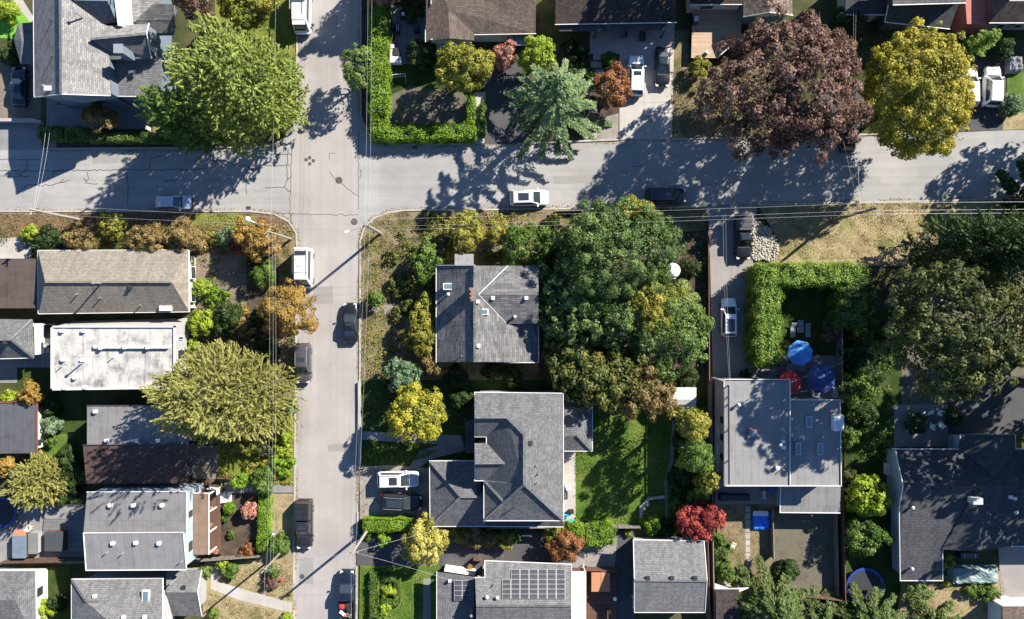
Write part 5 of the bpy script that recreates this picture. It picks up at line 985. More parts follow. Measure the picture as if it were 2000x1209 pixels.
for x, y, r, h, m, lb in [(440, 466, 22, 2., 'blue_green', 'grey-green bush between the orange trees'), (412, 464, 16, 2., 'green_yellow', 'yellowish bush beside the grey-green one'), (512, 536, 24, 2.6, 'green_mid', 'rounded green bush at the courtyard edge'), (500, 505, 18, 2., 'green_dark', 'dark bush behind the red shrub'), (390, 564, 20, 2.2, 'green_lime', 'lime bush beside the beige-roofed house'),
      (418, 580, 19, 1.6, 'green_bright', 'bright low bush in the courtyard'), (440, 575, 10, 1.2, 'green_bright', 'small bright bush by the courtyard path'), (392, 628, 26, 2.4, 'green_lime', 'lime-green rounded shrub between the two roofs'), (440, 622, 34, 2.6, 'green_dark', 'dark clipped shrub beside the lime one'), (475, 640, 22, 2.2, 'orange_brown', 'small orange-tipped shrub in the street bed'),
      (378, 672, 13, 1.2, 'green_lime', 'little round lime bush by the grey wall'), (505, 620, 20, 2.4, 'green_dark', 'dark shrub under the orange street tree'), (520, 680, 24, 2.2, 'green_dark', 'low dark shrub south of the orange street tree'), (470, 608, 14, 1.4, 'orange', 'small orange shrub by the courtyard exit')]: shrub(x, y, r, h, m, lb)
spray_tree(432, 772, 134, 104, 18.0, 'cypress_gold', 'large feathery gold cypress beside the street', ns=1700, per=46, leaf=.13, length=1.15, out=1.2, fat=.2, zpx=.4)
tree(62, 768, 25, 25, 3.6, 'orange', 'small bright orange tree in the shaded garden', leaf=0.133, dens=.7)
shrub(20, 778, 18, 1., 'green_lime', 'low bright plants beside the concrete terrace'); shrub(95, 795, 20, 1.8, 'green_dark', 'white-flowered dark bush near the orange tree')
shrub(97, 832, 20, 2.2, 'blue_green', 'pale-flowered bush by the outbuilding wall'); shrub(97, 862, 12, 1.4, 'green_mid', 'small bush below the pale-flowered one')
spray_tree(58, 948, 54, 56, 7.0, 'cypress_gold', 'feathery light green tree beside the trampoline', ns=650, per=42, leaf=.11, length=.85, out=1.2, fat=.22)
tree(5, 910, 22, 20, 3.6, 'orange', 'orange bush at the edge behind the feathery tree', leaf=0.150)
LBL = iter(['shaded shrub beside the sunlit grass wedge', 'shaded shrub against the red-brown roofed house', 'shaded shrub between the feathery tree and the steps', 'small shaded shrub at the red-brown roof corner'])
for x, y, r, m in ((130, 900, 26, 'green_dark'), (140, 930, 24, 'green_dark'), (120, 960, 26, 'green_dark'), (160, 935, 14, 'green_mid')): shrub(x, y, r, 1.8, m, next(LBL), group='shaded shrubs behind the red-brown roof')
for i, (x, y, r, h, m) in enumerate([(535, 830, 30, 2.6, 'green_yellow'), (555, 855, 18, 1.8, 'green_lime'), (548, 885, 18, 1.6, 'green_lime'), (560, 800, 18, 2., 'blue_green'), (515, 880, 18, 1.6, 'olive'), (540, 905, 16, 1.5, 'green_bright'), (500, 850, 24, 2., 'orange_brown'), (565, 905, 12, 1.4, 'green_bright'), (480, 870, 22, 1.8, 'green_yellow'), (562, 880, 12, 1.2, 'green_yellow'), (555, 925, 12, 1., 'green_bright'), (520, 910, 12, 1.2, 'green_yellow')]):
    shrub(x, y, r, h, m, 'weedy roadside shrub on the bank below the gold cypress', group='weedy shrubs on the street bank')
shrub(510, 940, 26, 2.8, 'green_mid', 'round green bush beside the grey footpath'); shrub(465, 942, 18, 2.2, 'green_bright', 'bright bush near the porch steps')
hedge([(515, 975), (512, 1068)], 1.3, 1.4, 'green_bright', 'bright clipped hedge along the bare front garden', leaf=0.090, jit=.05)
shrub(486, 999, 20, 2., 'pink', 'pink ball-shaped shrub in the bare garden', leaf=.1, ball=True); shrub(446, 993, 14, 1.5, 'green_bright', 'clipped green ball beside the porch steps', leaf=.07, ball=True); shrub(483, 1076, 16, 1., 'red_orange', 'low red-orange shrub by the front fence'); shrub(543, 1066, 22, 2.4, 'green_mid', 'dark green bush beside the pickup with the canopy')
for x, y, r in ((452, 1045, 10), (440, 1012, 8), (425, 1070, 7)): shrub(x, y, r, .7, 'green_mid', 'small green plant in the bare front garden', group='small plants in the bare front garden')
shrub(432, 1103, 14, 1.4, 'green_lime', 'yellow-green shrub at the corner of the pale path'); shrub(447, 1115, 17, 1.4, 'green_mid', 'leafy plant beside the pale path'); shrub(400, 1118, 14, 1.5, 'green_mid', 'green shrub at the gable of the small grey roof'); shrub(525, 1138, 16, 1., 'plum', 'brown-red shrub on the dry front lawn'); shrub(533, 1118, 14, 1.2, 'green_mid', 'green clump under the leaning pole')
shrub(85, 1190, 18, 1.8, 'green_lime', 'bright bush between the lower grey roofs'); shrub(108, 1180, 18, 1.6, 'green_dark', 'dark bush between the lower grey roofs'); shrub(417, 1200, 12, 1., 'green_mid', 'small shrub by the lower path'); shrub(558, 1207, 12, 1., 'green_lime', 'small lime shrub at the street end of the dry lawn')
# corner lot
for (x, y, rx, ry, h, m, lb) in [(905, 452, 38, 40, 4.6, 'green_yellow', 'leafy yellow-green tree behind the centre house'), (970, 452, 22, 28, 3.6, 'green_yellow', 'slim yellow-green tree beside the dirt track'), (1030, 482, 52, 46, 5.4, 'green_mid', 'light green tree over the centre house corner'), (832, 510, 28, 40, 3.6, 'green_mid', 'green fruit tree beside the centre house'),
      (826, 640, 30, 60, 4.2, 'green_yellow', 'tall yellow-green shrub along the west wall of the centre house'), (852, 712, 28, 24, 4.0, 'orange_brown', 'orange-tinged tree at the southwest corner of the centre house'), (788, 734, 38, 34, 4.2, 'blue_green', 'grey-green tree at the lot boundary'), (735, 582, 17, 17, 2.0, 'green_mid', 'small green bush beside the stone steps'),
      (813, 810, 60, 62, 7.0, 'gold', 'golden maple above the white car driveway')]: tree(x, y, rx, ry, h, m, lb, leaf=0.133)
tree(1208, 498, 126, 110, 11.5, 'green_forest', 'big dark green broad tree in the corner-lot tree group', leaf=0.125, dens=.85, nc=260, rough=.34)
tree(1240, 420, 50, 32, 7.5, 'green_yellow', 'yellowish-green crown reaching the cross street', leaf=0.140)
tree(1125, 600, 82, 92, 8.0, 'green_forest', 'shaded dark tree behind the centre house', leaf=0.210, dens=.8)
tree(1275, 600, 55, 66, 9.6, 'green_yellow', 'thin yellow-green tree in the middle of the tree group', leaf=0.101, dens=.8)
tree(1205, 620, 80, 70, 8.5, 'green_forest', 'shaded green tree filling the middle of the tree group', leaf=.16)
tree(1308, 645, 74, 100, 9.0, 'spruce_light', 'blue-green tree at the driveway edge of the tree group', leaf=0.150, nc=80)
tree(1180, 742, 96, 62, 8.0, 'mixed_green', 'yellow-tinged maple over the back of the tree group', leaf=0.200, rough=.32)
tree(1265, 765, 62, 58, 8.0, 'orange_brown', 'bronze-tinged maple shading the white garden shed', leaf=0.148, rough=.3, dens=.8)
tree(1110, 690, 55, 48, 6.5, 'mixed_green', 'shaded maple at the southeast corner of the centre house', leaf=0.200, dens=.8)
LBL = iter(['broad dark shrub left of the big corner-lot tree', 'dark shrub at the north corner of the centre house wall', 'dark shrub beside the lime clumps', 'dark shrub by the driveway fence near the white tent', 'small dark shrub by the middle of the driveway fence', 'dark shrub by the lower end of the driveway fence', 'dark shrub near the low street fence', 'dark shrub close to the east wall of the centre house'])
for x, y, r, h in ((1120, 470, 36, 3.), (1085, 505, 24, 2.4), (1150, 440, 26, 2.2), (1350, 520, 22, 2.), (1360, 620, 16, 2.), (1345, 735, 22, 2.2), (1075, 440, 18, 1.4), (1075, 560, 24, 2.5)): shrub(x, y, r, h, 'green_dark', next(LBL), group='undergrowth of the corner lot')
for x, y, r in ((1150, 430, 20), (1175, 440, 22), (1130, 448, 18)): shrub(x, y, r, 1.6, 'green_lime', 'lime fern-like clump by the cross street fence', group='lime clumps by the cross street')
for x, y, r in ((880, 478, 14), (780, 560, 22), (800, 600, 18), (850, 560, 18), (765, 500, 14), (775, 610, 12), (840, 430, 18), (870, 700, 14), (1000, 505, 14), (955, 500, 16), (980, 495, 12), (850, 470, 14)): shrub(x, y, r, 1.1, 'mixed_green', 'low weedy shrub on the overgrown lawn', group='weedy shrubs on the overgrown lawn')
LBL = iter(['dark shrub under the grey-green boundary tree', 'dark shrub beside the hip roof corner', 'dark shrub below the orange-tinged tree', 'dark shrub under the south eave of the centre house', 'small dark shrub in the gap between the two grey roofs'])
for x, y, r in ((770, 760, 26), (900, 780, 22), (890, 740, 26), (1000, 735, 22), (960, 725, 18)): shrub(x, y, r, 1.8, 'green_dark', next(LBL), group='dark boundary shrubs')
# hip-roof house garden and shared drive
hedge([(722, 1027), (736, 1027)], 1.6, 1.5, 'green_bright', 'short bright clipped hedge block beside the street', leaf=0.090, jit=.05)
hedge([(748, 1027), (795, 1026)], 1.5, 1.5, 'green_bright', 'longer bright clipped hedge block below the gravel driveway', leaf=0.090, jit=.05)
tree(830, 1060, 44, 52, 5.0, 'pale_gold', 'golden-leaved tree with fallen-yellow crown over the shared driveway', leaf=0.101, nc=70)
shrub(748, 1056, 14, 1.6, 'green_bright', 'small bright bush behind the clipped hedge'); shrub(715, 1046, 12, .8, 'green_bright', 'small plant at the street corner of the hedge')
for x, y, r, m in ((893, 1045, 18, 'green_yellow'), (920, 1050, 24, 'orange_brown'), (955, 1055, 20, 'orange_brown'), (990, 1052, 22, 'green_yellow'), (1010, 1048, 12, 'green_mid')): shrub(x, y, r, 2., m, 'browning hedge shrub below the hip-roofed house', group='browning hedge shrubs', )
tree(1104, 1066, 36, 32, 3.6, 'red_orange', 'red-orange leaved bush tree over the shared driveway', leaf=0.101); shrub(1085, 1040, 24, 2.2, 'green_yellow', 'yellow-green shrub behind the red-orange bush'); hedge([(1128, 1047), (1178, 1047)], 2.4, 1.9, 'green_bright', 'leafy green laurel clump on the shared driveway', leaf=0.10, jit=.25)
tree(1366, 1018, 44, 38, 4.5, 'red', 'crimson Japanese maple beside the garage', leaf=0.140)
tree(1352, 828, 36, 34, 10., 'green_yellow', 'tall yellow-green tree beside the thin curving garden path', leaf=.13)
tree(1358, 890, 37, 37, 10.5, 'green_mid', 'tall leafy tree between the back lawn and the flat-roofed house', leaf=.13)
tree(1384, 938, 27, 27, 7.5, 'green_yellow', 'narrow yellow-green tree against the weathered fence', leaf=.13)
for (x, y, r, h, m) in [(1365, 970, 24, 2.4, 'green_mid'), (1340, 860, 24, 2.2, 'green_dark'), (1330, 940, 24, 1.6, 'green_dark'), (1322, 988, 14, 1.6, 'green_mid'), (1340, 790, 22, 2.4, 'green_dark'), (1330, 920, 18, 1.6, 'green_dark')]: shrub(x, y, r, h, m, 'leafy border shrub between the back lawn and flat-roofed house', leaf=0.150, group='border shrubs beside the back lawn')
shrub(1275, 1026, 22, 1.4, 'green_bright', 'bright creeping plants at the pond edge'); shrub(1300, 1030, 18, 1.2, 'green_dark', 'dark low plants beside the pond'); shrub(1228, 1043, 8, .8, 'green_lime', 'small weed in the paving by the garage')
for x, y, r in ((1408, 1080, 20), (1413, 1110, 22), (1405, 1055, 14), (1420, 1125, 16)): shrub(x, y, r, 2.2, 'green_mid', 'green fence-side bush beside the dry garden lawn', group='fence bushes by the dry garden')
# lower front lawn, box hedge
hedge([(730, 1128), (730, 1240)], 1.1, .9, 'green_mid', 'low box hedge along the lower front lawn', leaf=0.090, jit=.06); hedge([(745, 1130), (775, 1130)], .8, .7, 'green_mid', 'short box hedge arm at the top of the flower square', leaf=0.090, jit=.05); hedge([(775, 1135), (775, 1172)], .8, .7, 'green_mid', 'short box hedge arm along the flower square', leaf=0.090, jit=.05); hedge([(748, 1178), (772, 1178)], .8, .7, 'green_mid', 'short box hedge arm at the foot of the flower square', leaf=0.090, jit=.05)
shrub(757, 1155, 14, 1.2, 'green_lime', 'pale flowering shrub inside the box hedge square'); shrub(750, 1190, 13, 1.1, 'green_lime', 'pale shrub below the box hedge square'); shrub(722, 1184, 5, .5, 'green_bright', 'tiny green plant on the verge by the black pickup')
tree(745, 1245, 60, 40, 4.0, 'green_mid', 'green tree at the lower edge of the front lawn', leaf=0.150)
# east
hedge([(1503, 545), (1500, 688)], 2.7, 4.0, 'hedge_green', 'tall lime-green hedge beside the long driveway', leaf=0.10, jit=.25)
hedge([(1506, 537), (1660, 535)], 2.3, 4.0, 'hedge_green', 'tall lime-green hedge along the dry grass bank', leaf=0.10, jit=.25)
hedge([(1672, 545), (1665, 610)], 3.0, 3.8, 'green_mid', 'tall shaded green hedge at the back of the enclosed garden', leaf=0.10, jit=.25)
shrub(1512, 690, 18, 2.4, 'green_yellow', 'yellowing bush at the end of the driveway hedge'); shrub(1622, 645, 20, 2., 'plum', 'dark purple shrub in the enclosed garden'); shrub(1455, 735, 14, 1., 'green_dark', 'dark plant by the steps')
tree(1862, 640, 146, 146, 20.0, 'olive', 'very large olive-brown tree beside the enclosed garden', leaf=.17, dens=.95, nc=380, rough=.32, zlow=.4)
spray_tree(1948, 485, 112, 94, 21.0, 'green_dark', 'massive dark conifer shading the grass bank', ns=600, per=70, leaf=0.148, length=1.9, out=1.3, fat=.25)
conifer(2090, 410, 120, 22, 'green_dark', 'tall dark conifer at the edge beyond the grass bank', nb=80, per=200, leaf=0.320)
conifer(2085, 600, 100, 19, 'green_dark', 'dark conifer at the edge behind the olive tree', nb=70, per=170, leaf=0.320)
LBL = iter(['dark leafy shrub at the foot of the olive tree', 'leafy shrub across the fence from the navy parasol', 'dark leafy shrub across from the white air conditioner', 'leafy shrub across from the lower skylights', 'dark leafy shrub on the open side lawn', 'dark leafy shrub under the olive tree edge', 'leafy shrub at the upper end of the side fence'])
for (x, y, r, h, m) in [(1680, 700, 34, 3., 'green_dark'), (1670, 760, 34, 3., 'green_mid'), (1690, 810, 26, 2.4, 'green_dark'), (1665, 850, 20, 2., 'green_mid'), (1705, 740, 26, 2.4, 'green_dark'), (1720, 680, 26, 2., 'green_dark'), (1690, 660, 24, 2.6, 'green_mid')]: shrub(x, y, r, h, m, next(LBL), leaf=0.125, group='shrubs along the shaded side fence')
tree(1693, 970, 42, 44, 5.0, 'green_lime', 'bright big-leaved tree beside the large dark house', leaf=0.200); tree(1690, 1050, 40, 42, 4., 'green_mid', 'shaded green tree below the bright big-leaved one', leaf=0.140); shrub(1662, 935, 18, 2., 'olive', 'brownish shrub above the bright big-leaved tree')
conifer(1508, 1186, 100, 8.0, 'spruce_dark', 'light green spruce at the bottom beside the small shed', nb=70, per=190, leaf=0.220, wid=.2, prof=.7)
conifer(1700, 1212, 84, 7.0, 'spruce_dark', 'light green spruce in front of the dark round trampoline', nb=60, per=190, leaf=0.220, wid=.2, prof=.7)
conifer(1600, 1218, 70, 6.0, 'spruce_dark', 'lower light green spruce between the two bigger ones', nb=50, per=170, leaf=0.200, wid=.2, prof=.7)
conifer(1830, 1225, 60, 5.0, 'spruce_dark', 'small light spruce at the foot of the bleached lawn', nb=44, per=150, leaf=0.200, wid=.2, prof=.7)
tree(1795, 1160, 24, 20, 3.0, 'spruce_light', 'small conifer bough on the bleached lawn', leaf=0.101); shrub(1540, 1115, 24, 1.6, 'green_dark', 'shaded bush inside the bare fenced yard')
for x, y, r in ((1905, 1152, 18), (1930, 1160, 20)): shrub(x, y, r, 1.2, 'green_mid', 'spiky plant below the tarp-covered stack', group='spiky plants below the tarp')
shrub(1852, 1098, 16, 1.4, 'green_yellow', 'yellow-green bush at the inner corner of the dark house'); shrub(1850, 1140, 9, 1., 'green_yellow', 'small yellow-green bush beside the tarp'); shrub(1795, 828, 22, 1.8, 'green_dark', 'dark bush among the white chairs'); shrub(1862, 812, 18, 1.4, 'green_dark', 'dark bush right of the white chairs')
# trees beyond the frame that throw the long shadows seen in it
tree(2250, 215, 150, 110, 14, 'green_mid', 'broad tree beyond the edge that shades the cross street', leaf=0.300, dens=.7)
tree(2200, 660, 95, 85, 16, 'green_mid', 'tree beyond the edge that shades the dark paving', leaf=.3, dens=.7)
tree(2150, 770, 115, 105, 19, 'green_mid', 'tall tree beyond the edge that shades the large dark house', leaf=0.300, dens=.7); tree(2260, 900, 130, 100, 18, 'green_mid', 'broad tree beyond the edge behind the large dark house', leaf=0.300, dens=.7); tree(2330, 760, 120, 100, 20, 'green_mid', 'tallest tree beyond the edge behind the dark paving', leaf=0.320, dens=.7)
tree(850, -110, 75, 70, 10, 'green_mid', 'tree beyond the edge behind the brown shingled house', leaf=0.280, dens=.8); tree(770, -85, 60, 60, 9, 'green_mid', 'tree beyond the edge above the street hedge', leaf=0.280, dens=.8)
tree(1390, -130, 120, 90, 13, 'green_mid', 'tree beyond the edge behind the dark brown roof', leaf=0.280, dens=.8)
# ground cover
tufts([(704, 470), (760, 415), (1000, 410), (1010, 470), (850, 510), (850, 740), (704, 740)], 26000, 'weed', 'grass', 'dry weedy grass of the overgrown corner lot', 'grass')
tufts([(1480, 402), (1900, 392), (1700, 505), (1500, 508)], 16000, 'straw', 'grass', 'bleached grass of the bank beside the cross street', 'grass')
tufts([(1122, 795), (1310, 805), (1310, 1025), (1122, 1025)], 16000, 'grass', 'grass', 'green grass of the back lawn', 'grass')
tufts([(1312, 140), (1480, 140), (1480, 268), (1312, 270)], 8000, 'weed', 'grass', 'dry grass beside the concrete driveway', 'grass')
tufts([(1760, 1130), (1960, 1122), (1960, 1209), (1760, 1209)], 8000, 'straw', 'grass', 'bleached grass below the large dark house', 'grass')
tufts([(432, 1110), (572, 1095), (571, 1174), (480, 1149), (432, 1134)], 4500, 'straw', 'grass', 'dry grass above the curving pale path', 'grass'); tufts([(410, 1156), (470, 1176), (569, 1200), (569, 1209), (410, 1209)], 2500, 'straw', 'grass', 'dry grass below the curving pale path', 'grass')
tufts([(0, 416), (490, 416), (560, 436), (577, 460), (560, 520), (360, 470), (0, 470)], 10000, 'weed', 'grass', 'dry grass and weeds of the southwest verge', 'grass')
tufts([(490, 0), (578, 0), (578, 225), (556, 270), (530, 284), (480, 284)], 7000, 'grass', 'grass', 'yellow-green grass below the big cypress', 'grass')
tufts([(706, 860), (860, 880), (800, 905), (706, 905)], 5000, 'grass', 'grass', 'grass under the golden maple', 'grass'); tufts([(706, 1108), (825, 1108), (825, 1209), (706, 1209)], 6000, 'grass', 'grass', 'grass of the lower front lawn', 'grass')
tufts([(1402, 988), (1510, 988), (1510, 1150), (1402, 1150)], 6000, 'weed', 'grass', 'dry grass round the stepping stones', 'grass')
tufts([(704, 470), (760, 415), (1380, 405), (1380, 740), (704, 740)], 5000, 'litter', 'leaf_litter', 'fallen leaves on the overgrown corner lot', 'leaves', .09, .02)
tufts([(1122, 795), (1310, 805), (1310, 1025), (1122, 1025)], 1600, 'litter', 'leaf_litter', 'fallen leaves on the green back lawn', 'leaves', .09, .05)
tufts([(703, 745), (925, 745), (925, 1030), (703, 1030)], 2500, 'litter', 'leaf_litter', 'fallen leaves round the golden maple', 'leaves', .09, .05)
tufts([(700, 1035), (1235, 1035), (1235, 1100), (700, 1100)], 2000, 'litter', 'leaf_litter', 'fallen leaves on the shared driveway', 'leaves', .08, .03)
tufts([(1300, 60), (1900, 60), (1900, 275), (1300, 275)], 3000, 'litter', 'leaf_litter', 'fallen leaves under the copper and golden trees', 'leaves', .09, .03)
tufts([(0, 414), (577, 414), (577, 930), (430, 930), (380, 800), (380, 480), (0, 480)], 3500, 'litter', 'leaf_litter', 'fallen leaves along the western gardens', 'leaves', .09, .03)
def undergrowth(pts, n, leafmat, label, hgt=.6, size=.1, thr=.0, fr=1.):
    q = np.array([P(*p)[:2] for p in pts]); lo, hi = q.min(0), q.max(0); x = rng.uniform(lo, hi, (n * 3, 2)); ins = np.zeros(len(x), bool)
    for a, b_ in zip(q, np.roll(q, -1, 0)): ins ^= ((a[1] > x[:, 1]) != (b_[1] > x[:, 1])) & (x[:, 0] < (b_[0] - a[0]) * (x[:, 1] - a[1]) / (b_[1] - a[1] + 1e-9) + a[0])
    x = x[ins][:n]; u, v = x[:, 0] * fr, x[:, 1] * fr
    m_ = .5 * np.sin(u * 1.3 + 1.7 * np.sin(v * .6)) * np.sin(v * 1.1 + 1.9 * np.sin(u * .5)) + .35 * np.sin(u * 2.9 + 2 * np.sin(v * 1.7)) * np.sin(v * 3.3 + u) + .2 * rng.normal(0, .6, len(x)) - thr
    k_ = m_ > 0; x = x[k_]; m_ = np.clip(m_[k_] * 1.6, 0, 1); N = len(x); z = .1 + hgt * m_ * np.sqrt(rng.uniform(.25, 1, N))
    o = leaf_obj('ground_cover', leafmat, None, np.column_stack([x, z]), unit(N) * .8 + np.array([0, 0, 1]), size * rng.uniform(.6, 1.3, N), np.clip(.25 + .4 * m_ + .5 * (rng.random(N) - .4), 0, 1)); tag(o, label, 'plants', kind='stuff')
undergrowth([(706, 480), (760, 420), (1000, 414), (1010, 500), (850, 512), (850, 735), (706, 735)], 9000, 'green_yellow', 'loose weeds and brambles over the corner lot', .7, .1, .1)
undergrowth([(760, 450), (850, 440), (850, 700), (760, 700)], 7000, 'mixed_green', 'tangled garden growth against the centre house', 1.0, .11, -.05)
undergrowth([(860, 420), (1100, 415), (1100, 520), (860, 515)], 5000, 'green_yellow', 'tangled growth behind the centre house', .9, .11)
undergrowth([(384, 505), (545, 505), (545, 790), (384, 700)], 7000, 'green_mid', 'mixed garden plants along the western street beds', .7, .1, .1)
undergrowth([(430, 800), (574, 800), (574, 945), (430, 945)], 6000, 'green_yellow', 'weeds covering the bank below the gold cypress', .6, .1, -.05)
undergrowth([(1652, 600), (1745, 600), (1740, 900), (1652, 900)], 6000, 'green_mid', 'ground cover along the shaded side fence', .8, .12, -.1)
undergrowth([(1315, 790), (1390, 790), (1390, 1040), (1315, 1040)], 4000, 'green_mid', 'border plants beside the thin garden path', .7, .1, -.1)
undergrowth([(1056, 480), (1378, 455), (1378, 738), (1056, 738)], 4500, 'green_forest', 'woodland undergrowth below the tree group', .9, .14, .05)
undergrowth([(0, 440), (370, 440), (370, 486), (0, 486)], 3500, 'mixed_green', 'low plants behind the southwest verge', .6, .1, .05)
undergrowth([(40, 890), (165, 890), (165, 980), (100, 980)], 2500, 'green_dark', 'shaded plants behind the red-brown roof', .8, .12, -.1)
def debris(pts, n, label):
    q = [Vector(P(*p)[:2]) for p in pts]; L_ = [(v - u).length for u, v in zip(q[:-1], q[1:])]; s = rng.choice(len(L_), n, p=np.array(L_) / sum(L_)); t_ = rng.random(n)
    A = np.array(q); x = A[s] + (A[s + 1] - A[s]) * t_[:, None] + rng.normal(0, .16, (n, 2)); keep = np.sin(x[:, 0] * .9) * np.sin(x[:, 1] * .8) + rng.normal(0, .4, n) > -.1; x = x[keep]; n = len(x)
    o = leaf_obj('leaf_litter', 'litter', None, np.column_stack([x, np.full(n, .022) + rng.random(n) * .02]), unit(n) * .5 + np.array([0, 0, 1]), .06 * rng.uniform(.5, 1.5, n), rng.random(n)); tag(o, label, 'leaves', kind='stuff')
debris([(85, 293.5), (480, 291), (531, 288), (559, 274), (574, 252), (582, 226), (584, 0)], 2200, 'dead leaves in the gutter below the big cypress')
debris([(702, 0), (702, 227), (705, 239), (717, 260), (738, 277), (764, 286), (925, 284), (1208, 276), (1600, 269), (1870, 260)], 3500, 'dead leaves in the gutter along the northern kerbs')
debris([(0, 410.5), (490, 410.5), (537, 415), (566, 431), (581.5, 455), (582.5, 480), (579.5, 800), (576.5, 1140), (573, 1209)], 3500, 'dead leaves in the gutter along the western kerb')
debris([(1378, 401), (1290, 402.5), (1000, 406.5), (790, 408.5), (760, 412.5), (729, 424), (708.5, 445), (701, 470), (700.5, 800), (696, 1045), (694, 1209)], 4500, 'dead leaves in the gutter beside the corner lot')
debris([(1478, 397.5), (2000, 385.5)], 1600, 'dead leaves in the gutter below the grass bank')
# ------------------------------------------------------------------ vehicles (built along +X, then placed)
def car(px, py, ang, kind, paint, label, Lc=4.7, Wc=1.88, Hc=1.68, cat='car', name='parked_car', roofc=None, sunroof=None, rails=False, hood=None, zb=.02, z0=None):
    T = thing(name, label, cat); hw = Wc / 2; hl = Lc / 2; dz = 0
    pick = kind == 'pickup'; van = kind == 'van'; sed = kind == 'sedan'
    zs = {'suv': .98, 'sedan': .86, 'hatch': .9, 'pickup': 1.08, 'van': 1.15}[kind] 
    zh = zs - (.02 if not van else .1)                       # bonnet height at its front
    # lower body: cross-sections along the length
    prof = [(-hl, .80, zs - .18), (-hl + .07, .90, zs - .05), (-hl + .3, .97, zs), (-hl * .55, 1, zs), (0, 1, zs), (hl * .45, 1, zs), (hl * .62, .985, zs - .02), (hl - .38, .95, zh - .1), (hl - .12, .86, zh - .2), (hl, .70, zh - .34)]
    if pick: prof = [(-hl, .93, zs - .04), (-hl + .05, .97, zs)] + prof[3:]
    mb = MB(); n = 0; ring = None
    for x, w, z in prof:
        w *= hw
        r = [(x, -w * .93, .24), (x, -w, .42), (x, -w, z - .22), (x, -w * .94, z - .04), (x, -w * .74, z + .015), (x, 0, z + .045), (x, w * .74, z + .015), (x, w * .94, z - .04), (x, w, z - .22), (x, w, .42), (x, w * .93, .24)]
        b0 = len(mb.v); mb.v += r
        if ring is not None:
            for i in range(10): mb.f.append((ring + i, b0 + i, b0 + i + 1, ring + i + 1))
            mb.f.append((ring + 10, b0 + 10, b0, ring))
        else: mb.f.append(tuple(range(b0, b0 + 11)))
        ring = b0
    mb.f.append(tuple(range(ring, ring + 11))[::-1])
    body = mb.obj('body', paint, T, True)
    if hood:
        xs = [p for p in prof if p[0] > hl * .4]; hb = MB()
        for (xa, wa, za), (xb, wb, zb_) in zip(xs[:-2], xs[1:-1]): hb.quad((xa, -wa * hw * .72, za + .03), (xb, -wb * hw * .72, zb_ + .03), (xb, 0, zb_ + .058), (xa, 0, za + .058)); hb.quad((xa, 0, za + .058), (xb, 0, zb_ + .058), (xb, wb * hw * .72, zb_ + .03), (xa, wa * hw * .72, za + .03))
        hb.obj('bonnet', hood, T, True)
    # cabin
    X = {'suv': (-hl + .12, -hl + .42, hl * .17, hl * .5), 'hatch': (-hl + .12, -hl + .5, hl * .12, hl * .5), 'sedan': (-hl * .72, -hl * .38, hl * .02, hl * .4), 'pickup': (-hl * .22, -hl * .12, hl * .2, hl * .46), 'van': (-hl + .06, -hl + .12, hl * .6, hl * .86)}[kind]
    bw, tw = hw * .93, hw * (.74 if sed else .78) if not van else hw * .86
    rc = roofc or paint; zt = Hc; bz = zs - .02
    cb = MB(); b = [(X[0], -bw, bz), (X[3], -bw * .93, bz), (X[3], bw * .93, bz), (X[0], bw, bz)]; t_ = [(X[1], -tw, zt - .06), (X[2], -tw * .95, zt - .06), (X[2], tw * .95, zt - .06), (X[1], tw, zt - .06)]
    cr = [(X[1] + .12, -tw * .8, zt), (X[2] - .12, -tw * .77, zt), (X[2] - .12, tw * .77, zt), (X[1] + .12, tw * .8, zt)]
    cb.v += b + t_ + cr
    for k0 in (0, 4):
        for i in range(4):
            j = (i + 1) % 4; cb.f.append((k0 + i, k0 + j, k0 + 4 + j, k0 + 4 + i))
    cb.f.append((8, 9, 10, 11)); cab = cb.obj('cabin', rc, T)
    bv = cab.modifiers.new('soft', 'BEVEL'); bv.width = .05; bv.segments = 3; cab.data.polygons.foreach_set('use_smooth', np.ones(len(cab.data.polygons), bool))
    V = [Vector(p) for p in b + t_]
    def pane(nm, a, b_, c, d, mu=.06, mv0=.08, mv1=.06):
        q = [V[a], V[b_], V[c], V[d]]; f = lambda u, w: (q[0] * (1 - u) + q[1] * u) * (1 - w) + (q[3] * (1 - u) + q[2] * u) * w
        nn = (q[1] - q[0]).cross(q[3] - q[0]).normalized() * .022; pts = [f(mu, mv0) + nn, f(1 - mu, mv0) + nn, f(1 - mu, 1 - mv1) + nn, f(mu, 1 - mv1) + nn]
        m_ = MB(); m_.quad(*pts); m_.quad(*[p - nn * 1.2 for p in pts][::-1]); m_.obj(nm, 'glass', T)
    MB().box((X[3] + .05, 0, zs + .035), (.14, hw * 1.5, .04)).obj('cowl', 'black_plastic', T)
    pane('windscreen', 1, 2, 6, 5, .07, .04, .03)
    if not pick: pane('rear_window', 3, 0, 4, 7, .1, .12 if not van else .4, .08)
    else: pane('rear_window', 3, 0, 4, 7, .12, .3, .15)
    pane('side_window', 0, 1, 5, 4, .09, .1, .1); pane('side_window', 2, 3, 7, 6, .09, .1, .1)
    if sunroof:
        x0, x1 = sunroof; MB().box(((X[1] + (X[2] - X[1]) * (x0 + x1) / 2), 0, zt + .005), ((X[2] - X[1]) * (x1 - x0), tw * 1.25, .03)).obj('sunroof', 'glass', T)
    if rails:
        for s in (-1, 1): MB().tube([(X[1] + .1, s * tw * .9, zt - .02), (X[1] + .3, s * tw * .9, zt + .07), (X[2] - .4, s * tw * .88, zt + .07), (X[2] - .2, s * tw * .88, zt - .02)], .025).obj('roof_rail', 'metal_dark' if rails is True else rails, T)
    # wheels
    R = .34 if not pick else .39
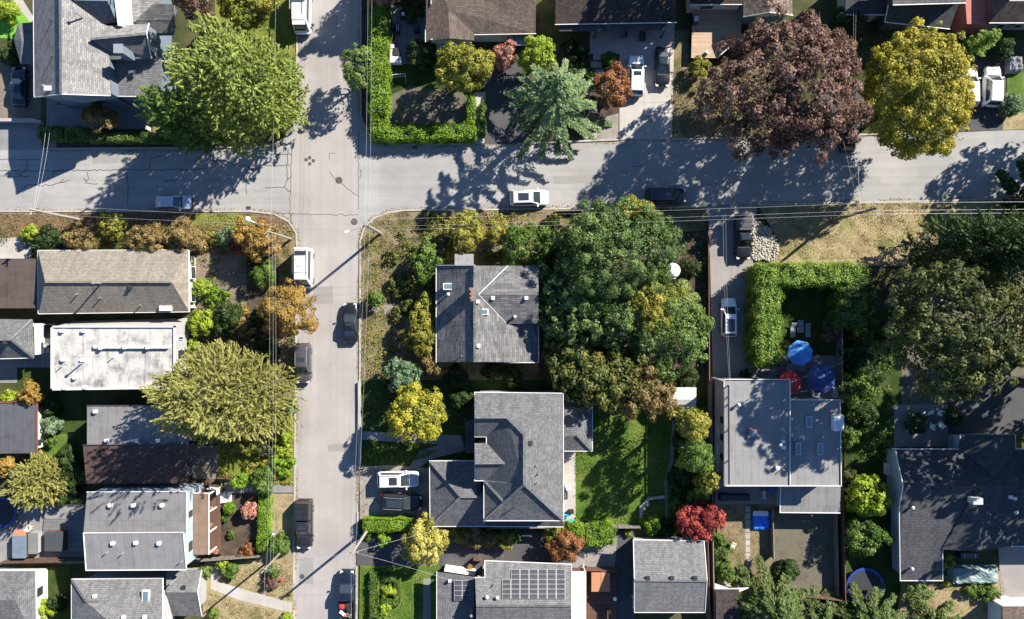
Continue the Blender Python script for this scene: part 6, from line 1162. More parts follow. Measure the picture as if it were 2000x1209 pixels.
    for sx in (-.6, .61):
        for s in (-1, 1):
            y = s * (hw - .12); w = MB().tube([(sx * hl, y - .12, R), (sx * hl, y + .12, R)], R, 18).obj('wheel', 'rubber', T); yy = s * (hw + .003); MB().tube([(sx * hl, yy - .02, R), (sx * hl, yy + .006, R)], R * .62, 14).obj('rim', 'rim', w)
    for s in (-1, 1):
        MB().box((hl - .2, s * hw * .66, zh - .22), (.34, .3, .14), -s * .35).obj('headlight', 'light_clear', T); MB().box((-hl + .06, s * hw * .76, zs - .2), (.16, .26, .2)).obj('tail_light', 'light_red', T)
        m_ = MB().box((X[3] - .18, s * (hw + .08), zs + .08), (.14, .24, .16)).obj('mirror', paint if not van else 'black_plastic', T)
    MB().box((hl - .06, 0, .45), (.2, Wc * .74, .22)).obj('bumper', 'black_plastic', T); MB().box((-hl + .02, 0, .48), (.16, Wc * .8, .2)).obj('bumper', 'black_plastic', T)
    c = P(px, py, Hc * .55); T.location = (c[0], c[1], zb if z0 is None else z0); T.rotation_euler = (0, 0, math.radians(ang)); T['_x'] = 0; del T['_x']
    return T, dict(hl=hl, hw=hw, zs=zs, X=X, tw=tw, zt=zt)
R_, U_, D_, Lf_ = 0, 90, -90, 180
car(36, 168, U_, 'sedan', 'p_navy', 'dark navy sedan on the block-paved upper driveway', 4.7, 1.85, 1.45, zb=.05)
car(338, 395, R_, 'hatch', 'p_silver', 'pale silver-blue hatchback parked on the cross street', 4.3, 1.76, 1.5)
car(1034, 386, R_ + 1, 'suv', 'p_white', 'white crossover with black sunroof parked below the spruce', 4.75, 1.9, 1.66, sunroof=(.25, .8), rails='metal_light')
T, d = car(1302, 381, R_, 'suv', 'p_black', 'black boxy off-road car parked on the cross street', 4.75, 1.9, 1.82, rails=True, roofc='p_navy')
car(1243, 147, U_ - 1, 'suv', 'p_white', 'white car with small sunroof on the concrete driveway', 4.9, 1.92, 1.68, sunroof=(.72, .93), zb=.05, rails='trim_white')
car(1294, 130, D_ - 1, 'sedan', 'p_black', 'black sedan on the concrete driveway', 4.8, 1.85, 1.45, zb=.05, sunroof=(.2, .75))
car(1940, 168, U_ - 3, 'suv', 'p_white', 'white sport utility car with roof rack beside the round bush', 4.9, 1.95, 1.85, rails=True, zb=.05)
car(1895, 170, U_, 'suv', 'p_white', 'white car half hidden under the golden tree', 4.7, 1.85, 1.65, zb=.05)
car(1655, 262, U_, 'hatch', 'p_black', 'black car hidden between the copper and golden trees', 4.2, 1.75, 1.5, zb=.05)
car(684, 630, U_ + 1, 'sedan', 'p_black', 'black sedan parked beside the overgrown corner lot', 4.75, 1.84, 1.45, sunroof=(.55, .85))
T, d = car(591, 710, D_, 'suv', 'p_grey', 'grey sport utility car with twin sunroofs beside the orange street tree', 4.8, 1.9, 1.72, rails='metal_light', sunroof=(.5, .72))
car(1424, 620, U_, 'suv', 'p_white', 'white car with black roof on the long driveway', 4.7, 1.86, 1.62, sunroof=(.1, .75), rails='metal_light', zb=.1)
car(777, 937, R_ + 1, 'suv', 'p_white', 'white sport utility car with pale blue bonnet on the gravel driveway', 5.0, 1.95, 1.75, rails=True, sunroof=(.45, .85), hood='p_silver', zb=.1)
car(783, 981, R_ - 3, 'suv', 'p_black', 'black sport utility car with panoramic roof on the gravel driveway', 5.0, 1.95, 1.72, rails='metal_light', sunroof=(.2, .95), zb=.1)
def bed(T, d, kind, mat):
    hl, hw, zs, X = d['hl'], d['hw'], d['zs'], d['X']; x0, x1 = -hl + .06, X[0] - .04; xm = (x0 + x1) / 2
    if kind == 'canopy':
        mb = MB(); q = [(x0, -hw * .92, zs), (x1, -hw * .92, zs), (x1, hw * .92, zs), (x0, hw * .92, zs)]; w = [(x0 + .12, -hw * .78, d['zt'] - .03), (x1 - .03, -hw * .78, d['zt'] - .03), (x1 - .03, hw * .78, d['zt'] - .03), (x0 + .12, hw * .78, d['zt'] - .03)]
        mb.v += q + w; mb.f += [(4, 5, 6, 7)] + [(i, (i + 1) % 4, 4 + (i + 1) % 4, 4 + i) for i in range(4)]; o = mb.obj('canopy', mat, T); bv = o.modifiers.new('b', 'BEVEL'); bv.width = .05; bv.segments = 2
        for k in range(3): MB().box((x0 + (x1 - x0) * (.2 + .3 * k), 0, d['zt'] - .01), (.05, hw * 1.5, .05)).obj('roof_bar', 'metal_dark', T)
    else:
        for s in (-1, 1): MB().box((xm, s * (hw - .1), zs + .1), (x1 - x0, .12, .24)).obj('bed_side', mat, T)
        MB().box((x0 + .06, 0, zs + .1), (.1, hw * 1.8, .24)).obj('tailgate', mat, T); MB().box((xm, 0, zs + .05), (x1 - x0 - .1, hw * 1.75, .03)).obj('bed_floor', 'rubber', T)
T, d = car(593, 1025, D_, 'pickup', 'p_charcoal', 'dark grey pickup with a full bed canopy parked on the pale street', 5.9, 2.0, 1.88, 'pickup', 'pickup_truck', sunroof=(.3, .8)); bed(T, d, 'canopy', 'p_charcoal')
T, d = car(1452, 462, D_, 'pickup', 'p_black', 'black pickup with slatted bed rack beside the rockery', 5.5, 1.95, 1.9, 'pickup', 'pickup_truck', sunroof=(.1, .9), zb=.1); bed(T, d, 'canopy', 'p_tonneau')
T, d = car(677, 1163, U_, 'pickup', 'p_navy', 'navy pickup with tools in its open bed on the pale street', 5.9, 2.0, 1.85, 'pickup', 'pickup_truck'); bed(T, d, 'open', 'p_navy')
LD = T.location
for i, (dx, dy, s, m, nm) in enumerate([(-.5, -1.2, (.5, .35, .3), 'plastic_red', 'tool_box'), (.4, -1.5, (.6, .4, .35), 'black_plastic', 'tool_box'), (.1, -2.2, (.4, .5, .3), 'terracotta', 'bucket'), (-.4, -2.1, (.3, .9, .2), 'trim_white', 'timber_bundle'), (.5, -2.3, (.35, .35, .4), 'galv', 'bucket')]):
    lbs = ['red tool box in the bed of the navy pickup', 'black tool box in the bed of the navy pickup', 'orange bucket in the bed of the navy pickup', 'white timber bundle in the bed of the navy pickup', 'steel bucket in the bed of the navy pickup']
    c = (LD.x + dx, LD.y + dy, 1.165); t2 = thing(nm, lbs[i], 'tool', c)
    if nm == 'bucket': MB().lathe(c, [(.0, .01), (.14, .01), (.18, .34), (.16, .34), (.13, .04), (0, .04)], 12).obj('pail', m, t2)
    else:
        MB().box((c[0], c[1], c[2] + s[2] / 2), s, .3 * i).obj('body', m, t2); MB().box((c[0], c[1], c[2] + s[2] + .03), (s[0] * .6, .04, .06), .3 * i).obj('handle', 'metal_dark', t2)
# camper van
T, d = car(592, 523, D_, 'van', 'p_white', 'white camper van with roof hatch and ladder rack', 4.9, 1.95, 2.5, 'van', 'camper_van')
MB().box((-1.7, 0, 2.54), (.5, 1.2, .1)).obj('roof_vent', 'metal_dark', T); MB().box((-.3, -.15, 2.53), (.4, .4, .1)).obj('roof_hatch', 'trim_white', T)
for y in (-.75, .72): MB().tube([(-2.2, y, 2.58), (1.0, y, 2.58)], .035).obj('roof_rail', 'metal_dark' if y < 0 else 'metal_light', T)
for x in (-2.1, -.9, .6): MB().tube([(x, -.78, 2.56), (x, .75, 2.56)], .025).obj('rack_bar', 'metal_light', T)
MB().box((-.4, -.92, 2.45), (2.4, .2, .2)).obj('awning_case', 'metal_dark', T)
# white cab-over truck at the top of the street
T, d = car(588, 18, D_, 'van', 'p_white', 'white work truck with ladder frame at the top of the street', 5.6, 2.1, 2.35, 'truck', 'work_truck')
MB().box((-1.7, 0, 2.55), (2.0, 1.9, .35)).obj('cargo_rack', 'metal_light', T)
for y in (-.9, .9): MB().tube([(-2.6, y, 2.8), (.6, y, 2.8)], .05).obj('ladder_bar', 'metal_light', T)
MB().box((1.75, 0, 2.2), (.9, 1.5, .06)).obj('sun_visor', 'p_white', T)

# ------------------------------------------------------------------ poles and wires
def pole(x, y, h, label, mat='wood_pole', arm=None, r=.16, cat='pole'):
    c = P(x, y, h); T = thing('utility_pole', label, cat, (c[0], c[1], 0)); MB().tube([(c[0], c[1], -.05), (c[0], c[1], h)], [r * 1.2, r * .8], 10).obj('mast', mat, T)
    if arm:
        for (a, L_, z) in arm:
            d_ = Vector((math.cos(math.radians(a)), math.sin(math.radians(a)), 0)); MB().box((c[0], c[1], h - z), (L_, .1, .12), math.radians(a)).obj('crossarm', 'wood_pole_grey', T)
            for s in (-.45, .45): MB().cyl((c[0] + d_.x * L_ * s, c[1] + d_.y * L_ * s, h - z + .05), .05, .16, 8).obj('insulator', 'trim_grey', T)
    return T, Vector((c[0], c[1], h))
P1, w1 = pole(1714, 406, 10.7, 'tall dark utility pole on the dry grass bank', 'wood_pole', [(100, 1.4, .5)])
P2, w2 = pole(55, 408, 9.0, 'pale wooden utility pole on the southwest verge', 'wood_pole_grey', [(95, 1.2, .4)])
P3, w3 = pole(715, 439, 8.9, 'grey-green utility pole at the corner lot with lamp arm', 'wood_pole_grey', [(30, 1.4, .4)])
P4, w4 = pole(687, 1082, 9.0, 'pale square-cut utility pole over the street by the hedge', 'wood_pole_grey', [(10, 1.3, .4)])
P5, w5 = pole(523, 452, 8.3, 'utility pole with crossarm above the orange corner tree', 'wood_pole_grey', [(70, 1.3, .3)], .12)
P6, w6 = pole(510, 1119, 8.3, 'orange-brown utility pole on the dry front lawn', 'wood_pole', [(40, 1.2, .3)], .12)
for rt, ww, e, lb in ((P3, w3, (678, 452), 'lamp_arm'),):
    e = Vector(P(*e, 8.2)); MB().tube([ww - Vector((0, 0, .7)), e], .04).obj('lamp_arm', 'galv', rt); MB().box(e, (.5, .22, .12), .2).obj('lamp_head', 'trim_white', rt)
def lamp(x, y, h, bx, by, label, q=1.):
    t_ = Vector(P(x, y, h)); b = Vector(P(bx, by, h)); b.z = 0; T = thing('street_lamp', label, 'street lamp', tuple(b)); MB().tube([b - Vector((0, 0, .05)), (b.x, b.y, h - .3), t_], [.09, .07, .04], 8).obj('post', 'galv', T)
    MB().lathe((t_.x, t_.y, h - .12), [(r_ * q, z_ * q) for r_, z_ in ((0, .28), (.2, .24), (.34, .08), (.34, 0), (0, -.04))], 14).obj('lamp_head', 'trim_white', T, True)
lamp(1154, 408, 6.0, 1140, 428, 'round white street lamp over the corner lot edge'); lamp(483, 428, 5.0, 494, 434, 'small white street lamp on the corner verge')
lamp(533, 1044, 3.2, 530, 1046, 'small white garden lamp beside the bright hedge', .45)
NW = [0]
def wire(a, b, sag=.4, r=.0075, mat='wire_light', label=None):
    a, b = Vector(a), Vector(b); pts = [a + (b - a) * t - Vector((0, 0, 4 * sag * t * (1 - t))) for t in np.linspace(0, 1, 13)]
    o = MB().tube(pts, r, 5).obj('overhead_wire', mat); tag(o, label, 'wire', 'overhead wires of the two streets')
def off(v, x=0, y=0, z=0): return v + Vector((x, y, z))
L2 = 'overhead wire along the cross street between the southwest and corner-lot poles'
for dy, dz in ((.5, .05), (-.5, .05)): wire(off(w2, 0, dy, dz - .35), off(w3, 0, dy * .8, dz - .35), .5, label=L2); wire(off(w2, 0, dy, dz - .35), Vector(P(-700, 400, 9)) + Vector((0, dy, 0)), .5, label='overhead wire leaving westwards from the southwest verge pole')
L3 = 'overhead wire along the cross street between the corner-lot and grass-bank poles'
for dy, dz in ((.6, -.4), (-.6, -.4), (0, -2.)): wire(off(w3, 0, dy, dz), off(w1, 0, dy, dz), .6, label=L3); wire(off(w1, 0, dy, dz), Vector(P(2700, 395, 10.5)) + Vector((0, dy, dz)), .5, label='overhead wire leaving eastwards from the grass-bank pole')
for dx in (.3, -.2): wire(off(w3, dx, 0, -.4), Vector(P(724 + dx * 12, -500, 9)), .5, label='overhead wire running north above the corner hedge'); wire(off(w3, dx, 0, -.5), off(w4, dx, 0, -.4), .6, label='overhead wire along the pale street past the corner lot'); wire(off(w4, dx, 0, -.4), Vector(P(690, 1800, 9)) + Vector((dx, 0, 0)), .5, label='overhead wire leaving south beside the navy pickup')
wire(off(w5, .2, 0, -.4), Vector(P(543, -500, 8.5)), .5, label='overhead wire running north past the big cypress')
for dx in (.4, 0, .7): wire(off(w5, dx, 0, -.3), off(w6, dx + .5, 0, -.3), .6, label='overhead wire in front of the western houses')
wire(off(w6, .3, 0, -.3), Vector(P(500, 1700, 8.3)), .4, label='overhead wire leaving south over the dry lawn')
for dz in (-.2, -.6): wire(off(w6, 0, 0, dz), off(w4, 0, 0, dz), .3, label='overhead wire crossing the street between the two southern poles')
wire(off(w2, .2, 0, -.5), P(96, 186, 5.2), .3, label='service wire from the verge pole to the blue-walled house'); wire(off(w2, .4, 0, -.5), P(103, 186, 5.2), .5, label='service wire from the verge pole to the blue-walled house')
wire(off(w1, -1.5, 0, -1), P(1600, 24, 4), .4, label='service wire from the grass-bank pole past the copper tree'); wire(off(w1, -1.3, 0, -1), P(1667, 14, 4), .4, label='service wire from the grass-bank pole past the copper tree'); wire(off(w1, -1.3, 0, -1.1), P(1672, 14, 4), .5, label='service wire from the grass-bank pole past the copper tree')
wm = w3 + (w1 - w3) * .713; wm.z -= .9; wire(wm, P(1427, 752, 6.9), .35, label='service wire over the long driveway to the flat-roofed house'); wire(off(wm, -.3), P(1426, 765, 6.9), .5, label='service wire over the long driveway to the flat-roofed house')
wire(off(w4, .2, 0, -.5), P(879, 1133, 3.2), .2, label='service wire from the hedge pole to the solar-roofed house'); wire(off(w4, .2, 0, -.6), P(855, 1035, 5.2), .2, label='service wire from the hedge pole through the golden-leaved tree')
wire(P(1541, 748, 6.2), P(1650, 706, 4.), .1, label='thin service wire above the navy parasol'); wire(P(1541, 770, 6.2), P(1652, 750, 4.), .1, label='thin service wire above the patio corner')

# ------------------------------------------------------------------ fences and walls
def fence(pts, h, mat, label, bay=2.4, w=.07, post=.11):
    q = [Vector(P(x, y, h)[:2]) for x, y in pts]; T = thing('fence', label, 'fence', (q[0].x, q[0].y, 0))
    for a, b in zip(q[:-1], q[1:]):
        d_ = b - a; n = max(1, round(d_.length / bay)); rz = math.atan2(d_.y, d_.x)
        for i in range(n):
            c = a + d_ * (i + .5) / n; MB().box((c.x, c.y, h / 2 + .03), (d_.length / n - post - .01, w * .6, h - .08), rz).obj('fence_panel', mat, T); MB().box((c.x, c.y, h + .0), (d_.length / n - post - .01, w * 1.6, .05), rz).obj('top_rail', mat, T)
        for i in range(n + 1):
            c = a + d_ * i / n; MB().box((c.x, c.y, h / 2 + .03), (post, post, h + .1), rz).obj('post', mat, T)
def wall(pts, h, w, mat, label, name='garden_wall'):
    q = [P(x, y, h)[:2] for x, y in pts]; T = thing(name, label, 'wall', (*q[0], 0)); strip3(MB(), q, w, 0, h).obj('wall_body', mat, T); strip3(MB(), q, w + .06, h, h + .06).obj('coping', 'kerb_concrete' if mat != 'trim_white' else mat, T)
fence([(1384, 432), (1386, 742)], 1.2, 'fence_brown', 'brown board fence between the tree group and the long driveway'); fence([(1390, 745), (1392, 985)], 1.8, 'fence_grey', 'weathered fence between the back lawn and the flat-roofed house')
fence([(1391, 985), (1390, 1055)], 1.5, 'fence_grey', 'weathered fence behind the crimson maple'); fence([(1383, 1058), (1388, 1230)], 1.8, 'fence_brown', 'brown fence beside the garage'); fence([(1393, 1058), (1396, 1230)], 1.7, 'fence_grey', 'grey fence beside the fence bushes')
fence([(1645, 600), (1646, 785)], 1.8, 'fence_grey', 'grey fence between the enclosed garden and the side shrubs'); fence([(1648, 950), (1652, 1172)], 1.8, 'fence_brown', 'tall brown fence beside the shaded side lawn'); fence([(1635, 1002), (1638, 1165)], 1.2, 'fence_grey', 'lower grey fence edging the bare yard'); fence([(1576, 1166), (1652, 1174)], 1.6, 'fence_brown', 'brown fence at the foot of the bare yard'); fence([(1510, 1000), (1512, 1092)], 1.2, 'fence_grey', 'grey fence left of the bare yard')
fence([(960, 1031), (1250, 1031)], 1.4, 'fence_grey', 'weathered fence between the hip-roofed house and the shared driveway'); fence([(366, 1098), (505, 1088)], 1.3, 'fence_grey', 'grey fence below the bare front garden'); fence([(0, 1100), (165, 1096)], 1.6, 'fence_brown', 'shaded brown fence below the hot tub yard'); fence([(1380, 405), (1290, 406), (1085, 412)], .9, 'fence_grey', 'low fence along the corner lot by the cross street')
fence([(425, 934), (450, 936)], 1., 'deck_brown', 'short red-brown fence stub beside the paved yard'); fence([(760, 128), (762, 10)], 1.4, 'fence_brown', 'dark fence behind the street hedge'); fence([(925, 1094), (945, 1096)], 1.2, 'fence_brown', 'dark slatted gate beside the solar-roofed house'); fence([(-20, 785), (40, 784)], 1.6, 'fence_brown', 'brown fence above the flat dark outbuilding')
wall([(-40, 234), (62, 234), (80, 238)], .8, .3, 'stucco_grey', 'low retaining wall across the shaded driveway'); wall([(702, 745), (703, 905)], .35, .3, 'stucco_grey', 'low stone edging wall along the shaded lawn'); wall([(1252, 1020), (1252, 990), (1268, 974), (1298, 970)], .4, .3, 'stucco_grey', 'curved low pond wall at the foot of the back lawn'); wall([(286, 205), (286, 253)], .9, .12, 'trim_grey', 'thin pale patio screen wall under the dark conifer')
wall([(868, 1113), (928, 1122)], 1.6, .25, 'trim_white', 'white garden wall above the small solar array'); wall([(1472, 735), (1480, 722), (1512, 724)], .7, .25, 'stucco_grey', 'grey planter wall beside the driveway steps')
# rockery: every boulder its own piece
c = P(1490, 470); RK = thing('rockery', 'bank of pale and dark boulders beside the black pickup', 'rocks', (c[0], c[1], 0)); outl = [(1469, 425), (1485, 434), (1503, 448), (1516, 468), (1518, 490), (1514, 508), (1468, 508)]
ME = []
for k in range(6):
    mb = MB(); bmv = [(math.cos(t) * math.cos(p) * rng.uniform(.85, 1.15), math.sin(t) * math.cos(p) * rng.uniform(.85, 1.15), math.sin(p) * rng.uniform(.8, 1.1)) for p in (-.6, .1, .75) for t in np.linspace(0, 2 * math.pi, 7)[:-1]] + [(0, 0, 1.)]
    mb.v = bmv; mb.f = [(r * 6 + i, r * 6 + (i + 1) % 6, r * 6 + 6 + (i + 1) % 6, r * 6 + 6 + i) for r in (0, 1) for i in range(6)] + [(12 + i, 12 + (i + 1) % 6, 18) for i in range(6)]
    me = bpy.data.meshes.new('rock'); me.from_pydata(mb.v, [], mb.f); me.materials.append(MATS['stone_pale' if k < 4 else 'stone_mid']); me.polygons.foreach_set('use_smooth', np.ones(len(mb.f), bool)); ME.append(me)
def inpoly(x, y, pl):
    r = False
    for (a, b), (e, f) in zip(pl, pl[1:] + pl[:1]):
        if (b > y) != (f > y) and x < (e - a) * (y - b) / (f - b) + a: r = not r
    return r
got = []; tries = 0
while len(got) < 215 and tries < 20000:
    tries += 1; x, y = rng.uniform(1466, 1520), rng.uniform(424, 510)
    if inpoly(x, y, outl) and all((x - a) ** 2 + (y - b) ** 2 > 3.9 ** 2 for a, b in got): got.append((x, y))
for i, (x, y) in enumerate(got):
    o = bpy.data.objects.new('boulder', ME[int(rng.integers(6))]); COL.objects.link(o); o.parent = RK; q = P(x, y); s = rng.uniform(.15, .24)
    o.location = (q[0] - c[0], q[1] - c[1], .12); o.scale = (s * rng.uniform(.9, 1.35), s, s * .85); o.rotation_euler = (0, 0, rng.uniform(0, 6.3))
MB().prism([P(*p)[:2] for p in outl], 0, .15).obj('base', 'soil', RK)

# ------------------------------------------------------------------ stepping stones, slabs
def stones(lst, label, mat='paver_stone', z=.13):
    c0 = P(lst[0][0], lst[0][1]); T = thing('stepping_stones', label, 'paving', (c0[0], c0[1], 0))
    for (x, y, w, h) in lst:
        c = P(x, y); o = MB().box((c[0], c[1], z - .03), (w / S, h / S, .08), rng.normal(0, .02)).obj('slab', mat, T)
stones([(1165 + (4 if k % 2 == 0 else 0) - k * .6, 112 + k * 15, 22, 12) for k in range(5)] + [(1158, 215, 18, 12), (1155, 232, 18, 11), (1152, 248, 20, 12), (1153, 266, 24, 10)], 'staggered concrete stepping slabs beside the red-orange tree')
stones([(1460, 994 + k * 13, 9, 11) for k in range(11)] + [(1447, 1130, 10, 10), (1434, 1130, 10, 10), (1459, 1142, 10, 9), (1420, 1140, 10, 10)], 'line of pale stepping slabs across the dry garden lawn')
stones([(735, 604, 17, 12), (760, 604, 18, 18)] + [(781 + 6 * k, 602, 4, 18) for k in range(4)], 'stone slab steps from the street to the centre house', 'concrete_warm')
stones([(1495 + k * 6, 724 - 0 * k, 5, 16) for k in range(5)], 'short flight of grey steps beside the flat-roofed house', 'concrete_warm', .2)
for i, x in enumerate(range(0, 3)):
    pass
dd = MB(); 
for a, b in (((1210, 200), (1311, 200)), ((1258, 105), (1258, 273)), ((1152, 105), (1210, 105))): ribbon(dd, [P(*a), P(*b)], .035, dw.data.vertices[0].co.z + .004)
dd.obj('expansion_joint', 'concrete_grey', dw); c = P(1268, 233); MB().box((c[0], c[1], dw.data.vertices[0].co.z + .006), (.8, .8, .012)).obj('patch_slab', 'concrete_warm', dw)

# ------------------------------------------------------------------ garden furniture and small things
def parasol(x, y, r, h, mat, label, seg=8, rot=.2):
    c = P(x, y, h); T = thing('parasol', label, 'parasol', (c[0], c[1], 0)); MB().cyl((c[0], c[1], 0), .03, h, 8).obj('pole', 'metal_dark', T); MB().cyl((c[0], c[1], .1), .3, .1, 14).obj('base', 'metal_dark', T)
    mb = MB(); n = len(mb.v); prof = [(r, -.5), (r * .66, -.26), (r * .33, -.1), (.03, 0)]
    for rr, z in prof:
        for k in range(seg): a = rot + 2 * math.pi * k / seg; mb.v.append((c[0] + rr * math.cos(a), c[1] + rr * math.sin(a), h + z))
    for i in range(3):
        for k in range(seg): k2 = (k + 1) % seg; mb.f.append((i * seg + k, i * seg + k2, (i + 1) * seg + k2, (i + 1) * seg + k))
    mb.obj('canopy', mat, T)
    for k in range(seg): a = rot + 2 * math.pi * k / seg; MB().tube([(c[0] + r * .98 * math.cos(a), c[1] + r * .98 * math.sin(a), h - .53), (c[0] + .05 * math.cos(a), c[1] + .05 * math.sin(a), h - .04)], .012, 4).obj('rib', 'metal_light', T)
    MB().cyl((c[0], c[1], h - .02), .04, .12, 8).obj('finial', 'metal_light', T)
parasol(1566, 690, 1.55, 2.7, 'cloth_blue', 'open blue parasol on the garden deck', 8); parasol(1545, 748, 1.45, 2.6, 'cloth_red', 'open red parasol beside the flat roof', 8); parasol(1607, 741, 1.8, 2.5, 'cloth_navy', 'open navy parasol in the deck shade', 8, .4)
deck('garden_deck', 'grey deck under the blue, red and navy parasols', [(1524, 694), (1634, 694), (1634, 783), (1524, 783)], .35, 'deck_grey')
def lounger(x, y, ang, label, grp, mat='cushion_grey'):
    c = P(x, y, .4); T = thing('sun_lounger', label, 'lounger', (c[0], c[1], 0), grp); R = Matrix.Rotation(math.radians(ang), 4, 'Z')
    def bx(nm, ct, d_, m, ty=0):
        MB().box(Vector((c[0], c[1], 0)) + R @ Vector(ct), d_, math.radians(ang), Matrix.Rotation(ty, 4, 'Y')).obj(nm, m, T)
    bx('seat', (.25, 0, .36), (1.25, .62, .1), mat); bx('backrest', (-.62, 0, .55), (.62, .62, .09), mat, .6)
    for sx in (-.3, .8):
        for sy in (-.27, .27): bx('leg', (sx, sy, .2), (.05, .05, .3), 'metal_dark')
lounger(1549, 645, -92, 'grey garden lounger beside the small grey table', 'pair of garden loungers'); lounger(1578, 645, -88, 'grey garden lounger beside the small grey table', 'pair of garden loungers')
for y, lb, h, nm in ((644, 'small square grey garden table between the loungers', .45, 'garden_table'), (631, 'square grey footstool above the small garden table', .4, 'footstool')):
    c = P(1563.5, y, h); T = thing(nm, lb, 'table' if h > .42 else 'footstool', (c[0], c[1], 0)); MB().box((c[0], c[1], h), (.75, .75, .08)).obj('top', 'cushion_grey', T)
    for sx in (-.3, .3):
        for sy in (-.3, .3): MB().box((c[0] + sx, c[1] + sy, h / 2), (.05, .05, h - .04)).obj('leg', 'metal_dark', T)
c = P(1555, 718, .8); T = thing('garden_sofa', 'grey corner sofa below the blue parasol', 'sofa', (c[0], c[1], .35)); MB().box((c[0], c[1], .6), (2.1, .8, .42)).obj('seat', 'cushion_grey', T); MB().box((c[0], c[1] + .45, .85), (2.1, .2, .6)).obj('backrest', 'cushion_grey', T); MB().box((c[0] - 1.0, c[1] - .1, .8), (.2, .9, .4)).obj('armrest', 'cushion_grey', T)
c = P(1630, 766, 1); T = thing('barbecue', 'round-shouldered covered barbecue in the deck corner', 'barbecue', (c[0], c[1], .35)); MB().box((c[0], c[1], .8), (.75, 1.3, .9)).obj('cabinet', 'cushion_grey', T); MB().box((c[0], c[1], 1.3), (.6, 1.2, .14)).obj('lid', 'cushion_grey', T)
c = P(1360, 36, 1.9); T = thing('barbecue', 'steel barbecue with open lid on the cedar deck', 'barbecue', (c[0], c[1], .9)); MB().box((c[0], c[1], 1.35), (.55, .9, .8)).obj('cabinet', 'metal_dark', T); MB().box((c[0], c[1], 1.8), (.5, .62, .22)).obj('lid', 'metal_light', T)
# white chairs round a patio table
def chair(x, y, ang, mat, label, grp=None, zb=.12):
    c = P(x, y, .5); T = thing('garden_chair', label, 'chair', (c[0], c[1], zb), grp); R = Matrix.Rotation(math.radians(ang), 4, 'Z'); O = Vector((c[0], c[1], zb))
    MB().box(O + R @ Vector((0, 0, .42)), (.55, .55, .08), math.radians(ang)).obj('seat', mat, T); MB().box(O + R @ Vector((-.3, 0, .66)), (.07, .55, .5), math.radians(ang), Matrix.Rotation(-.25, 4, 'Y')).obj('backrest', mat, T)
    for s in (-1, 1): MB().box(O + R @ Vector((0, s * .28, .58)), (.5, .05, .05), math.radians(ang)).obj('armrest', mat, T)
    for sx in (-.22, .22):
        for sy in (-.24, .24): MB().box(O + R @ Vector((sx, sy, .2)), (.04, .04, .4), math.radians(ang)).obj('leg', mat, T)
for x, y, a in ((1803, 810, -50), (1817, 808, -80), (1835, 807, -110), (1820, 832, 70), (1836, 829, 130)): chair(x, y, a, 'cloth_white', 'white chair around the dark patio table', 'white chairs around the patio table')
c = P(1821, 819, .72); T = thing('patio_table', 'round dark patio table among the white chairs', 'table', (c[0], c[1], .12)); MB().cyl((c[0], c[1], .72), .6, .05, 24).obj('top', 'metal_dark', T); MB().cyl((c[0], c[1], .12), .06, .6, 10).obj('pedestal', 'metal_dark', T)
chair(1111, 950, 20, 'cloth_white', 'white chair on the concrete strip behind the hip-roofed house'); chair(1432, 1064, -30, 'siding_cream', 'cream wooden chair on the dry garden lawn'); chair(58, 1030, 60, 'siding_cream', 'cream chair beside the shaded yard bins')
chair(412, 1007, 0, 'pinkish' if 'pinkish' in MATS else 'cloth_white', 'white porch chair on the slatted deck'); chair(413, 1038, 0, 'siding_cream', 'cream porch chair on the slatted deck')
# trampolines
def trampoline(x, y, r, label, h=.85):
    c = P(x, y, h); T = thing('trampoline', label, 'trampoline', (c[0], c[1], 0)); MB().lathe((c[0], c[1], h), [(r * .86, .0), (r * .86, .05), (r, .05), (r, -.03), (r * .86, -.03)], 40).obj('safety_pad', 'ring_blue', T); MB().cyl((c[0], c[1], h - .03), r * .87, .02, 40).obj('mat', 'mesh_black', T)
    for k in range(6):
        a = k * math.pi / 3 + .3; MB().tube([(c[0] + r * .95 * math.cos(a), c[1] + r * .95 * math.sin(a), .02), (c[0] + r * .95 * math.cos(a), c[1] + r * .95 * math.sin(a), h)], .03).obj('leg', 'galv', T)
trampoline(2, 1001, 1.85, 'round trampoline with bright blue pad in the grey yard'); trampoline(1690, 1146, 2.3, 'round dark trampoline with blue pad on the shaded side lawn')
hottub(105, 1058, 2.2, 2.3, .3, 'cloth_charcoal', 'square hot tub with charcoal cover in the grey yard deck')
deck('yard_deck', 'blue-grey deck with steps beside the charcoal hot tub', [(86, 1014), (170, 1014), (166, 1078), (80, 1080)], .3, 'deck_grey')
for k in range(3):
    pass
T = thing('deck_steps', 'pale grey steps down to the yard deck', 'steps', P(155, 1004)); 
for k in range(4): 
    c = P(155, 998 + k * 5, 1.2 - k * .25); MB().box((c[0], c[1], (1.2 - k * .25) / 2), (1.9, .3, 1.2 - k * .25)).obj('step', 'deck_grey', T)
c = P(38, 1068, 1.3); T = thing('storage_box', 'dark blue storage box with open orange lid edge', 'storage box', (c[0], c[1], 0)); MB().box((c[0], c[1], .65), (1.5, 2.6, 1.3)).obj('body', 'siding_dark', T); MB().box((c[0], c[1] - 0, 1.36), (1.6, 2.7, .1)).obj('lid', 'siding_blue', T); MB().cyl((c[0], c[1] + 1.35, 1.2), .75, .1, 20).obj('round_shelf', 'terracotta', T)
c = P(64, 1062, 1.2); T = thing('storage_box', 'grey-blue garden box beside the dark storage box', 'storage box', (c[0], c[1], 0)); MB().box((c[0], c[1], .55), (1.0, 2.4, 1.1)).obj('body', 'siding_grey', T); MB().box((c[0], c[1], 1.14), (1.1, 2.5, .08), 0, Matrix.Rotation(.06, 4, 'Y')).obj('lid', 'deck_grey', T)
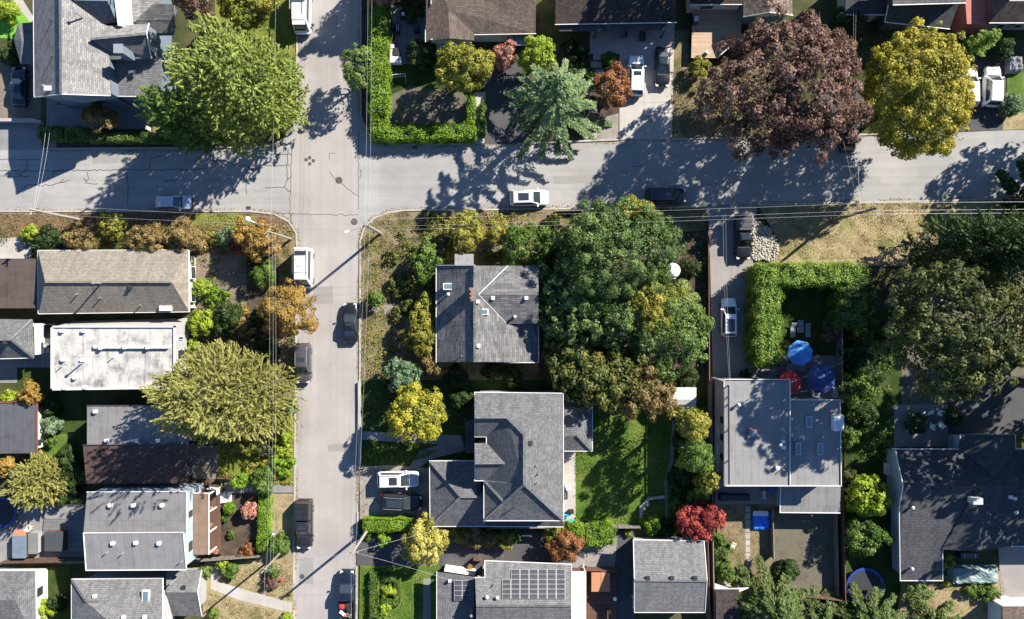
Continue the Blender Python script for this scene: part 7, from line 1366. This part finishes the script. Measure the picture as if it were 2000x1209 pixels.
# tarp-covered stack
def heap(x0, y0, x1, y1, h, mat, name, label, cat, zb=0.):
    a, b = P(x0, y0, h * .6), P(x1, y1, h * .6); nx, ny = 22, 12; T = thing(name, label, cat, ((a[0] + b[0]) / 2, (a[1] + b[1]) / 2, zb)); mb = MB()
    for j in range(ny + 1):
        for i in range(nx + 1):
            u, w = i / nx, j / ny; e = min(u, 1 - u, w * .6, (1 - w) * .6); hh = h * min(1, e / .07) ** .6 * (.85 + .15 * math.sin(u * 14 + w * 3) * math.cos(w * 9)) + rng.normal(0, .03)
            mb.v.append((a[0] + (b[0] - a[0]) * u + rng.normal(0, .03), a[1] + (b[1] - a[1]) * w + rng.normal(0, .03), zb + max(.0, hh)))
    mb.f = [(j * (nx + 1) + i, (j + 1) * (nx + 1) + i, (j + 1) * (nx + 1) + i + 1, j * (nx + 1) + i + 1) for j in range(ny) for i in range(nx)]
    mb.obj('tarpaulin', mat, T); return T
T = heap(1857, 1106, 1953, 1142, 1.2, 'tarp_green', 'covered_stack', 'lumpy grey-green tarpaulin over a long stack', 'tarp')
c = P(1905, 1124); MB().box((c[0], c[1], .4), (5.2, 1.4, .8)).obj('stack_core', 'wood_pole', T)
T = heap(1470, 1000, 1504, 1036, .55, 'tarp_blue', 'covered_pile', 'bright blue tarpaulin crumpled beside the stepping slabs', 'tarp', .08); c = P(1486, 1003, .6); MB().box((c[0], c[1], .5), (1.8, .6, .2)).obj('board', 'trim_white', T)
T = heap(1968, 108, 1996, 142, .9, 'cushion_grey', 'covered_pile', 'grey covered pile on the dark driveway by the lawn', 'tarp', .05); c = P(1982, 125); MB().box((c[0], c[1], .3), (1., 1.2, .6)).obj('stack_core', 'wood_pole', T)
# white dome tent glimpsed between the trees
c = P(1316, 528, 2.0); T = thing('garden_tent', 'white round garden tent glimpsed among the trees', 'tent', (c[0], c[1], 0)); MB().lathe((c[0], c[1], 0), [(.95, .1), (.95, 1.2), (.88, 1.6), (.6, 1.9), (.25, 2.05), (0, 2.07)], 20).obj('canopy', 'cloth_white', T, True); MB().box((c[0], c[1] - .93, .8), (.7, .08, 1.4)).obj('door_flap', 'cloth_white', T)
# goal, patio clutter
T = thing('goal_frame', 'small white goal frame on the shaded lawn', 'goal', P(778, 152)); q = [P(765, 146, 1.), P(791, 144, 1.)]; bq = [P(765, 151, .0), P(793, 150, .0)]
for a, b in ((q[0], q[1]), ((q[0][0], q[0][1], .1), q[0]), ((q[1][0], q[1][1], .1), q[1]), ((q[0][0], q[0][1], .12), (q[1][0], q[1][1], .12))): MB().tube([a, b], .035).obj('bar', 'trim_white', T)
for (a, b) in zip(q, bq): MB().tube([a, (b[0], b[1] - .8, .12)], .025).obj('brace', 'trim_white', T)
items = [(791, 28, 1.3, .8, 1.0, 'metal_dark', 'dark shelf with flower pots on the slab patio', 'shelf'), (766, 50, .6, .7, .8, 'black_plastic', 'black planter on the slab patio', 'planter'), (777, 54, .4, 1.1, .9, 'metal_dark', 'black bicycle trailer frame on the slab patio', 'trailer'), (764, 70, .8, .9, .7, 'black_plastic', 'black storage crate on the slab patio', 'crate'), (766, 82, .6, .5, .6, 'plastic_red', 'red plastic box on the slab patio', 'box'), (766, 91, .5, .5, .7, 'cloth_white', 'white bucket on the slab patio', 'bucket'), (763, 105, .8, 1., .8, 'trim_white', 'white cabinet at the lower end of the slab patio', 'cabinet'), (774, 102, .7, 1.1, .9, 'black_plastic', 'black cabinet beside the white one', 'cabinet'), (770, 117, 1.7, .75, .9, 'cloth_white', 'white bench at the end of the slab patio', 'bench'), (813, 55, .7, .8, .8, 'cloth_charcoal', 'round grey covered seat on the slab patio', 'seat'),
  (1222, 65, .5, .6, .7, 'metal_dark', 'dark planter by the carport post', 'planter'), (1256, 69, .7, .9, .9, 'metal_dark', 'dark cabinet below the carport roof', 'cabinet'), (1442, 972, 2.8, .7, .8, 'black_plastic', 'long black covered bench behind the flat-roofed house', 'bench'), (1414, 972, .9, .9, .9, 'cloth_charcoal', 'black covered barbecue behind the flat-roofed house', 'barbecue'), (1508, 953, .8, .6, .9, 'plastic_blue' if 'plastic_blue' in MATS else 'tarp_blue', 'blue recycling bin behind the flat-roofed house', 'bin'), (1492, 966, .4, 1., .9, 'metal_light', 'steel trolley behind the flat-roofed house', 'trolley'),
  (1106, 968, .4, .9, .8, 'metal_dark', 'black grill on the concrete strip', 'grill'), (1116, 1000, .6, .5, .6, 'black_plastic', 'black box at the end of the concrete strip', 'box'), (1190, 1138 + 55, .35, .35, .5, 'plastic_yellow', 'yellow pot at the hot tub deck edge', 'pot'), (1893, 1085, 2.2, .7, .9, 'metal_dark', 'dark covered barbecue under the eave of the large dark house', 'barbecue'), (1963, 1172, 1.2, .6, .7, 'trim_white', 'white crate by the brown shed', 'crate')]
for (x, y, sx, sy, h, m, lb, cat) in items:
    c = P(x, y, h); zb = .5 if 'hot tub' in lb else .1; T = thing(cat.replace(' ', '_'), lb, cat, (c[0], c[1], zb)); o = MB().box((c[0], c[1], zb + h / 2), (sx, sy, h)).obj('body', m, T); bv = o.modifiers.new('b', 'BEVEL'); bv.width = .06; bv.segments = 2
    MB().box((c[0], c[1], zb + h + .02), (sx * .9, sy * .86, .05)).obj('lid', m, T); 
    for s in (-1, 1): MB().box((c[0] + s * sx * .3, c[1], zb + h + .055), (.05, sy * .6, .03)).obj('handle', 'metal_dark' if m != 'metal_dark' else 'metal_light', T)
for x, y, lb in ((1796, 36, ''),): pass
def pot(x, y, r, m, lb, zb=.1, plant=None, grp=None):
    c = P(x, y, .4); T = thing('flower_pot', lb, 'flower pot', (c[0], c[1], zb), grp); MB().lathe((c[0], c[1], zb), [(0, .01), (r * .7, .01), (r, .4), (r * .86, .4), (r * .8, .34), (0, .34)], 14).obj('pot', m, T)
    if plant:
        d_ = unit(160); p = np.array([c[0], c[1], zb + .5]) + d_ * np.array([r * 1.15, r * 1.15, .25]); leaf_obj('plant', plant, T, p, d_ + unit(160) * .4, .08 * rng.uniform(.7, 1.2, 160), rng.random(160))
for x, y in ((417, 958), (416, 990), (416, 1022), (418, 1073), (427, 1073)): pot(x, y, .25, 'terracotta', 'flower pot on the slatted porch deck', .8, 'pink', 'flower pots on the porch deck')
pot(790, 34, .2, 'cloth_white', 'white flower pot on the patio shelf', 1.12); pot(1262, 68, .25, 'trim_grey', 'round grey pot by the carport cabinet'); pot(918, 1106, .3, 'terracotta', 'orange flower pot by the white garden wall', .1, 'orange'); pot(1379, 106, .25, 'trim_white', 'white pot at the cedar deck corner', .9); pot(1256, 992, .3, 'stone_pale', 'round stone pot on the pond wall'); pot(1265, 984, .26, 'stone_pale', 'small stone bowl on the pond wall'); pot(1898, 104, .28, 'trim_grey', 'pale round pot on the dark driveway'); pot(89, 674, .3, 'stone_pale', 'stone urn beside the white canopy')
# toys behind the hip-roofed house
c = P(1118, 1022, .6); T = thing('play_table', 'round turquoise plastic play table on the lawn edge', 'toy', (c[0], c[1], .1)); MB().cyl((c[0], c[1], .5), .52, .1, 22).obj('top', 'plastic_cyan', T)
for k in range(3): a = k * 2.1; MB().box((c[0] + .35 * math.cos(a), c[1] + .35 * math.sin(a), .3), (.1, .1, .4)).obj('leg', 'plastic_cyan', T)
c = P(1106, 1009, .6); T = thing('play_bench', 'small turquoise plastic play bench by the house corner', 'toy', (c[0], c[1], .1)); MB().box((c[0], c[1], .35), (.6, .45, .08)).obj('seat', 'plastic_cyan', T); MB().box((c[0], c[1] + .2, .55), (.6, .06, .4)).obj('backrest', 'plastic_cyan', T); [MB().box((c[0] + s * .24, c[1], .2), (.07, .4, .26)).obj('leg', 'plastic_cyan', T) for s in (-1, 1)]
c = P(1143, 1021, .4); T = thing('sand_box', 'terracotta-coloured plastic sand box on the lawn edge', 'toy', (c[0], c[1], .1)); MB().lathe((c[0], c[1], .1), [(0, .01), (.42, .01), (.5, .35), (.4, .35), (.34, .12), (0, .12)], 6).obj('tub', 'terracotta', T); MB().cyl((c[0], c[1], .22), .33, .06, 12).obj('sand', 'sandyard', T)
c = P(551, 1132, .4); T = thing('fire_hydrant', 'red fire hydrant on the dry front lawn', 'hydrant', (c[0], c[1], .08)); MB().lathe((c[0], c[1], .08), [(.16, 0), (.16, .06), (.11, .08), (.11, .5), (.15, .52), (.12, .62), (.04, .68), (0, .68)], 12).obj('barrel', 'plastic_red', T, True); MB().tube([(c[0] - .2, c[1], .45), (c[0] + .2, c[1], .45)], .06, 10).obj('nozzle', 'plastic_red', T)
c = P(1201, 1169, 1.6); T = thing('garden_lamp', 'white globe lamp at the edge of the hot tub deck', 'lamp', (c[0], c[1], .5)); MB().cyl((c[0], c[1], .5), .04, 1.0, 8).obj('post', 'metal_dark', T); MB().lathe((c[0], c[1], 1.45), [(.05, 0), (.2, .12), (.24, .25), (.18, .42), (0, .48)], 14).obj('globe', 'cloth_white', T, True)
print('LEAVES', NLEAF[0])
